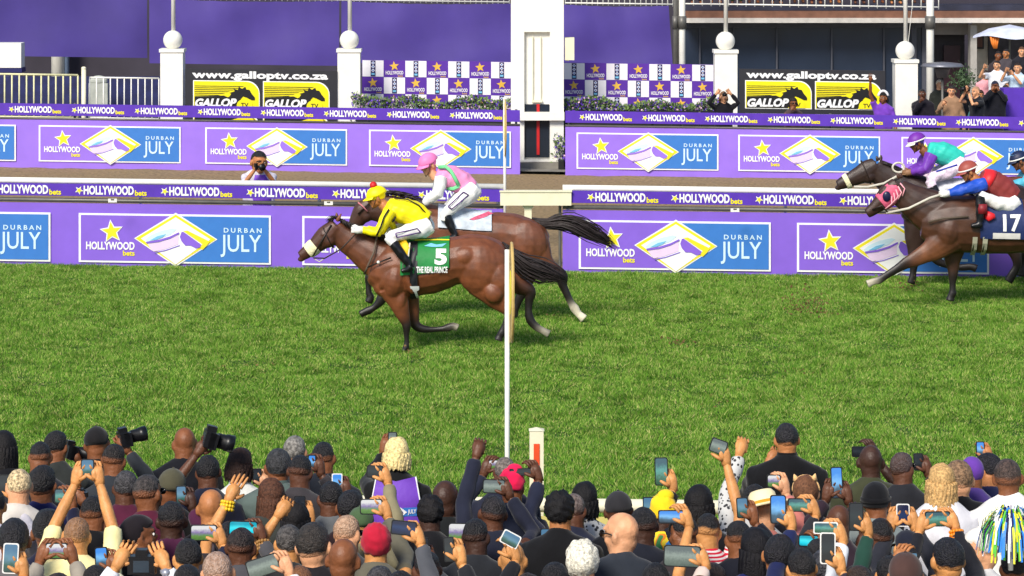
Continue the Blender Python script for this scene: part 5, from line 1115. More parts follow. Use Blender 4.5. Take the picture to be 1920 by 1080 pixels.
for sg in (-1, 1): j.limb([(838, 400, .305 * sg), (843, 412, .32 * sg), (850, 425, .33 * sg), (855, 436, .33 * sg)], [9, 9, 7, 6], mb=bo); j.limb([(857, 437, .34 * sg), (849, 441, .34 * sg), (838, 440, .34 * sg)], [6, 5.5, 3.5], mb=bo)
j.parts.append(('boots', bo, M_boot, .011))
for sg in (-1, 1): j.limb([(886, 358, 0), (858, 376, .2 * sg), (838, 394, .28 * sg), (845, 415, .31 * sg), (855, 436, .32 * sg)], [8, 7, 6, 5, 4])
for a, b_ in (((841, 382), (870, 356)), ((848, 387), (879, 362))): seam(j, [(a[0], a[1], -.36), ((a[0] + b_[0]) / 2, (a[1] + b_[1]) / 2, -.335), (b_[0], b_[1], -.27)], 2.2, M_pur, 'side_stripe', 0)
seam(j, [(841, 382, -.36), (848, 387, -.355)], 2.2, M_pur, 'side_stripe', 0); seam(j, [(870, 356, -.29), (879, 362, -.27)], 2.2, M_pur, 'side_stripe', 0)
gl = MB(); j.limb([(798, 378, -.14), (788, 381, -.12), (782, 382, -.11)], [6, 7, 5], mb=gl); j.limb([(797, 379, .05), (788, 382, .04)], [6, 6], mb=gl)
for i in range(4): gl.loft([j.P(786, 378 + i * 2.4, -.16), j.P(780, 378 + i * 2.6, -.13), j.P(781, 380 + i * 2.6, -.1)], .009, n=6)
gl.loft([j.P(790, 376, -.15), j.P(784, 373, -.13)], .01, n=6); j.parts.append(('gloves', gl, flat('dark glove', 60, 52, 56, .6), 0))
helmet(j, flat('pink cap', 240, 130, 190, .5), flat('pink cap', 240, 130, 190, .5)); j.finish(850)

# ================= horse C, number 17
DB = rgb(76, 46, 32); DBB = rgb(112, 68, 42)
hC = Horse('dark brown racehorse with red hood and navy number 17 cloth', 133.0, DB); h = hC; D_ = rgb(60, 38, 30)
h.L([(1726, 420, 24, .13), (1742, 420, 38, .2), (1775, 420, 52, .265), (1815, 420, 54, .285), (1860, 424, 52, .29), (1905, 425, 50, .285), (1950, 420, 48, .28), (1990, 420, 44, .26), (2015, 425, 26, .16)])
h.L([(1682, 352, 20, .085), (1700, 368, 28, .1), (1730, 388, 38, .14), (1768, 408, 47, .19)], col=D_)
h.L([(1684, 344, 15, .085), (1669, 362, 21, .1), (1654, 377, 17, .088), (1641, 389, 13, .07), (1631, 397, 11, .06), (1625, 401, 8.5, .05)], col=D_)
h.E(1668, 372, 14, 13, .1, rot=-35); h.E(1778, 428, 30, 38, .19, -.1, col=DBB, rot=15); h.E(1975, 430, 42, 46, .16, -.14)
ear(h, 1686, 334, 1680, 322, -.06); ear(h, 1690, 335, 1688, 324, .06)
h.L([(1778, 440, 34, .13), (1752, 462, 25, .09, DBB), (1728, 476, 17, .065, DBB), (1700, 490, 12, .048, D_), (1690, 496, 10, .044, K), (1672, 507, 7.5, .033, K), (1656, 517, 7, .032, K), (1646, 523, 7.5, .036, K), (1636, 526, 6.5, .033, WHT * .6), (1624, 531, 8, .043, WHT * .5)], -.12)
h.L([(1792, 440, 30, .13), (1790, 470, 22, .09), (1788, 492, 15, .062), (1789, 508, 11, .05, D_), (1789, 518, 9, .044, K), (1788, 532, 6.3, .032, K), (1788, 545, 6.3, .032, K), (1788, 552, 7.5, .038, K), (1785, 558, 7, .035, K), (1783, 566, 9, .048, K)], .1)
h.L([(1975, 440, 40, .13), (1955, 480, 28, .11), (1962, 505, 15, .07), (1985, 520, 10, .05, K), (1990, 540, 8, .036, K), (1985, 556, 8, .036, K), (1978, 566, 9, .048, K)], -.12)
h.L([(1990, 440, 38, .13), (2010, 480, 24, .1), (2035, 500, 13, .06, K), (2045, 525, 8, .036, K), (2060, 545, 8, .036, K), (2070, 553, 9, .048, K)], .12)
h.finish(1850)
strands('tail', [(2012, 395), (2040, 405), (2080, 415), (2120, 440)], 133, 110, M_strand, h.o, [6, 14, 18, 8], 0, .4, .008, 8)
M_hood = flat('pink hood', 214, 92, 124, .6, noise=.25, nscale=20)
hd = MB(); px_loft(hd, [(1683, 350, 14, .097), (1676, 357, 20.5, .104), (1667, 366, 21, .107), (1659, 374, 19.5, .1), (1652, 380, 17.5, .094)], 133, M_hood.diffuse_color[:3]); build(hd, 'hood', M_hood, h.o, smooth=True)
hd = MB(); hd.ell(P(1661, 367, 133) + [0, -.1, 0], (.06, .03, .075)); build(hd, 'blinker_cup', flat('navy blinker', 30, 30, 66, .3), h.o, smooth=True)
for a in range(5): strap(h.o, 133, [(1686 - a * 4, 342 + a * 6, -.1), (1694 - a * 6, 352 + a * 7, -.13), (1690 - a * 8, 366 + a * 6, -.12)], 2.6, flat('pale pink net', 244, 170, 180, .6), 'hood_lace')
strap(h.o, 133, [(1660, 398, -.11), (1700, 388, -.2), (1740, 368, -.22), (1772, 358, -.22)], 4.5, M_rein, 'rein'); strap(h.o, 133, [(1736, 413, -.24), (1762, 405, -.29), (1810, 402, -.3)], 4, flat('grey strap', 96, 82, 70, .6), 'breastplate'); strap(h.o, 133, [(1634, 392, -.08), (1652, 384, -.11), (1662, 396, -.12)], 3, M_leather)
ctrC = lambda px: np.interp(px, [1775, 1815, 1860, 1905], [420, 420, 424, 425]); radC = lambda px: np.interp(px, [1775, 1815, 1860, 1905], [52, 54, 52, 50])
cloth_on(h, 'saddle_cloth', 0, ctrC, radC, .29, 1832, 1914, -.8, 1.95, flat('navy cloth', 28, 44, 92, .6, noise=.1, bump=.3, bscale=14), puff=1.07)
side_text(h, '17', 1874, 398, 1908, 430, ctrC, radC, .29, M_lw, 'number', puff=1.08, bold=.03)
side_text(h, '', 1855, 432, 1906, 443, ctrC, radC, .29, flat('name tape', 214, 210, 206, .6), 'name_tape', puff=1.08, poly=[(0, 0), (1, -.1), (1, .9), (0, 1)])
for u in (1822, 1841): side_text(h, '', u - 4, 440, u + 5, 478, ctrC, radC, .29, flat('pale girth', 176, 172, 150, .7), 'girth_strap', puff=1.02, poly=[(0, 0), (1, 0), (1, 1), (0, 1)], lift=.015)
# ================= jockey C
J = Jockey('jockey in maroon and red vest with blue sleeves on the number 17 horse', 133.0, 'tan', 0.0); j = J; j.hands = MB()
j.head(1815, 322, math.radians(-100), 1.1, -.1); j.limb([(1824, 332, 0), (1836, 342, 0)], [9, 10]); j.limb([(1845, 345, 0), (1870, 358, 0), (1895, 375, 0)], [14, 15, 15], [.12, .12, .13])
jarm(j.body, (1845, 342, -.18), (1805, 352, -.25), (1772, 361, -.2), (6, 5, 4)); jarm(j.body, (1845, 345, .17), (1805, 358, .2), (1776, 364, .1), (6, 5, 4))
tm = MB(); j.limb([(1836, 333, 0), (1845, 338, 0), (1862, 345, 0), (1882, 356, 0), (1902, 370, 0)], [14, 20, 25, 25, 19], [.1, .19, .2, .18, .15], 20, tm); j.parts.append(('silks', tm, flat('maroon silk', 136, 52, 50, .55, noise=.08, bump=.25, bscale=12), .011))
yk = MB(); j.limb([(1840, 331, 0), (1848, 336, 0), (1856, 341, 0)], [17.5, 22, 24.6], [.15, .2, .21], 20, yk); j.parts.append(('red_yoke', yk, flat('red silk', 226, 40, 48, .5), 0))
sl = MB(); jarm(sl, (1843, 342, -.18), (1805, 352, -.25), (1777, 360, -.2), (13, 10.5, 7)); jarm(sl, (1843, 345, .17), (1805, 358, .2), (1780, 364, .1), (13, 10, 7)); j.parts.append(('sleeves', sl, flat('blue silk', 34, 80, 190, .5, noise=.08, bump=.25, bscale=12), .011))
bt = MB()
for sg in (-1, 1): j.limb([(1902, 376, .08 * sg), (1890, 384, .14 * sg), (1865, 378, .22 * sg), (1840, 366, .28 * sg), (1832, 362, .3 * sg)], [16, 16, 13, 10, 8], [.12, .12, .1, .07, .06], 16, bt)
j.parts.append(('breeches', bt, M_breech, .011)); bo = MB(); rb_ = MB()
for sg in (-1, 1): j.limb([(1832, 364, .31 * sg), (1830, 380, .33 * sg), (1830, 396, .34 * sg), (1830, 412, .34 * sg)], [9, 9, 8, 6], mb=bo); j.limb([(1833, 414, .35 * sg), (1824, 418, .35 * sg), (1813, 418, .35 * sg)], [6, 5.5, 4], mb=bo); j.limb([(1834, 378, .34 * sg), (1834, 396, .35 * sg)], [10, 9.5], mb=rb_)
j.parts.append(('boots', bo, M_boot, .011)); j.parts.append(('boot_tops', rb_, flat('dark red boot', 130, 30, 40, .5), 0))
for sg in (-1, 1): j.limb([(1895, 380, 0), (1865, 376, .2 * sg), (1836, 364, .29 * sg), (1830, 385, .32 * sg), (1831, 412, .34 * sg)], [8, 7, 6, 5, 4])
gl = MB(); j.limb([(1777, 360, -.2), (1766, 361, -.2), (1760, 361, -.19)], [6, 7, 5.5], mb=gl)
for i in range(4): gl.loft([j.P(1764, 357 + i * 2.6, -.235), j.P(1757, 357 + i * 2.7, -.2), j.P(1758, 359 + i * 2.7, -.17)], .009, n=6)
gl.loft([j.P(1768, 354, -.21), j.P(1761, 352, -.2)], .01, n=6); j.parts.append(('gloves', gl, M_glove, 0))
helmet(j, flat('brick cap', 158, 76, 66, .5), flat('brick cap', 158, 76, 66, .5), True, None, M_white); j.finish(1860)
# red pad beside the saddle
mb = MB(); mb.loft([P(1840, 396, 133) + [0, -.3, 0], P(1848, 402, 133) + [0, -.34, 0], P(1858, 400, 133) + [0, -.34, 0]], [.05, .07, .03], [.03, .03, .02], n=10); build(mb, 'saddle_pad', flat('red silk', 226, 40, 48, .5), hC.o, smooth=True)

# ================= horse D, behind C
hD = Horse('near-black racehorse with cream noseband and pale rein on the far side of number 17', 127.0, rgb(52, 36, 32)); h = hD; N_ = rgb(38, 28, 30); T_ = rgb(84, 58, 44)
h.L([(1688, 385, 22, .13), (1704, 384, 36, .2), (1735, 384, 46, .25), (1775, 384, 48, .27), (1820, 386, 46, .27), (1865, 386, 44, .27), (1905, 386, 42, .26), (1930, 390, 26, .16)])
h.L([(1640, 315, 20, .085), (1660, 330, 27, .1), (1688, 350, 34, .14), (1722, 370, 42, .19)])
h.L([(1644, 308, 15, .085), (1627, 320, 20, .1), (1609, 330, 17, .09), (1592, 338, 13.5, .072), (1579, 344, 12, .062), (1570, 348, 9, .052)])
h.E(1630, 330, 16, 14, .1, rot=-30); h.E(1572, 352, 7, 5, .045, col=T_)
ear(h, 1646, 301, 1641, 290, -.06); ear(h, 1652, 301, 1653, 290, .06)
h.L([(1722, 400, 28, .12), (1716, 440, 21, .09), (1714, 468, 14, .06), (1713, 486, 10.5, .048, K), (1713, 494, 9, .042, K), (1712, 508, 6.3, .032, K), (1711, 520, 7, .035, K), (1708, 532, 8, .045, K)], .0)
h.L([(1735, 405, 28, .12), (1748, 445, 20, .085), (1754, 470, 13, .06), (1757, 486, 10, .046, K), (1770, 496, 7, .036, K), (1800, 504, 6.5, .033, K), (1822, 502, 7, .036, K), (1834, 506, 8, .045, K)], .14)
h.L([(1900, 400, 38, .13), (1885, 440, 26, .1), (1900, 470, 13, .06), (1905, 495, 8, .036, K), (1895, 515, 8, .04, K), (1888, 527, 9, .048, K)], -.1)
h.L([(1910, 400, 38, .13), (1930, 440, 24, .1), (1955, 465, 13, .06), (1965, 490, 8, .036, K), (1980, 508, 8, .04, K), (1990, 514, 9, .048, K)], .12)
h.finish(1800)
strands('tail', [(1925, 362), (1960, 365), (2000, 380), (2040, 400)], 127, 90, M_strand, h.o, [6, 12, 16, 6], 0, .4, .008, 12)
mm = MB()
for i in range(120):
    u = r.random(); p = P(1648 + u * 80, 300 + 38 * u + 4, 127) + [0, r.normal() * .02 - .02, 0]; mm.loft([p, p + [.04, -.03, .02 * r.random()], p + [.1 + .05 * r.random(), -.05, -.04 * r.random()]], [.008, .007, .002], n=4)
build(mm, 'mane', M_strand, h.o, smooth=True)
nb = MB(); px_loft(nb, [(1592, 338, 15.2, .083), (1588, 340, 15, .082), (1584, 342, 13.8, .077)], 127, (1, 1, 1)); build(nb, 'noseband', M_yb, h.o, smooth=True)
strap(h.o, 127, [(1600, 349, -.1), (1625, 349, -.13), (1655, 342, -.16), (1680, 328, -.17), (1692, 318, -.1)], 4.5, M_rein, 'rein'); ring(h.o, 127, (1615, 302), (1632, 344), 0, .1, 3, M_leather, 'bridle', 0, 1.03)
ctrD = lambda px: 384.0 + 0 * px; radD = lambda px: 47.0 + 0 * px
cloth_on(h, 'saddle_cloth', 0, ctrD, radD, .27, 1735, 1815, -.8, 1.0, flat('pale grey cloth', 206, 206, 210, .6, noise=.3, nscale=9), puff=1.07)
mb = MB(); a = np.linspace(0, 2 * math.pi, 25); mb.loft([P(1683 + 11 * math.cos(t_), 313 + 9 * math.sin(t_), 127) + [0, -.1, 0] for t_ in a], .016, n=6, cap=False); build(mb, 'looped_rein', M_rein, h.o, smooth=True)
# ================= jockey D
J = Jockey('jockey in teal silks with purple sleeves and purple white-banded cap', 127.0, 'brown', 0.0); j = J; j.hands = MB()
j.head(1719, 268, math.radians(-100), 1.08, -.1); j.limb([(1728, 279, 0), (1738, 288, 0)], [8, 10]); j.limb([(1748, 288, 0), (1772, 293, 0), (1795, 305, 0)], [13, 14, 14], [.12, .12, .13])
jarm(j.body, (1746, 290, -.17), (1730, 315, -.25), (1704, 322, -.15), (6, 5, 4)); jarm(j.body, (1746, 290, .17), (1728, 316, .2), (1704, 322, .05), (6, 5, 4))
tm = MB(); j.limb([(1738, 280, 0), (1748, 284, 0), (1765, 287, 0), (1785, 294, 0), (1802, 302, 0)], [13, 18, 22, 21, 16], [.1, .19, .2, .18, .15], 20, tm); j.parts.append(('silks', tm, flat('teal silk', 50, 196, 178, .5, noise=.1, bump=.25, bscale=12), .011))
sl = MB(); jarm(sl, (1744, 289, -.17), (1730, 315, -.25), (1707, 321, -.15), (13, 10, 7)); jarm(sl, (1744, 289, .17), (1728, 316, .2), (1707, 321, .05), (12, 10, 7)); j.parts.append(('sleeves', sl, flat('purple silk', 112, 54, 170, .5, noise=.08, bump=.25, bscale=12), .011))
bt = MB()
for sg in (-1, 1): j.limb([(1803, 302, .08 * sg), (1792, 312, .14 * sg), (1770, 322, .2 * sg), (1745, 330, .26 * sg), (1735, 334, .28 * sg)], [15, 16, 13, 10, 8], [.12, .12, .1, .07, .06], 16, bt); j.limb([(1737, 334, .29 * sg), (1745, 350, .3 * sg)], [9, 8], mb=bt)
j.parts.append(('breeches', bt, mat('patterned breeches', rgb(226, 206, 224), .6, .35, 22), .011)); bo = MB()
for sg in (-1, 1): j.limb([(1742, 346, .3 * sg), (1752, 362, .32 * sg), (1758, 378, .32 * sg)], [9, 8, 6], mb=bo); j.limb([(1761, 379, .33 * sg), (1752, 384, .33 * sg), (1742, 384, .33 * sg)], [6, 5.5, 3.5], mb=bo)
j.parts.append(('boots', bo, M_boot, .011))
for sg in (-1, 1): j.limb([(1795, 308, 0), (1768, 322, .2 * sg), (1740, 334, .27 * sg), (1750, 360, .31 * sg), (1759, 378, .32 * sg)], [8, 7, 6, 5, 4])
for a, b_ in (((1750, 318), (1790, 306)), ((1746, 326), (1786, 316))): seam(j, [(a[0], a[1], -.3), (b_[0], b_[1], -.26)], 3, flat('blue trim', 40, 70, 180, .5), 'side_stripe', 0)
gl = MB(); j.limb([(1708, 321, -.15), (1698, 322, -.13), (1692, 322, -.12)], [6, 7, 5], mb=gl)
for i in range(4): gl.loft([j.P(1696, 318 + i * 2.4, -.17), j.P(1690, 318 + i * 2.6, -.14), j.P(1691, 320 + i * 2.6, -.11)], .009, n=6)
gl.loft([j.P(1700, 315, -.16), j.P(1694, 313, -.14)], .01, n=6); j.parts.append(('gloves', gl, flat('tan glove', 150, 110, 80, .6), 0))
helmet(j, flat('purple cap', 112, 44, 158, .5), M_white, True, None, M_white); j.finish(1770)

# ================= horse and jockey E, mostly outside on the right
hE = Horse('reddish brown racehorse only just entering at the right edge', 124.0, rgb(104, 56, 40)); h = hE
h.L([(1955, 380, 40, .2), (1990, 380, 46, .26), (2050, 382, 46, .27), (2110, 384, 44, .26), (2150, 388, 26, .16)]); h.L([(1870, 350, 15, .08), (1895, 352, 22, .1), (1930, 362, 32, .14), (1975, 375, 42, .19)])
h.L([(1878, 345, 14, .08), (1860, 352, 18, .09), (1844, 362, 13, .07), (1832, 370, 9, .05)])
h.L([(1965, 395, 28, .12), (1945, 430, 20, .085), (1930, 455, 13, .06), (1920, 470, 10, .046, K), (1915, 490, 7, .034, K), (1914, 505, 8, .04, K), (1912, 516, 9, .046, K)], -.1)
h.L([(1975, 395, 28, .12), (1990, 440, 18, .085), (2000, 475, 10, .05, K), (2020, 490, 7, .034, K), (2040, 495, 8, .045, K)], .1)
h.L([(2120, 400, 38, .13), (2110, 440, 22, .1), (2130, 470, 10, .05, K), (2125, 500, 8, .036, K), (2118, 520, 9, .048, K)]); h.L([(2130, 400, 38, .13), (2160, 440, 20, .1), (2185, 470, 10, .05, K), (2200, 500, 8, .036, K)], .14)
h.finish(2050)
strands('tail', [(2148, 365), (2190, 372), (2240, 390)], 124, 60, M_strand, h.o, [6, 14, 8], 0, .4, .008, 14)
J = Jockey('jockey in pale turquoise with navy and white hooped cap, cut by the right edge', 124.0, 'brown', 0.0); j = J; j.hands = MB()
j.head(1910, 302, math.radians(-95), 1.1, -.1); j.limb([(1918, 312, 0), (1928, 322, 0)], [8, 10]); j.limb([(1940, 328, 0), (1960, 335, 0), (1985, 345, 0)], [13, 14, 14], [.12, .12, .13])
jarm(j.body, (1936, 326, -.17), (1915, 340, -.25), (1890, 345, -.15), (6, 5, 4)); tm = MB(); j.limb([(1926, 318, 0), (1936, 322, 0), (1955, 328, 0), (1975, 336, 0), (1992, 345, 0)], [13, 18, 22, 21, 16], [.1, .19, .2, .18, .15], 20, tm); jarm(tm, (1934, 326, -.17), (1915, 340, -.25), (1893, 345, -.15), (13, 10, 7)); jarm(tm, (1934, 326, .17), (1915, 342, .2), (1895, 347, .05), (13, 10, 7)); j.parts.append(('silks', tm, flat('turquoise silk', 84, 178, 206, .5, noise=.1), .011))
bt = MB(); bo = MB()
for sg in (-1, 1): j.limb([(1995, 345, .08 * sg), (1982, 355, .14 * sg), (1955, 362, .22 * sg), (1932, 366, .27 * sg)], [15, 16, 12, 9], [.12, .12, .1, .06], 16, bt); j.limb([(1934, 366, .28 * sg), (1942, 385, .31 * sg), (1950, 400, .32 * sg)], [9, 9, 6], mb=bo)
j.parts.append(('breeches', bt, M_breech, .011)); j.parts.append(('boots', bo, M_boot, .011)); j.limb([(1985, 352, 0), (1955, 360, -.2), (1936, 368, -.27), (1948, 398, -.31)], [8, 7, 6, 4])
helmet(j, flat('navy cap', 26, 36, 70, .5), flat('navy cap', 26, 36, 70, .5), True, None, M_white); hb_ = MB(); a = np.linspace(0, 2 * math.pi, 33); hb_.loft([j.hc + j.B @ (np.array([math.cos(t_) * .07, math.sin(t_) * .09 - .012, .112])) for t_ in a], .014, n=6, cap=False); j.parts.append(('cap_hoop', hb_, M_lblue, 0)); j.finish(1950)
# ================================================================== SPECTATORS AT THE RAIL
BLACKH = (22, 19, 21); BRH = (46, 34, 28); GREYH = (128, 124, 118)
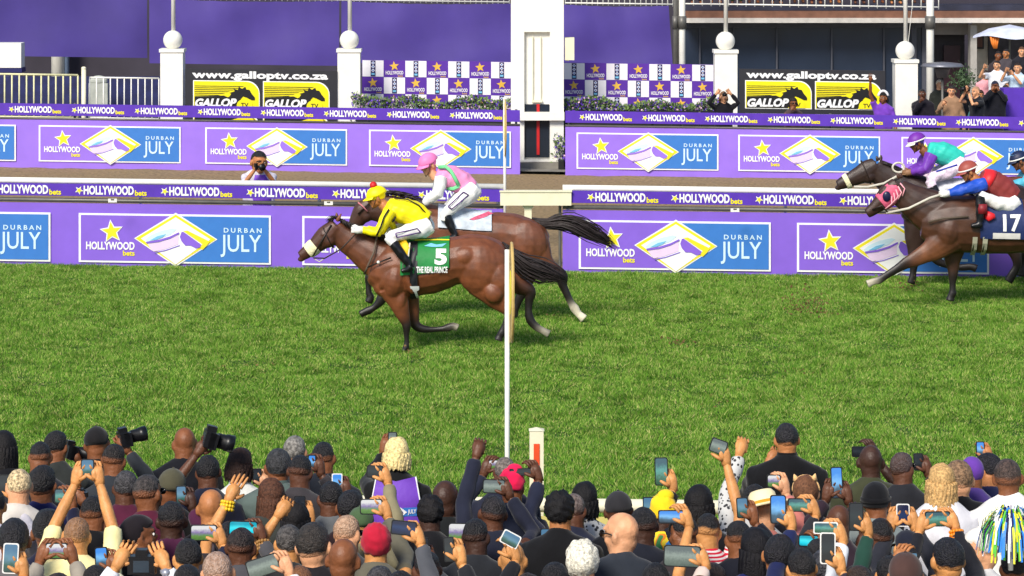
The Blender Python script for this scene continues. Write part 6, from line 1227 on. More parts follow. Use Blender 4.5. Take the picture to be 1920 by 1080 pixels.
# id, head x, y, hair, hair colour, skin, top colour, label, options
C = [
('a1', 8, 840, 'long', BLACKH, 'deep', (24, 24, 30), 'spectator with long straight black hair at the far left edge', {}),
('a2', 76, 856, 'fade', BLACKH, 'brown', (40, 42, 52), 'spectator with shaved brown scalp, left of a dark lens', dict(k=1.0)),
('a3', 106, 837, 'short', BLACKH, 'brown', (58, 62, 60), 'man in charcoal shirt holding a long dark lens up', dict(arms=[(1, 146, 862, 'hold', .3)], facing=.35)),
('a4', 182, 833, 'cap', (34, 32, 34), 'brown', (28, 28, 30), 'spectator in a plain black cap standing at the front', dict(k=1.15)),
('a5', 214, 862, 'fade', (30, 24, 22), 'brown', (56, 60, 68), 'short-haired man in slate shirt raising a camera with bare forearm', dict(arms=[(1, 240, 846, 'hold', .3)])),
('a6', 80, 908, 'short', BLACKH, 'brown', (26, 32, 92), 'spectator with thick black hair and royal navy jacket', dict(k=1.25)),
('a7', 36, 912, 'short', (206, 182, 140), 'light', (204, 198, 190), 'fair-haired spectator in pale top near the left edge', {}),
('a8', -14, 948, 'short', BLACKH, 'gold', (210, 206, 214), 'spectator cut by the left edge with a dark phone', {}),
('a9', 236, 914, 'short', (64, 62, 64), 'dark', (100, 36, 66), 'spectator with greying hair and maroon top', dict(k=1.1)),
('a10', 278, 925, 'fade', (60, 54, 52), 'brown', (104, 34, 62), 'heavy bald-crowned man in dark red shirt with creased neck', dict(k=1.2, facing=.5, glasses=True)),
('a11', 322, 916, 'cap', (96, 92, 70), 'brown', (40, 40, 42), 'spectator in an olive cloth cap', dict(k=1.2)),
('a12', 144, 1004, 'thin', (90, 80, 76), 'gold', (244, 232, 168), 'spectator in pale yellow shirt raising both bare arms with a phone', dict(sleeve=.4, w=1.2)),
('a13', 92, 996, 'short', BLACKH, 'brown', (28, 30, 60), 'spectator with a large round black hairdo', dict(k=1.35)),
('a14', 108, 1112, 'short', BRH, 'brown', (150, 142, 130), 'spectator in grey beige top below a wide phone', {}),
('a15', 26, 1012, 'short', (26, 24, 28), 'brown', (120, 116, 118), 'dark-haired spectator in light grey at the lower left corner', dict(k=1.25)),
('a15b', 12, 1126, 'short', BLACKH, 'gold', (200, 120, 60), 'spectator under a white-cased phone in the lower left corner', {}),
('a16', 262, 1004, 'hood', (34, 28, 34), 'brown', (36, 32, 38), 'spectator in a dark hood turned sideways', dict(facing=1.3, k=1.1)),
('a17', 252, 1120, 'short', BRH, 'gold', (232, 234, 240), 'spectator in white sleeves and big wristwatch holding a camera low', dict(arms=[(-1, 218, 1062, 'relaxed', .35, 1.0), (1, 312, 1064, 'relaxed', .35, 1.0)], watch=True)),
('a18', 176, 962, 'fade', BLACKH, 'brown', (26, 26, 30), 'spectator in black with a brown arm holding a compact camera', dict(arms=[(1, 158, 944, 'hold', .3, .2)])),
('b1', 346, 831, 'bald', BLACKH, 'brown', (24, 26, 34), 'broad bald man in black jacket at the front', dict(k=1.12, w=1.25)),
('b2', 391, 884, 'short', BLACKH, 'dark', (30, 34, 58), 'dark-haired man in navy lifting a big camera over his head', dict(arms=[(-1, 369, 852, 'hold', .3, .25)], hairlong=1)),
('b3', 451, 872, 'bob', (50, 32, 26), 'light', (228, 228, 222), 'spectator with brown bobbed hair and white shirt', dict(collar=(236, 234, 228))),
('b4', 522, 874, 'short', (50, 50, 52), 'brown', (108, 126, 122), 'broad man with dark grey hair in a sage green jacket', dict(w=1.3, k=1.2, collar=(96, 114, 110))),
('b5', 553, 846, 'short', (126, 122, 116), 'light', (70, 70, 76), 'grey-haired man half hidden at the front', {}),
('b6', 563, 884, 'fade', BLACKH, 'dark', (76, 70, 74), 'man with close black hair in brown grey jacket', {}),
('b7', 607, 858, 'fade', (22, 20, 22), 'brown', (36, 40, 52), 'man with flat-cropped hair in a black jacket with white panel', dict(w=1.15, panel=True)),
('b8', 397, 952, 'bald', BLACKH, 'tan', (44, 40, 44), 'bald light-brown man with ears showing, in dark top', dict(k=1.2)),
('b8b', 432, 1010, 'fade', BLACKH, 'gold', (60, 54, 60), 'spectator with a raised open hand and yellow bead bracelets', dict(arms=[(-1, 428, 938, 'flat', .3, .2)], beads=(236, 196, 40))),
('b9', 322, 976, 'fade', BLACKH, 'deep', (92, 38, 74), 'dark-skinned man with short hair in plum shirt', dict(k=1.2, w=1.1)),
('b10', 352, 1046, 'short', BLACKH, 'gold', (34, 38, 66), 'spectator in dark navy holding a phone sideways', {}),
('b11', 452, 1026, 'fade', (40, 30, 28), 'dark', (92, 92, 98), 'brown-headed man behind a bright cyan phone', dict(k=1.15, beads=(150, 110, 60))),
('b12', 508, 930, 'streak', (84, 52, 36), 'tan', (70, 74, 70), 'woman with long streaked brown hair', {}),
('b13', 541, 1018, 'short', (74, 70, 68), 'gold', (54, 56, 58), 'spectator in grey with bare forearm and clenched hand', dict(arms=[(-1, 521, 968, 'fist', .3, .2)])),
('b14', 553, 974, 'long', BLACKH, 'gold', (30, 30, 34), 'black-haired spectator under a black upright phone', {}),
('b15', 589, 1024, 'short', (48, 42, 38), 'light', (38, 36, 40), 'man with thick short brown hair and light ears, large in front', dict(k=1.35)),
('b16', 408, 1074, 'thin', (140, 132, 126), 'light', (60, 60, 70), 'balding grey man at the bottom edge', dict(k=1.2)),
('b17', 505, 1136, 'short', BRH, 'light', (226, 230, 232), 'spectator in white below a tilted tablet', {}),
('b19', 352, 1096, 'short', BLACKH, 'brown', (236, 236, 234), 'spectator in bright white shirt at the bottom edge', {}),
('c1', 744, 852, 'bob', (238, 214, 150), 'brown', (24, 26, 28), 'steward with blonde hair and purple bib numbered 2025', dict(bib=True, k=1.08)),
('c3', 657, 953, 'short', (24, 22, 26), 'brown', (60, 42, 44), 'spectator with dark hair beside the purple bib', dict(k=1.15)),
('c4', 677, 986, 'cap', (84, 112, 74), 'gold', (136, 128, 100), 'spectator in a green cap and khaki jacket', {}),
('c5', 705, 1019, 'redbraid', (176, 28, 52), 'gold', (124, 120, 104), 'spectator with a red knitted headwrap', dict(k=1.1)),
('c6', 652, 1000, 'thin', (160, 140, 120), 'light', (90, 90, 96), 'pale bald man with dark-framed glasses', dict(k=1.1, glasses=True, facing=.5)),
('c7', 644, 1050, 'bald', BLACKH, 'brown', (84, 90, 90), 'brown bald man at the bottom edge', dict(k=1.25)),
('c8', 752, 1108, 'short', BLACKH, 'gold', (98, 100, 108), 'spectator in grey sleeves holding a navy phone', {}),
('c9', 836, 938, 'bald', BLACKH, 'deep', (34, 38, 40), 'large dark bald man in black jacket', dict(k=1.3, w=1.25)),
('c10', 806, 962, 'afro', BLACKH, 'deep', (26, 26, 30), 'spectator with black hair just left of the bald man', dict(k=.95)),
('c11', 924, 962, 'fade', (34, 30, 32), 'dark', (42, 46, 66), 'man in navy punching the air with a clenched fist', dict(arms=[(-1, 893, 856, 'fist', .3, 1.0)], k=1.15)),
('c12', 946, 884, 'short', (110, 100, 94), 'dark', (40, 44, 64), 'grey-haired man with a phone at the front by the post', dict(k=.95)),
('c13', 960, 912, 'turban', (228, 28, 78), 'brown', (38, 44, 66), 'spectator in a bright red headwrap', dict(k=1.05)),
('c14', 1076, 956, 'thin', (120, 112, 108), 'dark', (46, 50, 74), 'man in navy jacket reaching left with a phone', dict(k=1.05)),
('c15', 893, 1006, 'fade', BLACKH, 'deep', (46, 48, 54), 'dark-jacketed man behind a pale phone', dict(w=1.15)),
('c16', 1050, 958, 'afro', (20, 18, 20), 'tan', (24, 24, 28), 'man with curly black afro and black shirt', dict(k=1.05, w=1.15)),
('c17', 1096, 936, 'bob', (20, 18, 20), 'brown', (206, 206, 204), 'black-haired spectator with a white flecked scarf', dict(pattern='fleck', arms=[(1, 1112, 980, 'flat', .3, 1.0)])),
('c18', 990, 1112, 'short', BRH, 'gold', (34, 36, 42), 'spectator below a tilted white-edged phone', {}),
('c19', 1093, 1054, 'curly', (232, 226, 208), 'light', (40, 44, 60), 'white-haired spectator at the bottom edge', {}),
('c20', 838, 1126, 'short', BLACKH, 'gold', (40, 42, 48), 'spectator below a dark upright phone, under the dark bald man', {}),
('c21', 962, 1050, 'bald', BLACKH, 'gold', (60, 60, 70), 'spectator with a tan shaved scalp at the bottom edge', {}),
('d1', 1164, 1000, 'bald', BLACKH, 'light', (54, 60, 72), 'pale bald man with dark sunglasses and slate jacket', dict(k=1.24, w=1.3, facing=-1.0, glasses=True)),
('d2', 1160, 958, 'cap', (52, 50, 54), 'dark', (32, 32, 38), 'spectator in dark grey cap behind the pale bald man', dict(k=1.15)),
('d3', 1206, 986, 'fade', BLACKH, 'deep', (34, 38, 52), 'dark-skinned man in dark blue jacket', dict(k=1.15, w=1.15)),
('d4', 1243, 962, 'turban', (236, 196, 30), 'deep', (206, 190, 60), 'spectator in yellow and blue patterned headwrap', dict(pattern='wax', k=1.05)),
('d5', 1312, 946, 'bob', (20, 18, 20), 'gold', (26, 26, 32), 'woman with black braids raising a phone high', dict(k=1.15)),
('d7', 1326, 996, 'fade', BLACKH, 'gold', (220, 60, 80), 'spectator in red and white stripes with one long bare arm up', dict(pattern='stripes', sleeve=.2)),
('d7b', 1280, 1000, 'fade', BLACKH, 'brown', (70, 60, 64), 'brown man looking up beside a phone, with headphones', dict(facing=-.7, k=1.1, band=(20, 20, 22))),
('d8', 1336, 1092, 'short', BRH, 'gold', (166, 152, 132), 'spectator with a tan arm lifting a landscape phone', dict(sleeve=.2)),
('d10', 1414, 940, 'short', BLACKH, 'gold', (104, 108, 112), 'spectator in spotted grey sleeves raising a fist', dict(arms=[(-1, 1386, 852, 'fist', .3, 1.0)], pattern='fleck')),
('d11', 1312, 1116, 'thin', BRH, 'gold', (210, 190, 180), 'spectator below a large grey phone', {}),
('e1', 1475, 824, 'short', (30, 28, 32), 'tan', (22, 22, 26), 'tall man in black suit jacket with a raised fist', dict(k=1.15, w=1.35, arms=[(-1, 1440, 868, 'fist', .25, 1.0)], collar=(18, 18, 22))),
('e2', 1432, 962, 'strawhat', (236, 220, 176), 'light', (200, 120, 110), 'woman in a tilted cream straw hat', dict(facing=-.5)),
('e3', 1503, 1064, 'short', BLACKH, 'gold', (34, 44, 96), 'spectator in navy sleeve holding an upright blue-lit phone', {}),
('e5', 1512, 924, 'catears', (112, 74, 50), 'light', (44, 40, 48), 'brown-haired woman with cat-ear headband', {}),
('e6', 1534, 1040, 'short', (30, 28, 30), 'gold', (50, 50, 58), 'dark-haired spectator lifting a phone sideways', dict(k=.95)),
('e8', 1632, 866, 'bald', BLACKH, 'deep', (74, 78, 54), 'dark bald man in olive shirt photographing the race', dict(w=1.3, k=1.2, sleeve=.25)),
('e9', 1643, 940, 'beanie', (20, 20, 26), 'brown', (128, 138, 138), 'spectator in a black beanie and pale grey scarf', dict(k=1.15)),
('e11', 1572, 978, 'bald', BLACKH, 'dark', (60, 44, 58), 'spectator with greyish shaved head under a tall phone', {}),
('e12', 1668, 1078, 'short', BLACKH, 'gold', (42, 84, 70), 'spectator in bottle green sleeve with white cuff', {}),
('e13', 1612, 1098, 'short', BRH, 'gold', (224, 226, 230), 'spectator in white sleeve holding a green-lit phone', {}),
('e14', 1566, 1122, 'short', BLACKH, 'gold', (60, 56, 70), 'spectator below a white-edged upright phone', {}),
('e15', 1416, 1030, 'long', (16, 14, 20), 'tan', (30, 40, 110), 'woman with long black hair and blue top', dict(k=1.2)),
('e16', 1462, 1042, 'short', (22, 20, 26), 'tan', (40, 42, 48), 'spectator with rumpled black hair at the bottom', dict(k=1.25)),
('e17', 1546, 1066, 'short', (66, 66, 72), 'brown', (50, 52, 60), 'spectator with steel grey hair at the bottom', dict(k=1.15)),
('f1', 1692, 877, 'thin', (70, 66, 68), 'dark', (44, 46, 52), 'lean bald man with glasses in a dark jacket', dict(glasses=True, facing=.6)),
('f2', 1765, 902, 'longcurly', (200, 160, 104), 'light', (222, 220, 226), 'woman with long curly blonde hair and white top', {}),
('f3', 1797, 900, 'short', (128, 100, 74), 'light', (26, 26, 30), 'man with short sandy hair and broad black jacket', dict(k=1.3, w=1.45)),
('f4', 1851, 881, 'short', (22, 20, 26), 'tan', (36, 40, 84), 'man with black hair and navy jacket looking left', dict(facing=-.9, k=1.15)),
('f5', 1890, 895, 'fade', (70, 56, 50), 'brown', (232, 230, 226), 'man with shaved brown head in white shirt', dict(k=1.25, w=1.2)),
('f6', 1700, 1030, 'cap', (34, 38, 54), 'gold', (52, 54, 66), 'spectator in navy cap with both hands on a white phone', dict(k=1.05)),
('f7', 1776, 1050, 'short', (18, 18, 26), 'gold', (34, 36, 44), 'spectator with glossy black hair and orange wristband', dict(k=1.3, beads=(236, 140, 30))),
('f8', 1838, 1032, 'cap', (222, 218, 210), 'light', (206, 204, 204), 'spectator in a white cap turned left', dict(facing=-1.2, k=1.25)),
('f9', 1902, 1064, 'short', BLACKH, 'brown', (60, 44, 52), 'spectator under the shaggy tinsel pompom', {}),
('f10', 1698, 1080, 'cap', (92, 66, 60), 'tan', (70, 60, 60), 'spectator in a brown flat cap at the bottom edge', dict(k=1.25)),
('f11', 1822, 886, 'hood', (96, 56, 150), 'brown', (80, 60, 130), 'spectator in a violet scarf between two jackets', dict(k=.95)),
('g1', 178, 1096, 'short', BLACKH, 'brown', (216, 214, 180), 'spectator in cream shirt at the lower left, below raised arms', {}),
('g2', 560, 1096, 'thin', BRH, 'tan', (46, 52, 60), 'spectator in slate jacket below the tilted tablet', {}),
('g3', 800, 1068, 'fade', BLACKH, 'dark', (72, 74, 80), 'spectator in grey suit below the navy phone', {}),
('g4', 1230, 1092, 'short', BLACKH, 'brown', (36, 40, 52), 'spectator in dark suit below the pale bald man', {}),
('g5', 1650, 1004, 'fade', BLACKH, 'dark', (54, 50, 58), 'spectator in dark wool behind a green sleeve', {}),
('g6', 1040, 1090, 'short', BLACKH, 'tan', (24, 26, 30), 'spectator in black below the curly afro', {}),
('g7', 620, 935, 'short', BLACKH, 'dark', (120, 124, 128), 'spectator with short black hair between the white panel and plum shirts', {}),
('g8', 712, 1098, 'short', (60, 58, 60), 'brown', (128, 132, 132), 'spectator in pale grey jacket below the red headwrap', {}),
('g9', 1385, 1010, 'fade', BLACKH, 'brown', (28, 30, 44), 'spectator in dark jacket beside the striped sleeve', {}),
]
PEOPLE = {}
def fleckmat():
    m = bpy.data.materials.get('flecked scarf')
    if m: return m
    m = mat('flecked scarf', rgb(190, 190, 188), .85, 0); t = m.node_tree; b = t.nodes['Principled BSDF']; v = t.nodes.new('ShaderNodeTexVoronoi'); v.inputs['Scale'].default_value = 38; tc = t.nodes.new('ShaderNodeTexCoord'); cr = t.nodes.new('ShaderNodeValToRGB'); cr.color_ramp.interpolation = 'CONSTANT'
    e = cr.color_ramp.elements; e[0].color = (*rgb(52, 52, 56), 1); e[1].position = .38; e[1].color = (*rgb(196, 196, 194), 1); t.links.new(tc.outputs['Object'], v.inputs['Vector']); t.links.new(v.outputs['Distance'], cr.inputs[0]); t.links.new(cr.outputs[0], b.inputs['Base Color']); return m
def stripemat():
    m = mat('red white stripes', rgb(220, 60, 80), .85, 0); t = m.node_tree; b = t.nodes['Principled BSDF']; w = t.nodes.new('ShaderNodeTexWave'); w.bands_direction = 'Z'; w.inputs['Scale'].default_value = 16; w.inputs['Distortion'].default_value = 1.0; w.inputs['Detail Scale'].default_value = .5
    tc = t.nodes.new('ShaderNodeTexCoord'); cr = t.nodes.new('ShaderNodeValToRGB'); cr.color_ramp.interpolation = 'CONSTANT'; e = cr.color_ramp.elements; e[0].color = (*rgb(214, 30, 60), 1); e[1].position = .5; e[1].color = (*rgb(236, 228, 226), 1)
    t.links.new(tc.outputs['Object'], w.inputs['Vector']); t.links.new(w.outputs['Fac'], cr.inputs[0]); t.links.new(cr.outputs[0], b.inputs['Base Color']); return m
def waxmat():
    m = mat('wax print', rgb(230, 190, 40), .8, 0); t = m.node_tree; b = t.nodes['Principled BSDF']; v = t.nodes.new('ShaderNodeTexNoise'); v.inputs['Scale'].default_value = 12; v.inputs['Detail'].default_value = 1; tc = t.nodes.new('ShaderNodeTexCoord'); cr = t.nodes.new('ShaderNodeValToRGB'); cr.color_ramp.interpolation = 'CONSTANT'
    e = cr.color_ramp.elements; e[0].color = (*rgb(40, 120, 190), 1); e[1].position = .44; e[1].color = (*rgb(238, 206, 40), 1); q = e.new(.58); q.color = (*rgb(220, 130, 30), 1); q = e.new(.64); q.color = (*rgb(60, 130, 70), 1)
    t.links.new(tc.outputs['Object'], v.inputs['Vector']); t.links.new(v.outputs[0], cr.inputs[0]); t.links.new(cr.outputs[0], b.inputs['Base Color']); return m
MATS['pattern fleck'] = fleckmat(); MATS['pattern stripes'] = stripemat(); MATS['pattern wax'] = waxmat()
# depth of everyone: same standing height, then nudged so that shoulders do not run through each other
dep = {}
HZ = 3.6
for q in C: dep[q[0]] = [q[1], q[2], 0.0]
def sof(v): return (v[1] - YH - G * (v[0] - 960)) / (HZ + v[2])
ids = [q[0] for q in C]
for it in range(60):
    for i in range(len(ids)):
        for k_ in range(i + 1, len(ids)):
            A, B_ = dep[ids[i]], dep[ids[k_]]; sa, sb = sof(A), sof(B_); xa, xb = (A[0] - 960) / sa, (B_[0] - 960) / sb; da, db = F / sa, F / sb
            if abs(xa - xb) < .42 and abs(da - db) < .34:
                st_ = 0.006 * (1 - abs(xa - xb) / .5); sg = 1 if (da > db or (da == db and A[1] < B_[1])) else -1
                A[2] = max(-.17, min(.17, A[2] + st_ * sg)); B_[2] = max(-.17, min(.17, B_[2] - st_ * sg))
# phones: owner, cx, cy, w, h, angle, screen, hands, depth ahead of the head, label
PH = [
('b9', 340, 928, 20, 34, 2, 'sea', [('R', .2)], .4, 'upright phone above the plum shirted man'),
('e17', 1516, 1014, 38, 22, -2, 'cyan', [('R', .4)], .4, 'small cyan-lit landscape phone above the steel grey hair'),
('c16', 1024, 1010, 22, 38, 0, 'sea', [('R', .2)], .42, 'upright phone left of the curly afro shoulder'),
('f4', 1838, 842, 16, 28, 0, 'sky', [('R', .2)], .4, 'tiny upright phone against the turf above the violet scarf'),
('a13', 114, 930, 24, 27, 0, 'green', [('R', .3)], .42, 'small green-screened phone between the fair head and the raised arms'),
('f10', 1706, 1043, 30, 15, 0, 'sea', [('L', .4)], .4, 'thin landscape phone above the brown flat cap'),
('g3', 790, 1030, 26, 46, -6, 'dark', [('R', .2)], .42, 'dark upright phone just left of the wide turf-showing phone'),
('g9', 1392, 952, 22, 38, 3, 'sea', [('R', .2)], .3, 'small upright phone left of the straw hat'),
('g5', 1640, 1012, 40, 24, 0, 'scene', [('L', .4)], .42, 'landscape phone under the black beanie'),
('g1', 190, 1046, 24, 40, 4, 'sky', [('R', .2)], .42, 'upright phone against the pale yellow shirt'),
('g7', 632, 905, 20, 34, 0, 'sky', [('R', .2)], .4, 'lone upright phone right of the black jacket with white panel'),
('d3', 1216, 950, 22, 36, 0, 'sea', [('R', .2)], .4, 'upright phone left of the yellow headwrap'),
('f1', 1722, 866, 18, 32, 2, 'dark', [('R', .2)], .4, 'small dark phone beside the lean bald man'),
('b6', 585, 866, 15, 26, 0, 'sky', [('R', .2)], .3, 'tiny phone between two front-row men'),
('a6', 74, 925, 24, 40, 0, 'sky', [('R', .35)], .42, 'upright phone with bright blue screen left of the yellow shirt'),
('a7', 28, 941, 24, 36, 2, 'sea', [('R', .1)], .42, 'upright phone with grey green screen and yellow case, far left'),
('a8', 8, 908, 22, 36, 0, 'dark', [('R', .1)], .42, 'black phone cut by the left edge of the crowd'),
('a12', 164, 877, 25, 32, 0, 'sea', [('L', .12), ('R', .12)], .3, 'phone held high in two yellow-lit hands'),
('a14', 106, 1033, 42, 30, 0, 'scene', [('L', .45), ('R', .45)], .42, 'wide phone between two hands under the round black hairdo'),
('a15b', 20, 1047, 29, 56, -2, 'sea', [('R', .25)], .42, 'white-cased upright phone in the lower left corner'),
('b3', 482, 893, 17, 29, 0, 'dark', [('R', .2)], .4, 'small dark phone right of the brown bob'),
('b10', 382, 999, 50, 30, 0, 'scene', [('R', .35)], .42, 'landscape phone showing the green track, beside the plum shirt'),
('b11', 456, 991, 54, 28, -2, 'cyan', [('R', .4)], .42, 'landscape phone with bright cyan screen'),
('b14', 562, 948, 22, 36, 0, 'dark', [('R', .1)], .4, 'black upright phone in front of the sage green jacket'),
('b17', 493, 1062, 62, 36, 18, 'grey', [('R', .2)], .4, 'tilted grey tablet at the bottom edge'),
('c1', 736, 822, 17, 24, 0, 'grey', [('L', .0)], .45, 'phone just above the blonde steward head'),
('c4', 703, 884, 31, 23, -2, 'dark', [('R', .3)], .42, 'dark landscape phone left of the blonde steward'),
('c5', 696, 950, 42, 29, 0, 'scene', [('R', .4)], .4, 'landscape phone in front of the purple bib'),
('c8', 757, 990, 48, 27, -6, 'navy', [('R', .2)], .4, 'landscape phone with navy screen below the purple bib'),
('c12', 929, 871, 27, 18, 0, 'scene', [('L', .3)], .4, 'small phone at the front, left of the slim finish post'),
('c11', 926, 912, 42, 26, -2, 'grey', [('R', .4)], .3, 'grey landscape phone in front of the red headwrap'),
('c14', 978, 885, 46, 14, 2, 'dark', [('R', .5)], .3, 'thin dark phone seen between the finish post and marker post'),
('c15', 868, 999, 56, 36, -1, 'scene', [('R', .4)], .42, 'wide phone showing green turf, under the large dark bald man'),
('c18', 957, 1011, 36, 26, -28, 'sea', [('R', .1)], .4, 'strongly tilted phone with white edge'),
('c20', 842, 1030, 20, 46, 4, 'dark', [('R', .3)], .4, 'narrow dark upright phone at the bottom centre'),
('d5', 1240, 884, 25, 52, 1, 'green', [('R', .15)], .35, 'upright phone with green screen held high and alone over the turf'),
('d8', 1258, 969, 48, 25, 0, 'sky', [('R', .5)], .42, 'landscape phone with blue screen on the yellow headwrap'),
('d7', 1347, 837, 32, 27, -20, 'grey', [('R', .2)], .25, 'phone at the top of the long bare arm'),
('d11', 1279, 1043, 70, 40, -3, 'grey', [('R', .5)], .42, 'large grey green phone at the bottom right of centre'),
('e3', 1459, 955, 30, 53, 0, 'sky', [('R', .15)], .42, 'upright phone with blue sky screen covering the straw hat'),
('e6', 1499, 947, 44, 25, -1, 'green', [('R', .4)], .4, 'landscape phone below the cat ears'),
('e2', 1451, 902, 26, 24, 0, 'scene', [('R', .2)], .4, 'small bright phone on the back of the black suit'),
('e8', 1615, 847, 36, 20, 0, 'dark', [('R', .7)], .32, 'dark phone beside the dark bald man in olive'),
('e11', 1569, 905, 22, 58, 2, 'sky', [('L', .25), ('R', .15)], .3, 'tall narrow upright phone left of the olive shirt'),
('e12', 1605, 969, 27, 52, -1, 'dark', [('R', .2)], .4, 'dark upright phone left of the black beanie'),
('e13', 1548, 990, 46, 22, -1, 'green', [('R', .2)], .4, 'landscape phone with green screen above a white-edged one'),
('e14', 1552, 1028, 29, 58, -1, 'dark', [('R', .1)], .4, 'white-edged upright phone with dark screen at the bottom'),
('f6', 1693, 966, 25, 42, 0, 'navy', [('L', .3), ('R', .3)], .4, 'white upright phone held in two hands below the black beanie'),
('f7', 1758, 973, 48, 28, 1, 'green', [('L', .3), ('R', .4)], .4, 'landscape phone in front of the broad black jacket'),
]
owned = {}
def screen_mat(k):
    nm = 'screen ' + k
    if nm in MATS: return MATS[nm]
    P4 = {'sky': [(24, 34, 48), (60, 90, 110), (110, 170, 220), (60, 130, 210)], 'sea': [(26, 40, 44), (50, 90, 80), (90, 130, 150), (70, 110, 140)], 'dark': [(14, 14, 18), (24, 28, 30), (36, 44, 48), (30, 34, 40)], 'scene': [(60, 96, 40), (90, 130, 60), (120, 104, 150), (200, 200, 200)], 'cyan': [(10, 120, 140), (20, 190, 210), (60, 210, 220), (20, 150, 170)], 'green': [(40, 70, 50), (70, 110, 90), (90, 150, 140), (60, 90, 100)], 'navy': [(14, 22, 44), (20, 34, 70), (28, 50, 90), (24, 30, 60)], 'grey': [(70, 84, 76), (96, 108, 100), (130, 142, 134), (90, 100, 100)]}[k]
    m = mat(nm, rgb(20, 20, 24), .12, 0); t = m.node_tree; b = t.nodes['Principled BSDF']; tc = t.nodes.new('ShaderNodeTexCoord'); sp = t.nodes.new('ShaderNodeSeparateXYZ'); nz = t.nodes.new('ShaderNodeTexNoise'); nz.inputs['Scale'].default_value = 90 if k in ('scene', 'green', 'grey') else 30
    ad = t.nodes.new('ShaderNodeMath'); ad.operation = 'MULTIPLY_ADD'; ad.inputs[1].default_value = .35; cr = t.nodes.new('ShaderNodeValToRGB'); e = cr.color_ramp.elements; e[0].color = (*rgb(*P4[0]), 1); e[0].position = .12; e[1].position = .98; e[1].color = (*rgb(*P4[3]), 1)
    for p_, c_ in ((.45, P4[1]), (.7, P4[2])): q = e.new(p_); q.color = (*rgb(*c_), 1)
    t.links.new(tc.outputs['Generated'], sp.inputs[0]); t.links.new(tc.outputs['Object'], nz.inputs['Vector']); t.links.new(nz.outputs[0], ad.inputs[0]); t.links.new(sp.outputs['Z'], ad.inputs[2])
    t.links.new(ad.outputs[0], cr.inputs[0]); t.links.new(cr.outputs[0], b.inputs['Emission Color']); b.inputs['Emission Strength'].default_value = .85; return m
M_phone = flat('phone body', 18, 18, 22, .3, noise=0); M_case = flat('white phone case', 226, 224, 220, .4, noise=0); M_ycase = flat('yellow phone case', 220, 190, 90, .4, noise=0)
for q in PH:
    own, cx, cy, w, h, ang, scr, hands, fwd, lab = q; v = dep[own]; D = F / sof(v) + fwd; s = F / D; c = P(cx, cy, s); W2, H2 = w / s / 2, h / s / 2
    R = np.array(Matrix.Rotation(math.radians(-ang), 3, 'Y')) @ np.array(Matrix.Rotation(math.radians(-8), 3, 'X'))
    root = empty('phone', c); mb = MB(); rr = min(W2, H2) * .28; pl = []
    for sx, sz, a0 in ((1, 1, 0), (-1, 1, 90), (-1, -1, 180), (1, -1, 270)):
        for a in (0, 30, 60, 90): t_ = math.radians(a0 + a); pl.append((sx * (W2 - rr) + rr * math.cos(t_), sz * (H2 - rr) + rr * math.sin(t_)))
    case = M_case if ('white' in lab) else M_ycase if 'yellow case' in lab else M_phone
    mb.prism(pl, -.005, .005); mb.xform(R, c); build(mb, 'case', case, root, origin=c)
    mb = MB(); i_ = .006; mb.prism([(x * (W2 - i_) / W2, z * (H2 - i_) / H2) for x, z in pl], -.0062, -.0048); me = mesh_of(mb, 'screen', screen_mat(scr), False); o = link('screen', me, root); o.matrix_local = Matrix(R.tolist()).to_4x4()
    mb = MB(); mb.loft([R @ np.array([W2 * .6, .004, H2 * .7]) + c, R @ np.array([W2 * .6, .009, H2 * .7]) + c], .012, n=12); build(mb, 'camera_bump', M_phone, root, origin=c)
    tag(root, lab, 'phone', 'phones held up by spectators')
    for e_, t_ in hands:
        sg = 1 if e_ == 'R' else -1; zl = (-1 + 2 * t_) * H2; edge = np.array([sg * (W2 + .002), 0, zl])
        d = np.array([-sg * .22, .12, 1.0]) if H2 >= W2 * .8 else np.array([-sg * .35, .1, .9]); d /= np.linalg.norm(d)
        w_ = c + R @ (edge + np.array([sg * .03, .018, -.055]))
        hv = (d, np.array([-sg * .75, -.6, .1]), np.array([-sg * .5, .8, 0]))
        side = sg
        if len(hands) == 1:
            if sg == 1 and v[0] > cx + 22: side = -1
            if sg == -1 and v[0] < cx - 22: side = 1
        owned.setdefault(own, []).append((side, w_, 'grip', None, hv))
M_bib = flat('bib purple', 116, 66, 190, .6, noise=.12, bump=.3, bscale=12)
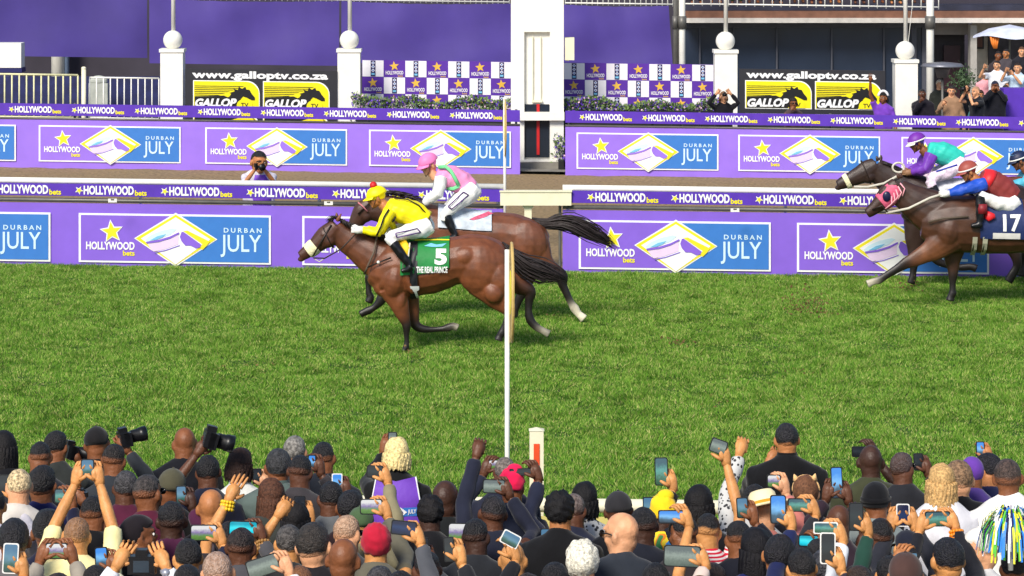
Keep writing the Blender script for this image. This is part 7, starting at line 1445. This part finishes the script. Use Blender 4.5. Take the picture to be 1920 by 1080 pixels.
def mk_extra(o):
    def f(body, head, B, W):
        k = o.get('k', 1.08) * .83
        if o.get('band'):
            mb = MB(); mb.loft([head + B @ (np.array([math.cos(a) * .086, -.02, .012 + math.sin(a) * .104]) * k) for a in np.linspace(.05, math.pi - .05, 18)], .006, n=6); build(mb, 'headband', fabric(*o['band']), body, smooth=True)
        if o.get('panel'):
            mb = MB(); nx, nz = 8, 10; v = []
            for i in range(nx):
                for j in range(nz):
                    x = .02 + .13 * i / (nx - 1); z = -.17 - .36 * j / (nz - 1); z -= (.10 * (i / (nx - 1)) if j == 0 else 0); yy = -.04 - (.088 + .045 * min(1, (abs(z) - .17) / .1)) * math.sqrt(max(0, 1 - (x / .225) ** 2)) - .012; v.append(W(x, yy, z))
            mb.add(v, [[i * nz + j, i * nz + j + 1, (i + 1) * nz + j + 1, (i + 1) * nz + j] for i in range(nx - 1) for j in range(nz - 1)]); build(mb, 'white_panel', flat('white panel', 232, 232, 230, .7), body, smooth=True)
        if o.get('bib'):
            def surf(x, z, off=.0): return W(x, -.04 - (.085 + .045 * max(0, min(1, (abs(z) - .16) / .12))) * math.sqrt(max(0.02, 1 - (x / .235) ** 2)) - .02 - off, z)
            mb = MB(); nx, nz = 15, 14; v = []
            for i in range(nx):
                for j in range(nz):
                    u = -1 + 2 * i / (nx - 1); z = -.13 - .5 * j / (nz - 1); hw = .13 + .035 * min(1, j / 5); x = u * hw; v.append(surf(x, z - .03 * (1 - abs(u)) * (1 if j == 0 else 0)))
            fc = [[i * nz + j, i * nz + j + 1, (i + 1) * nz + j + 1, (i + 1) * nz + j] for i in range(nx - 1) for j in range(nz - 1)]; mb.add(v, fc)
            v2 = np.array(v) + [0, .006, 0]; mb.add(v2, [g[::-1] for g in fc]); bb = build(mb, 'bib', M_bib, body, smooth=True)
            def txt(name, st, x0, z0, x1, z1, m, off=.006, bold=.03):
                vv, ff = text2d(st, bold); m2 = MB(); m2.add([surf(x0 + a * (x1 - x0), z0 + b_ * (z1 - z0), off) for a, b_ in vv], ff); o_ = build(m2, name, m, bb, origin=body.location); return o_
            def pol(name, pts, m, off): m2 = MB(); m2.add([surf(a, b_, off) for a, b_ in pts], [list(range(len(pts)))]); o_ = build(m2, name, m, bb, origin=body.location)
            pol('blue_plate', [(.045, -.335), (.14, -.335), (.14, -.395), (.045, -.395)], M_blue, .005); pol('lozenge', [(-.01, -.365), (.03, -.33), (.075, -.365), (.03, -.402)], M_lw, .007); pol('lozenge_mark', [(.01, -.365), (.04, -.352), (.052, -.37), (.03, -.378)], M_pur, .009)
            txt('july_lettering', 'JULY', .08, -.385, .135, -.347, M_lw, .008); txt('year_lettering', '2025', -.03, -.475, .09, -.43, M_lw, .006, .04); txt('bib_lettering', 'MEDIA', -.05, -.54, .11, -.5, M_lw, .006, .04)
            for sg in (-1, 1): m2 = MB(); m2.loft([surf(sg * (.13 + .035 * min(1, j / 5)), -.13 - .5 * j / 13, .003) for j in range(14)], .005, n=6); o_ = build(m2, 'piping', M_lw, bb, smooth=True, origin=body.location)
        if o.get('wr') is not None and (o.get('beads') or o.get('watch')):
            T, d = o['wr']; mb = MB(); d = d / np.linalg.norm(d); a_ = np.cross(d, [0, 1, 0]); a_ /= np.linalg.norm(a_); b_ = np.cross(a_, d); n = 12
            if o.get('beads'):
                for r_ in range(3):
                    for i in range(n): t_ = 2 * math.pi * i / n; mb.ell(T - d * (.012 + .02 * r_) + (a_ * math.cos(t_) + b_ * math.sin(t_)) * .034, (.011,) * 3, nu=7, nv=5)
                build(mb, 'bracelet', flat('bead %d %d %d' % o['beads'], *o['beads'], .4), body, smooth=True)
            else:
                mb.loft([T - d * .03, T - d * .012], .034, n=16); mb.loft([T - d * .02 - b_ * .0 + np.array([0, -.034, 0]), T - d * .02 + np.array([0, -.046, .004])], .022, n=16); build(mb, 'wristwatch', flat('watch steel', 190, 190, 200, .3, metal=.6), body, smooth=True)
    return f
for q in C:
    id_, hx, hy, hair, hc, sk, top, lab, o = q; v = dep[id_]; s = sof(v); D = F / s; hd = P(hx, hy, s); g = .33 - G * hd[0]; arms = []
    for a in o.get('arms', []): arms.append((a[0], P(a[1], a[2], F / (D + a[4])), a[3], a[5] if len(a) > 5 else None))
    used = {a[0] for a in arms}
    for side, w_, pose, sl, hv in owned.get(id_, []):
        if side in used: side = -side
        if side in used: continue
        used.add(side); arms.append((side, w_, pose, sl, hv))
    o2 = dict(o)
    if arms: T = np.asarray(arms[-1][1]); o2['wr'] = (T, T - (hd + np.array([arms[-1][0] * .17, .1, -.4])) + np.array([0, 0, .2]))
    PEOPLE[id_] = person(lab, hd, g, 0.0, hair, hc, sk, top if not o.get('pattern') else MATS['pattern ' + o['pattern']], arms=arms, k=o.get('k', 1.08), sleeve=o.get('sleeve', 1.0), collar=o.get('collar'), build_w=o.get('w', 1.0), facing=o.get('facing'), glasses=o.get('glasses', False), extra=mk_extra(o2), lean=0)

# cameras
def camera(label, cx, cy, own, fwd, L, tilt, yawd=0, size=1.0):
    D = F / sof(dep[own]) + fwd; s = F / D; c = P(cx, cy, s); root = empty('camera', c); R = np.array(Matrix.Rotation(math.radians(yawd), 3, 'Z')) @ np.array(Matrix.Rotation(math.radians(tilt), 3, 'X')); z = size
    mb = MB(); mb.box((0, 0, 0), (.13 * z, .06 * z, .085 * z)); mb.box((0, .0, .055 * z), (.055 * z, .055 * z, .035 * z)); mb.box((.05 * z, .02 * z, -.005), (.03 * z, .05 * z, .09 * z)); mb.xform(R, c); build(mb, 'camera_body', flat('camera black', 20, 20, 24, .35), root, origin=c)
    mb = MB(); mb.loft([[0, .02, 0], [0, .05, 0], [0, .052, 0], [0, .05 + L * .5, 0], [0, .052 + L * .5, 0], [0, .05 + L, 0]], [.036 * z, .036 * z, .042 * z, .042 * z, .046 * z, .05 * z], n=24, ref=(0, 0, 1)); mb.xform(R, c); build(mb, 'lens', flat('camera black', 20, 20, 24, .35), root, smooth=True, origin=c)
    mb = MB(); mb.loft([[0, .05 + L - .004, 0], [0, .053 + L, 0]], .045 * z, n=24, ref=(0, 0, 1)); mb.xform(R, c); build(mb, 'front_glass', flat('lens glass', 60, 90, 120, .1, noise=0), root, origin=c)
    mb = MB(); mb.box((0, -.031 * z, -.005), (.075 * z, .003, .055 * z)); mb.xform(R, c); build(mb, 'display', flat('camera display', 50, 60, 70, .2), root, origin=c); tag(root, label, 'camera', 'cameras raised by spectators')
camera('dark telephoto camera pointed right by the man in charcoal', 128, 846, 'a3', .33, .12, -14, -58)
camera('camera lifted over the slate shirt at upper left of the crowd', 232, 822, 'a5', .33, .1, 10, -70)
camera('big black camera with wide lens held over the crowd', 392, 822, 'b2', .33, .11, -16, -78, 1.15)
camera('compact dark camera in the brown hand below the raised phone', 150, 932, 'a18', .32, .03, 0, 0, .7)
camera('black camera held low between two hands at the bottom left', 266, 1058, 'a17', .4, .05, 0, 0, 1.1)
# shaggy tinsel pompom
s = sof(dep['f9']) * 1.01; c = P(1892, 995, s) + np.array([0, -.05, 0]); root = empty('tinsel_pompom', c); r = np.random.default_rng(4)
for nm, colr in (('yellow_tinsel', (226, 226, 60)), ('blue_tinsel', (50, 130, 220)), ('green_tinsel', (90, 190, 70)), ('white_tinsel', (232, 236, 236)), ('navy_tinsel', (30, 36, 90))):
    mb = MB()
    for i in range(95):
        a = r.random() * 6.28; e_ = r.random() * 1.2; d = np.array([math.cos(a) * math.cos(e_), math.sin(a) * math.cos(e_), math.sin(e_) * .8 + .1]); L = .1 + .06 * r.random(); st_ = c + [0, 0, .04]; p1 = st_ + d * L * .8; p2 = p1 + d * L * .3 + [0, 0, -.05 - .04 * r.random()]; p3 = p2 + d * .02 + [0, 0, -.08 - .05 * r.random()]; w = np.cross(d, [0, 0, 1.]); w = w / np.linalg.norm(w) * .005
        pts = [st_ + d * .03, p1, p2, p3]; vv = []
        for p_ in pts: vv += [p_ - w, p_ + w]
        mb.add(vv, [[0, 1, 3, 2], [2, 3, 5, 4], [4, 5, 7, 6]])
    build(mb, nm, flat('tinsel %s' % nm, *colr, .3, noise=.1), root, origin=c)
mb = MB(); mb.loft([c + [0, 0, -.2], c + [0, 0, .06]], .014, n=10); build(mb, 'handle', M_white, root, origin=c, smooth=True); tag(root, 'shaggy yellow, blue and green tinsel pompom at the right edge', 'pompom')

# ================================================================== PEOPLE BEYOND THE TRACK
def far_person(lab, hx, hy, s, yaw, hair, hc, sk, top, arms=(), **kw):
    hd = P(hx, hy, s); g = gz(hd[0]) + .06; D = F / s; group = kw.pop('group', 'people beyond the track')
    if hd[2] - g > 1.85: g = max(hd[2] - 1.62, .32)
    if hd[2] - g < 1.35: g = hd[2] - 1.40
    A = [(a[0], P(a[1], a[2], F / (D + a[4])), a[3], a[5] if len(a) > 5 else None) for a in arms]
    return person(lab, hd, g, yaw, hair, hc, sk, top, arms=A, group=group, fast=False, **kw)
PI = math.pi
# photographer between the turf rail and the sand
pp = far_person('photographer in purple bib and grey shirt crouching behind the turf rail', 486, 304, 121.5, PI - .25, 'short', BLACKH, 'tan', (206, 200, 214), [(1, 478, 318, 'hold', -.26, .35), (-1, 495, 317, 'hold', -.26, .35)], k=1.5, build_w=1.35,  group='photographers')
for o_, sc in ((pp, 1),):
    mb = MB(); hd = P(486, 304, 121.5); mb.loft([hd + [0.0, .03, -.19], hd + [0, .03, -.27], hd + [0, .03, -.4], hd + [0, .03, -.7]], [.12, .16, .19, .2], [.12, .145, .155, .155], n=20, cap=False); build(mb, 'bib', M_bib, pp, smooth=True)
def cam_at(label, p, tgt, L=.1, size=1.0):
    root = empty('camera', p); B = basis(np.array(tgt, float)); mb = MB(); z = size
    mb.box((0, 0, 0), (.13 * z, .06 * z, .085 * z)); mb.box((0, 0, .055 * z), (.055 * z, .055 * z, .035 * z)); mb.xform(B, p); build(mb, 'camera_body', flat('camera black', 20, 20, 24, .35), root, origin=p)
    mb = MB(); mb.loft([[0, .02, 0], [0, .05 + L * .5, 0], [0, .05 + L, 0]], [.036 * z, .042 * z, .05 * z], n=20, ref=(0, 0, 1)); mb.xform(B, p); build(mb, 'lens', flat('camera black', 20, 20, 24, .35), root, smooth=True, origin=p); tag(root, label, 'camera', 'cameras beyond the track')
cam_at('black camera at the face of the photographer in the purple bib', P(488, 309, 121.5) + [0, -.24, 0], (.5, -1, -.05), .1, 1.1)
far_person('woman in black hoodie with white cords photographing before the pillar', 1357, 182, 89.6, PI, 'bob', (120, 88, 62), 'light', (28, 28, 36), [(1, 1343, 176, 'hold', -.2), (-1, 1370, 176, 'hold', -.2)], k=1.15)
cam_at('small phone-sized camera held by the woman in black hoodie', P(1357, 176, 89.6) + [0, -.22, 0], (0, -1, 0), .02, .7)
far_person('woman with glasses and dark hair in front of the yellow horse sign', 1488, 193, 89.6, PI - .4, 'bob', (40, 32, 30), 'brown', (90, 70, 72), [(1, 1484, 206, 'hold', -.2)], glasses=True)
far_person('laughing woman in purple shirt and white headband waving one arm', 1656, 184, 89.6, PI + .3, 'bob', BLACKH, 'brown', (112, 62, 176), [(1, 1632, 152, 'flat', -.1, .15)], k=1.12, sleeve=.3)
mb = MB(); hd = P(1656, 184, 89.6); mb.loft([hd + [math.cos(a) * .1, .02 - .02, .02 + math.sin(a) * .13] for a in np.linspace(.2, PI - .2, 14)], .028, n=8); p_ = hd; o = build(mb, 'hair_wrap', flat('white wrap', 226, 226, 232, .7), PEOPLE['a1'], smooth=True)
_w = [q for q in SC.objects if q.get('label', '').startswith('laughing woman')][0]; o.parent = _w; o.data.transform(Matrix.Translation(Vector(PEOPLE['a1'].location) - _w.location))
far_person('man in black jacket with hand on chin beside the white pillar', 1729, 176, 89.0, PI + .5, 'fade', BLACKH, 'dark', (34, 30, 42), [(1, 1726, 190, 'relaxed', -.22)], build_w=1.2)
far_person('distant pale-haired person under the patio heater', 1762, 158, 82.4, PI - .2, 'short', (220, 200, 170), 'light', (52, 56, 50), [])
far_person('smiling man in tan jacket and white shirt', 1784, 170, 89.0, PI + .35, 'short', (34, 26, 24), 'light', (150, 118, 92), [(1, 1768, 196, 'relaxed', -.2)], k=1.12)
far_person('bald photographer in black t-shirt aiming a camera left', 1829, 172, 89.4, PI + 1.0, 'thin', (150, 120, 100), 'light', (32, 36, 46), [(1, 1811, 171, 'hold', -.15), (-1, 1817, 176, 'hold', -.15)], k=1.2, sleeve=.2)
cam_at('silver-topped camera aimed left by the bald photographer', P(1811, 166, 89.4) + [0, -.15, 0], (-1, -.5, 0), .08, 1.0)
far_person('person in black with cap and face hidden by a camera', 1866, 162, 87.5, PI, 'cap', (40, 44, 70), 'brown', (30, 32, 42), [(1, 1860, 168, 'hold', -.2), (-1, 1872, 168, 'hold', -.2)], build_w=1.25, k=1.15)
far_person('man in white t-shirt pointing a phone, behind the hidden face', 1869, 122, 82.5, PI + .3, 'short', (40, 28, 26), 'light', (228, 230, 238), [(1, 1845, 128, 'hold', -.2, .2)], sleeve=.2)
far_person('bearded man in pale blue shirt clapping at the right edge', 1908, 127, 83.5, PI + .2, 'short', (40, 28, 24), 'light', (190, 212, 232), [(1, 1886, 134, 'hold', -.25), (-1, 1900, 140, 'hold', -.25)], k=1.2, sleeve=.3)
far_person('woman in teal dress with long hair next to the grey wall', 1838, 178, 84.5, PI - .3, 'long', (60, 40, 30), 'tan', (60, 130, 130), k=1.1)
far_person('man in pink shirt standing behind the photographer in black', 1848, 140, 82.0, PI + .1, 'short', (50, 40, 34), 'light', (226, 160, 170), k=1.1)
far_person('man in navy suit with open white collar beside the purple counter', 1886, 168, 84.2, PI - .2, 'short', (40, 32, 28), 'light', (40, 46, 90), collar=(236, 236, 236), k=1.1)
far_person('distant dark-haired person at the bar under the parasol', 1872, 104, 80.6, PI, 'short', BLACKH, 'brown', (70, 60, 66))
far_person('distant red-faced person beside the bar opening', 1886, 100, 80.8, PI + .4, 'fade', BLACKH, 'tan', (90, 84, 92))
far_person('person with fair face at the upper right edge', 1916, 96, 81.2, PI, 'short', (90, 60, 40), 'light', (40, 40, 50))
mb = MB(); D_ = 86.8; x_ = XX(1905, D_); mb.box((x_, F / D_, 1.0), (.62, .5, 1.25)); o = build(mb, 'purple_counter', M_violet, origin=(x_, F / D_, 1.0)); tag(o, 'purple draped counter below the bearded man at the right edge', 'counter')
# spectators up on the balcony: only their lower halves reach into the view
r = np.random.default_rng(21); bc = [(200, 60, 50), (60, 120, 60), (230, 190, 60), (40, 44, 60), (210, 210, 214), (120, 60, 90), (60, 90, 150), (30, 30, 34)]
nm_ = ['red', 'green', 'yellow', 'dark blue', 'white', 'plum', 'blue', 'black']
for i in range(12):
    u = 1298 + i * 38 + r.random() * 10; s_ = 77.2 - (i % 2) * .6; x = XX(u, s_); z0 = ZZ(10, 78); hd = np.array([x, F / s_, z0 + 1.62])
    person('balcony spectator in %s, %s along the balcony from the steel posts' % (nm_[i % 8], ['first', 'second', 'third', 'fourth', 'fifth', 'sixth', 'seventh', 'eighth', 'ninth', 'tenth', 'eleventh', 'twelfth'][i]), hd, z0, PI, 'short', BLACKH, ['brown', 'tan', 'dark'][i % 3], bc[i % 8], bc[(i * 3 + 3) % 8], group='spectators on the balcony', fast=True)
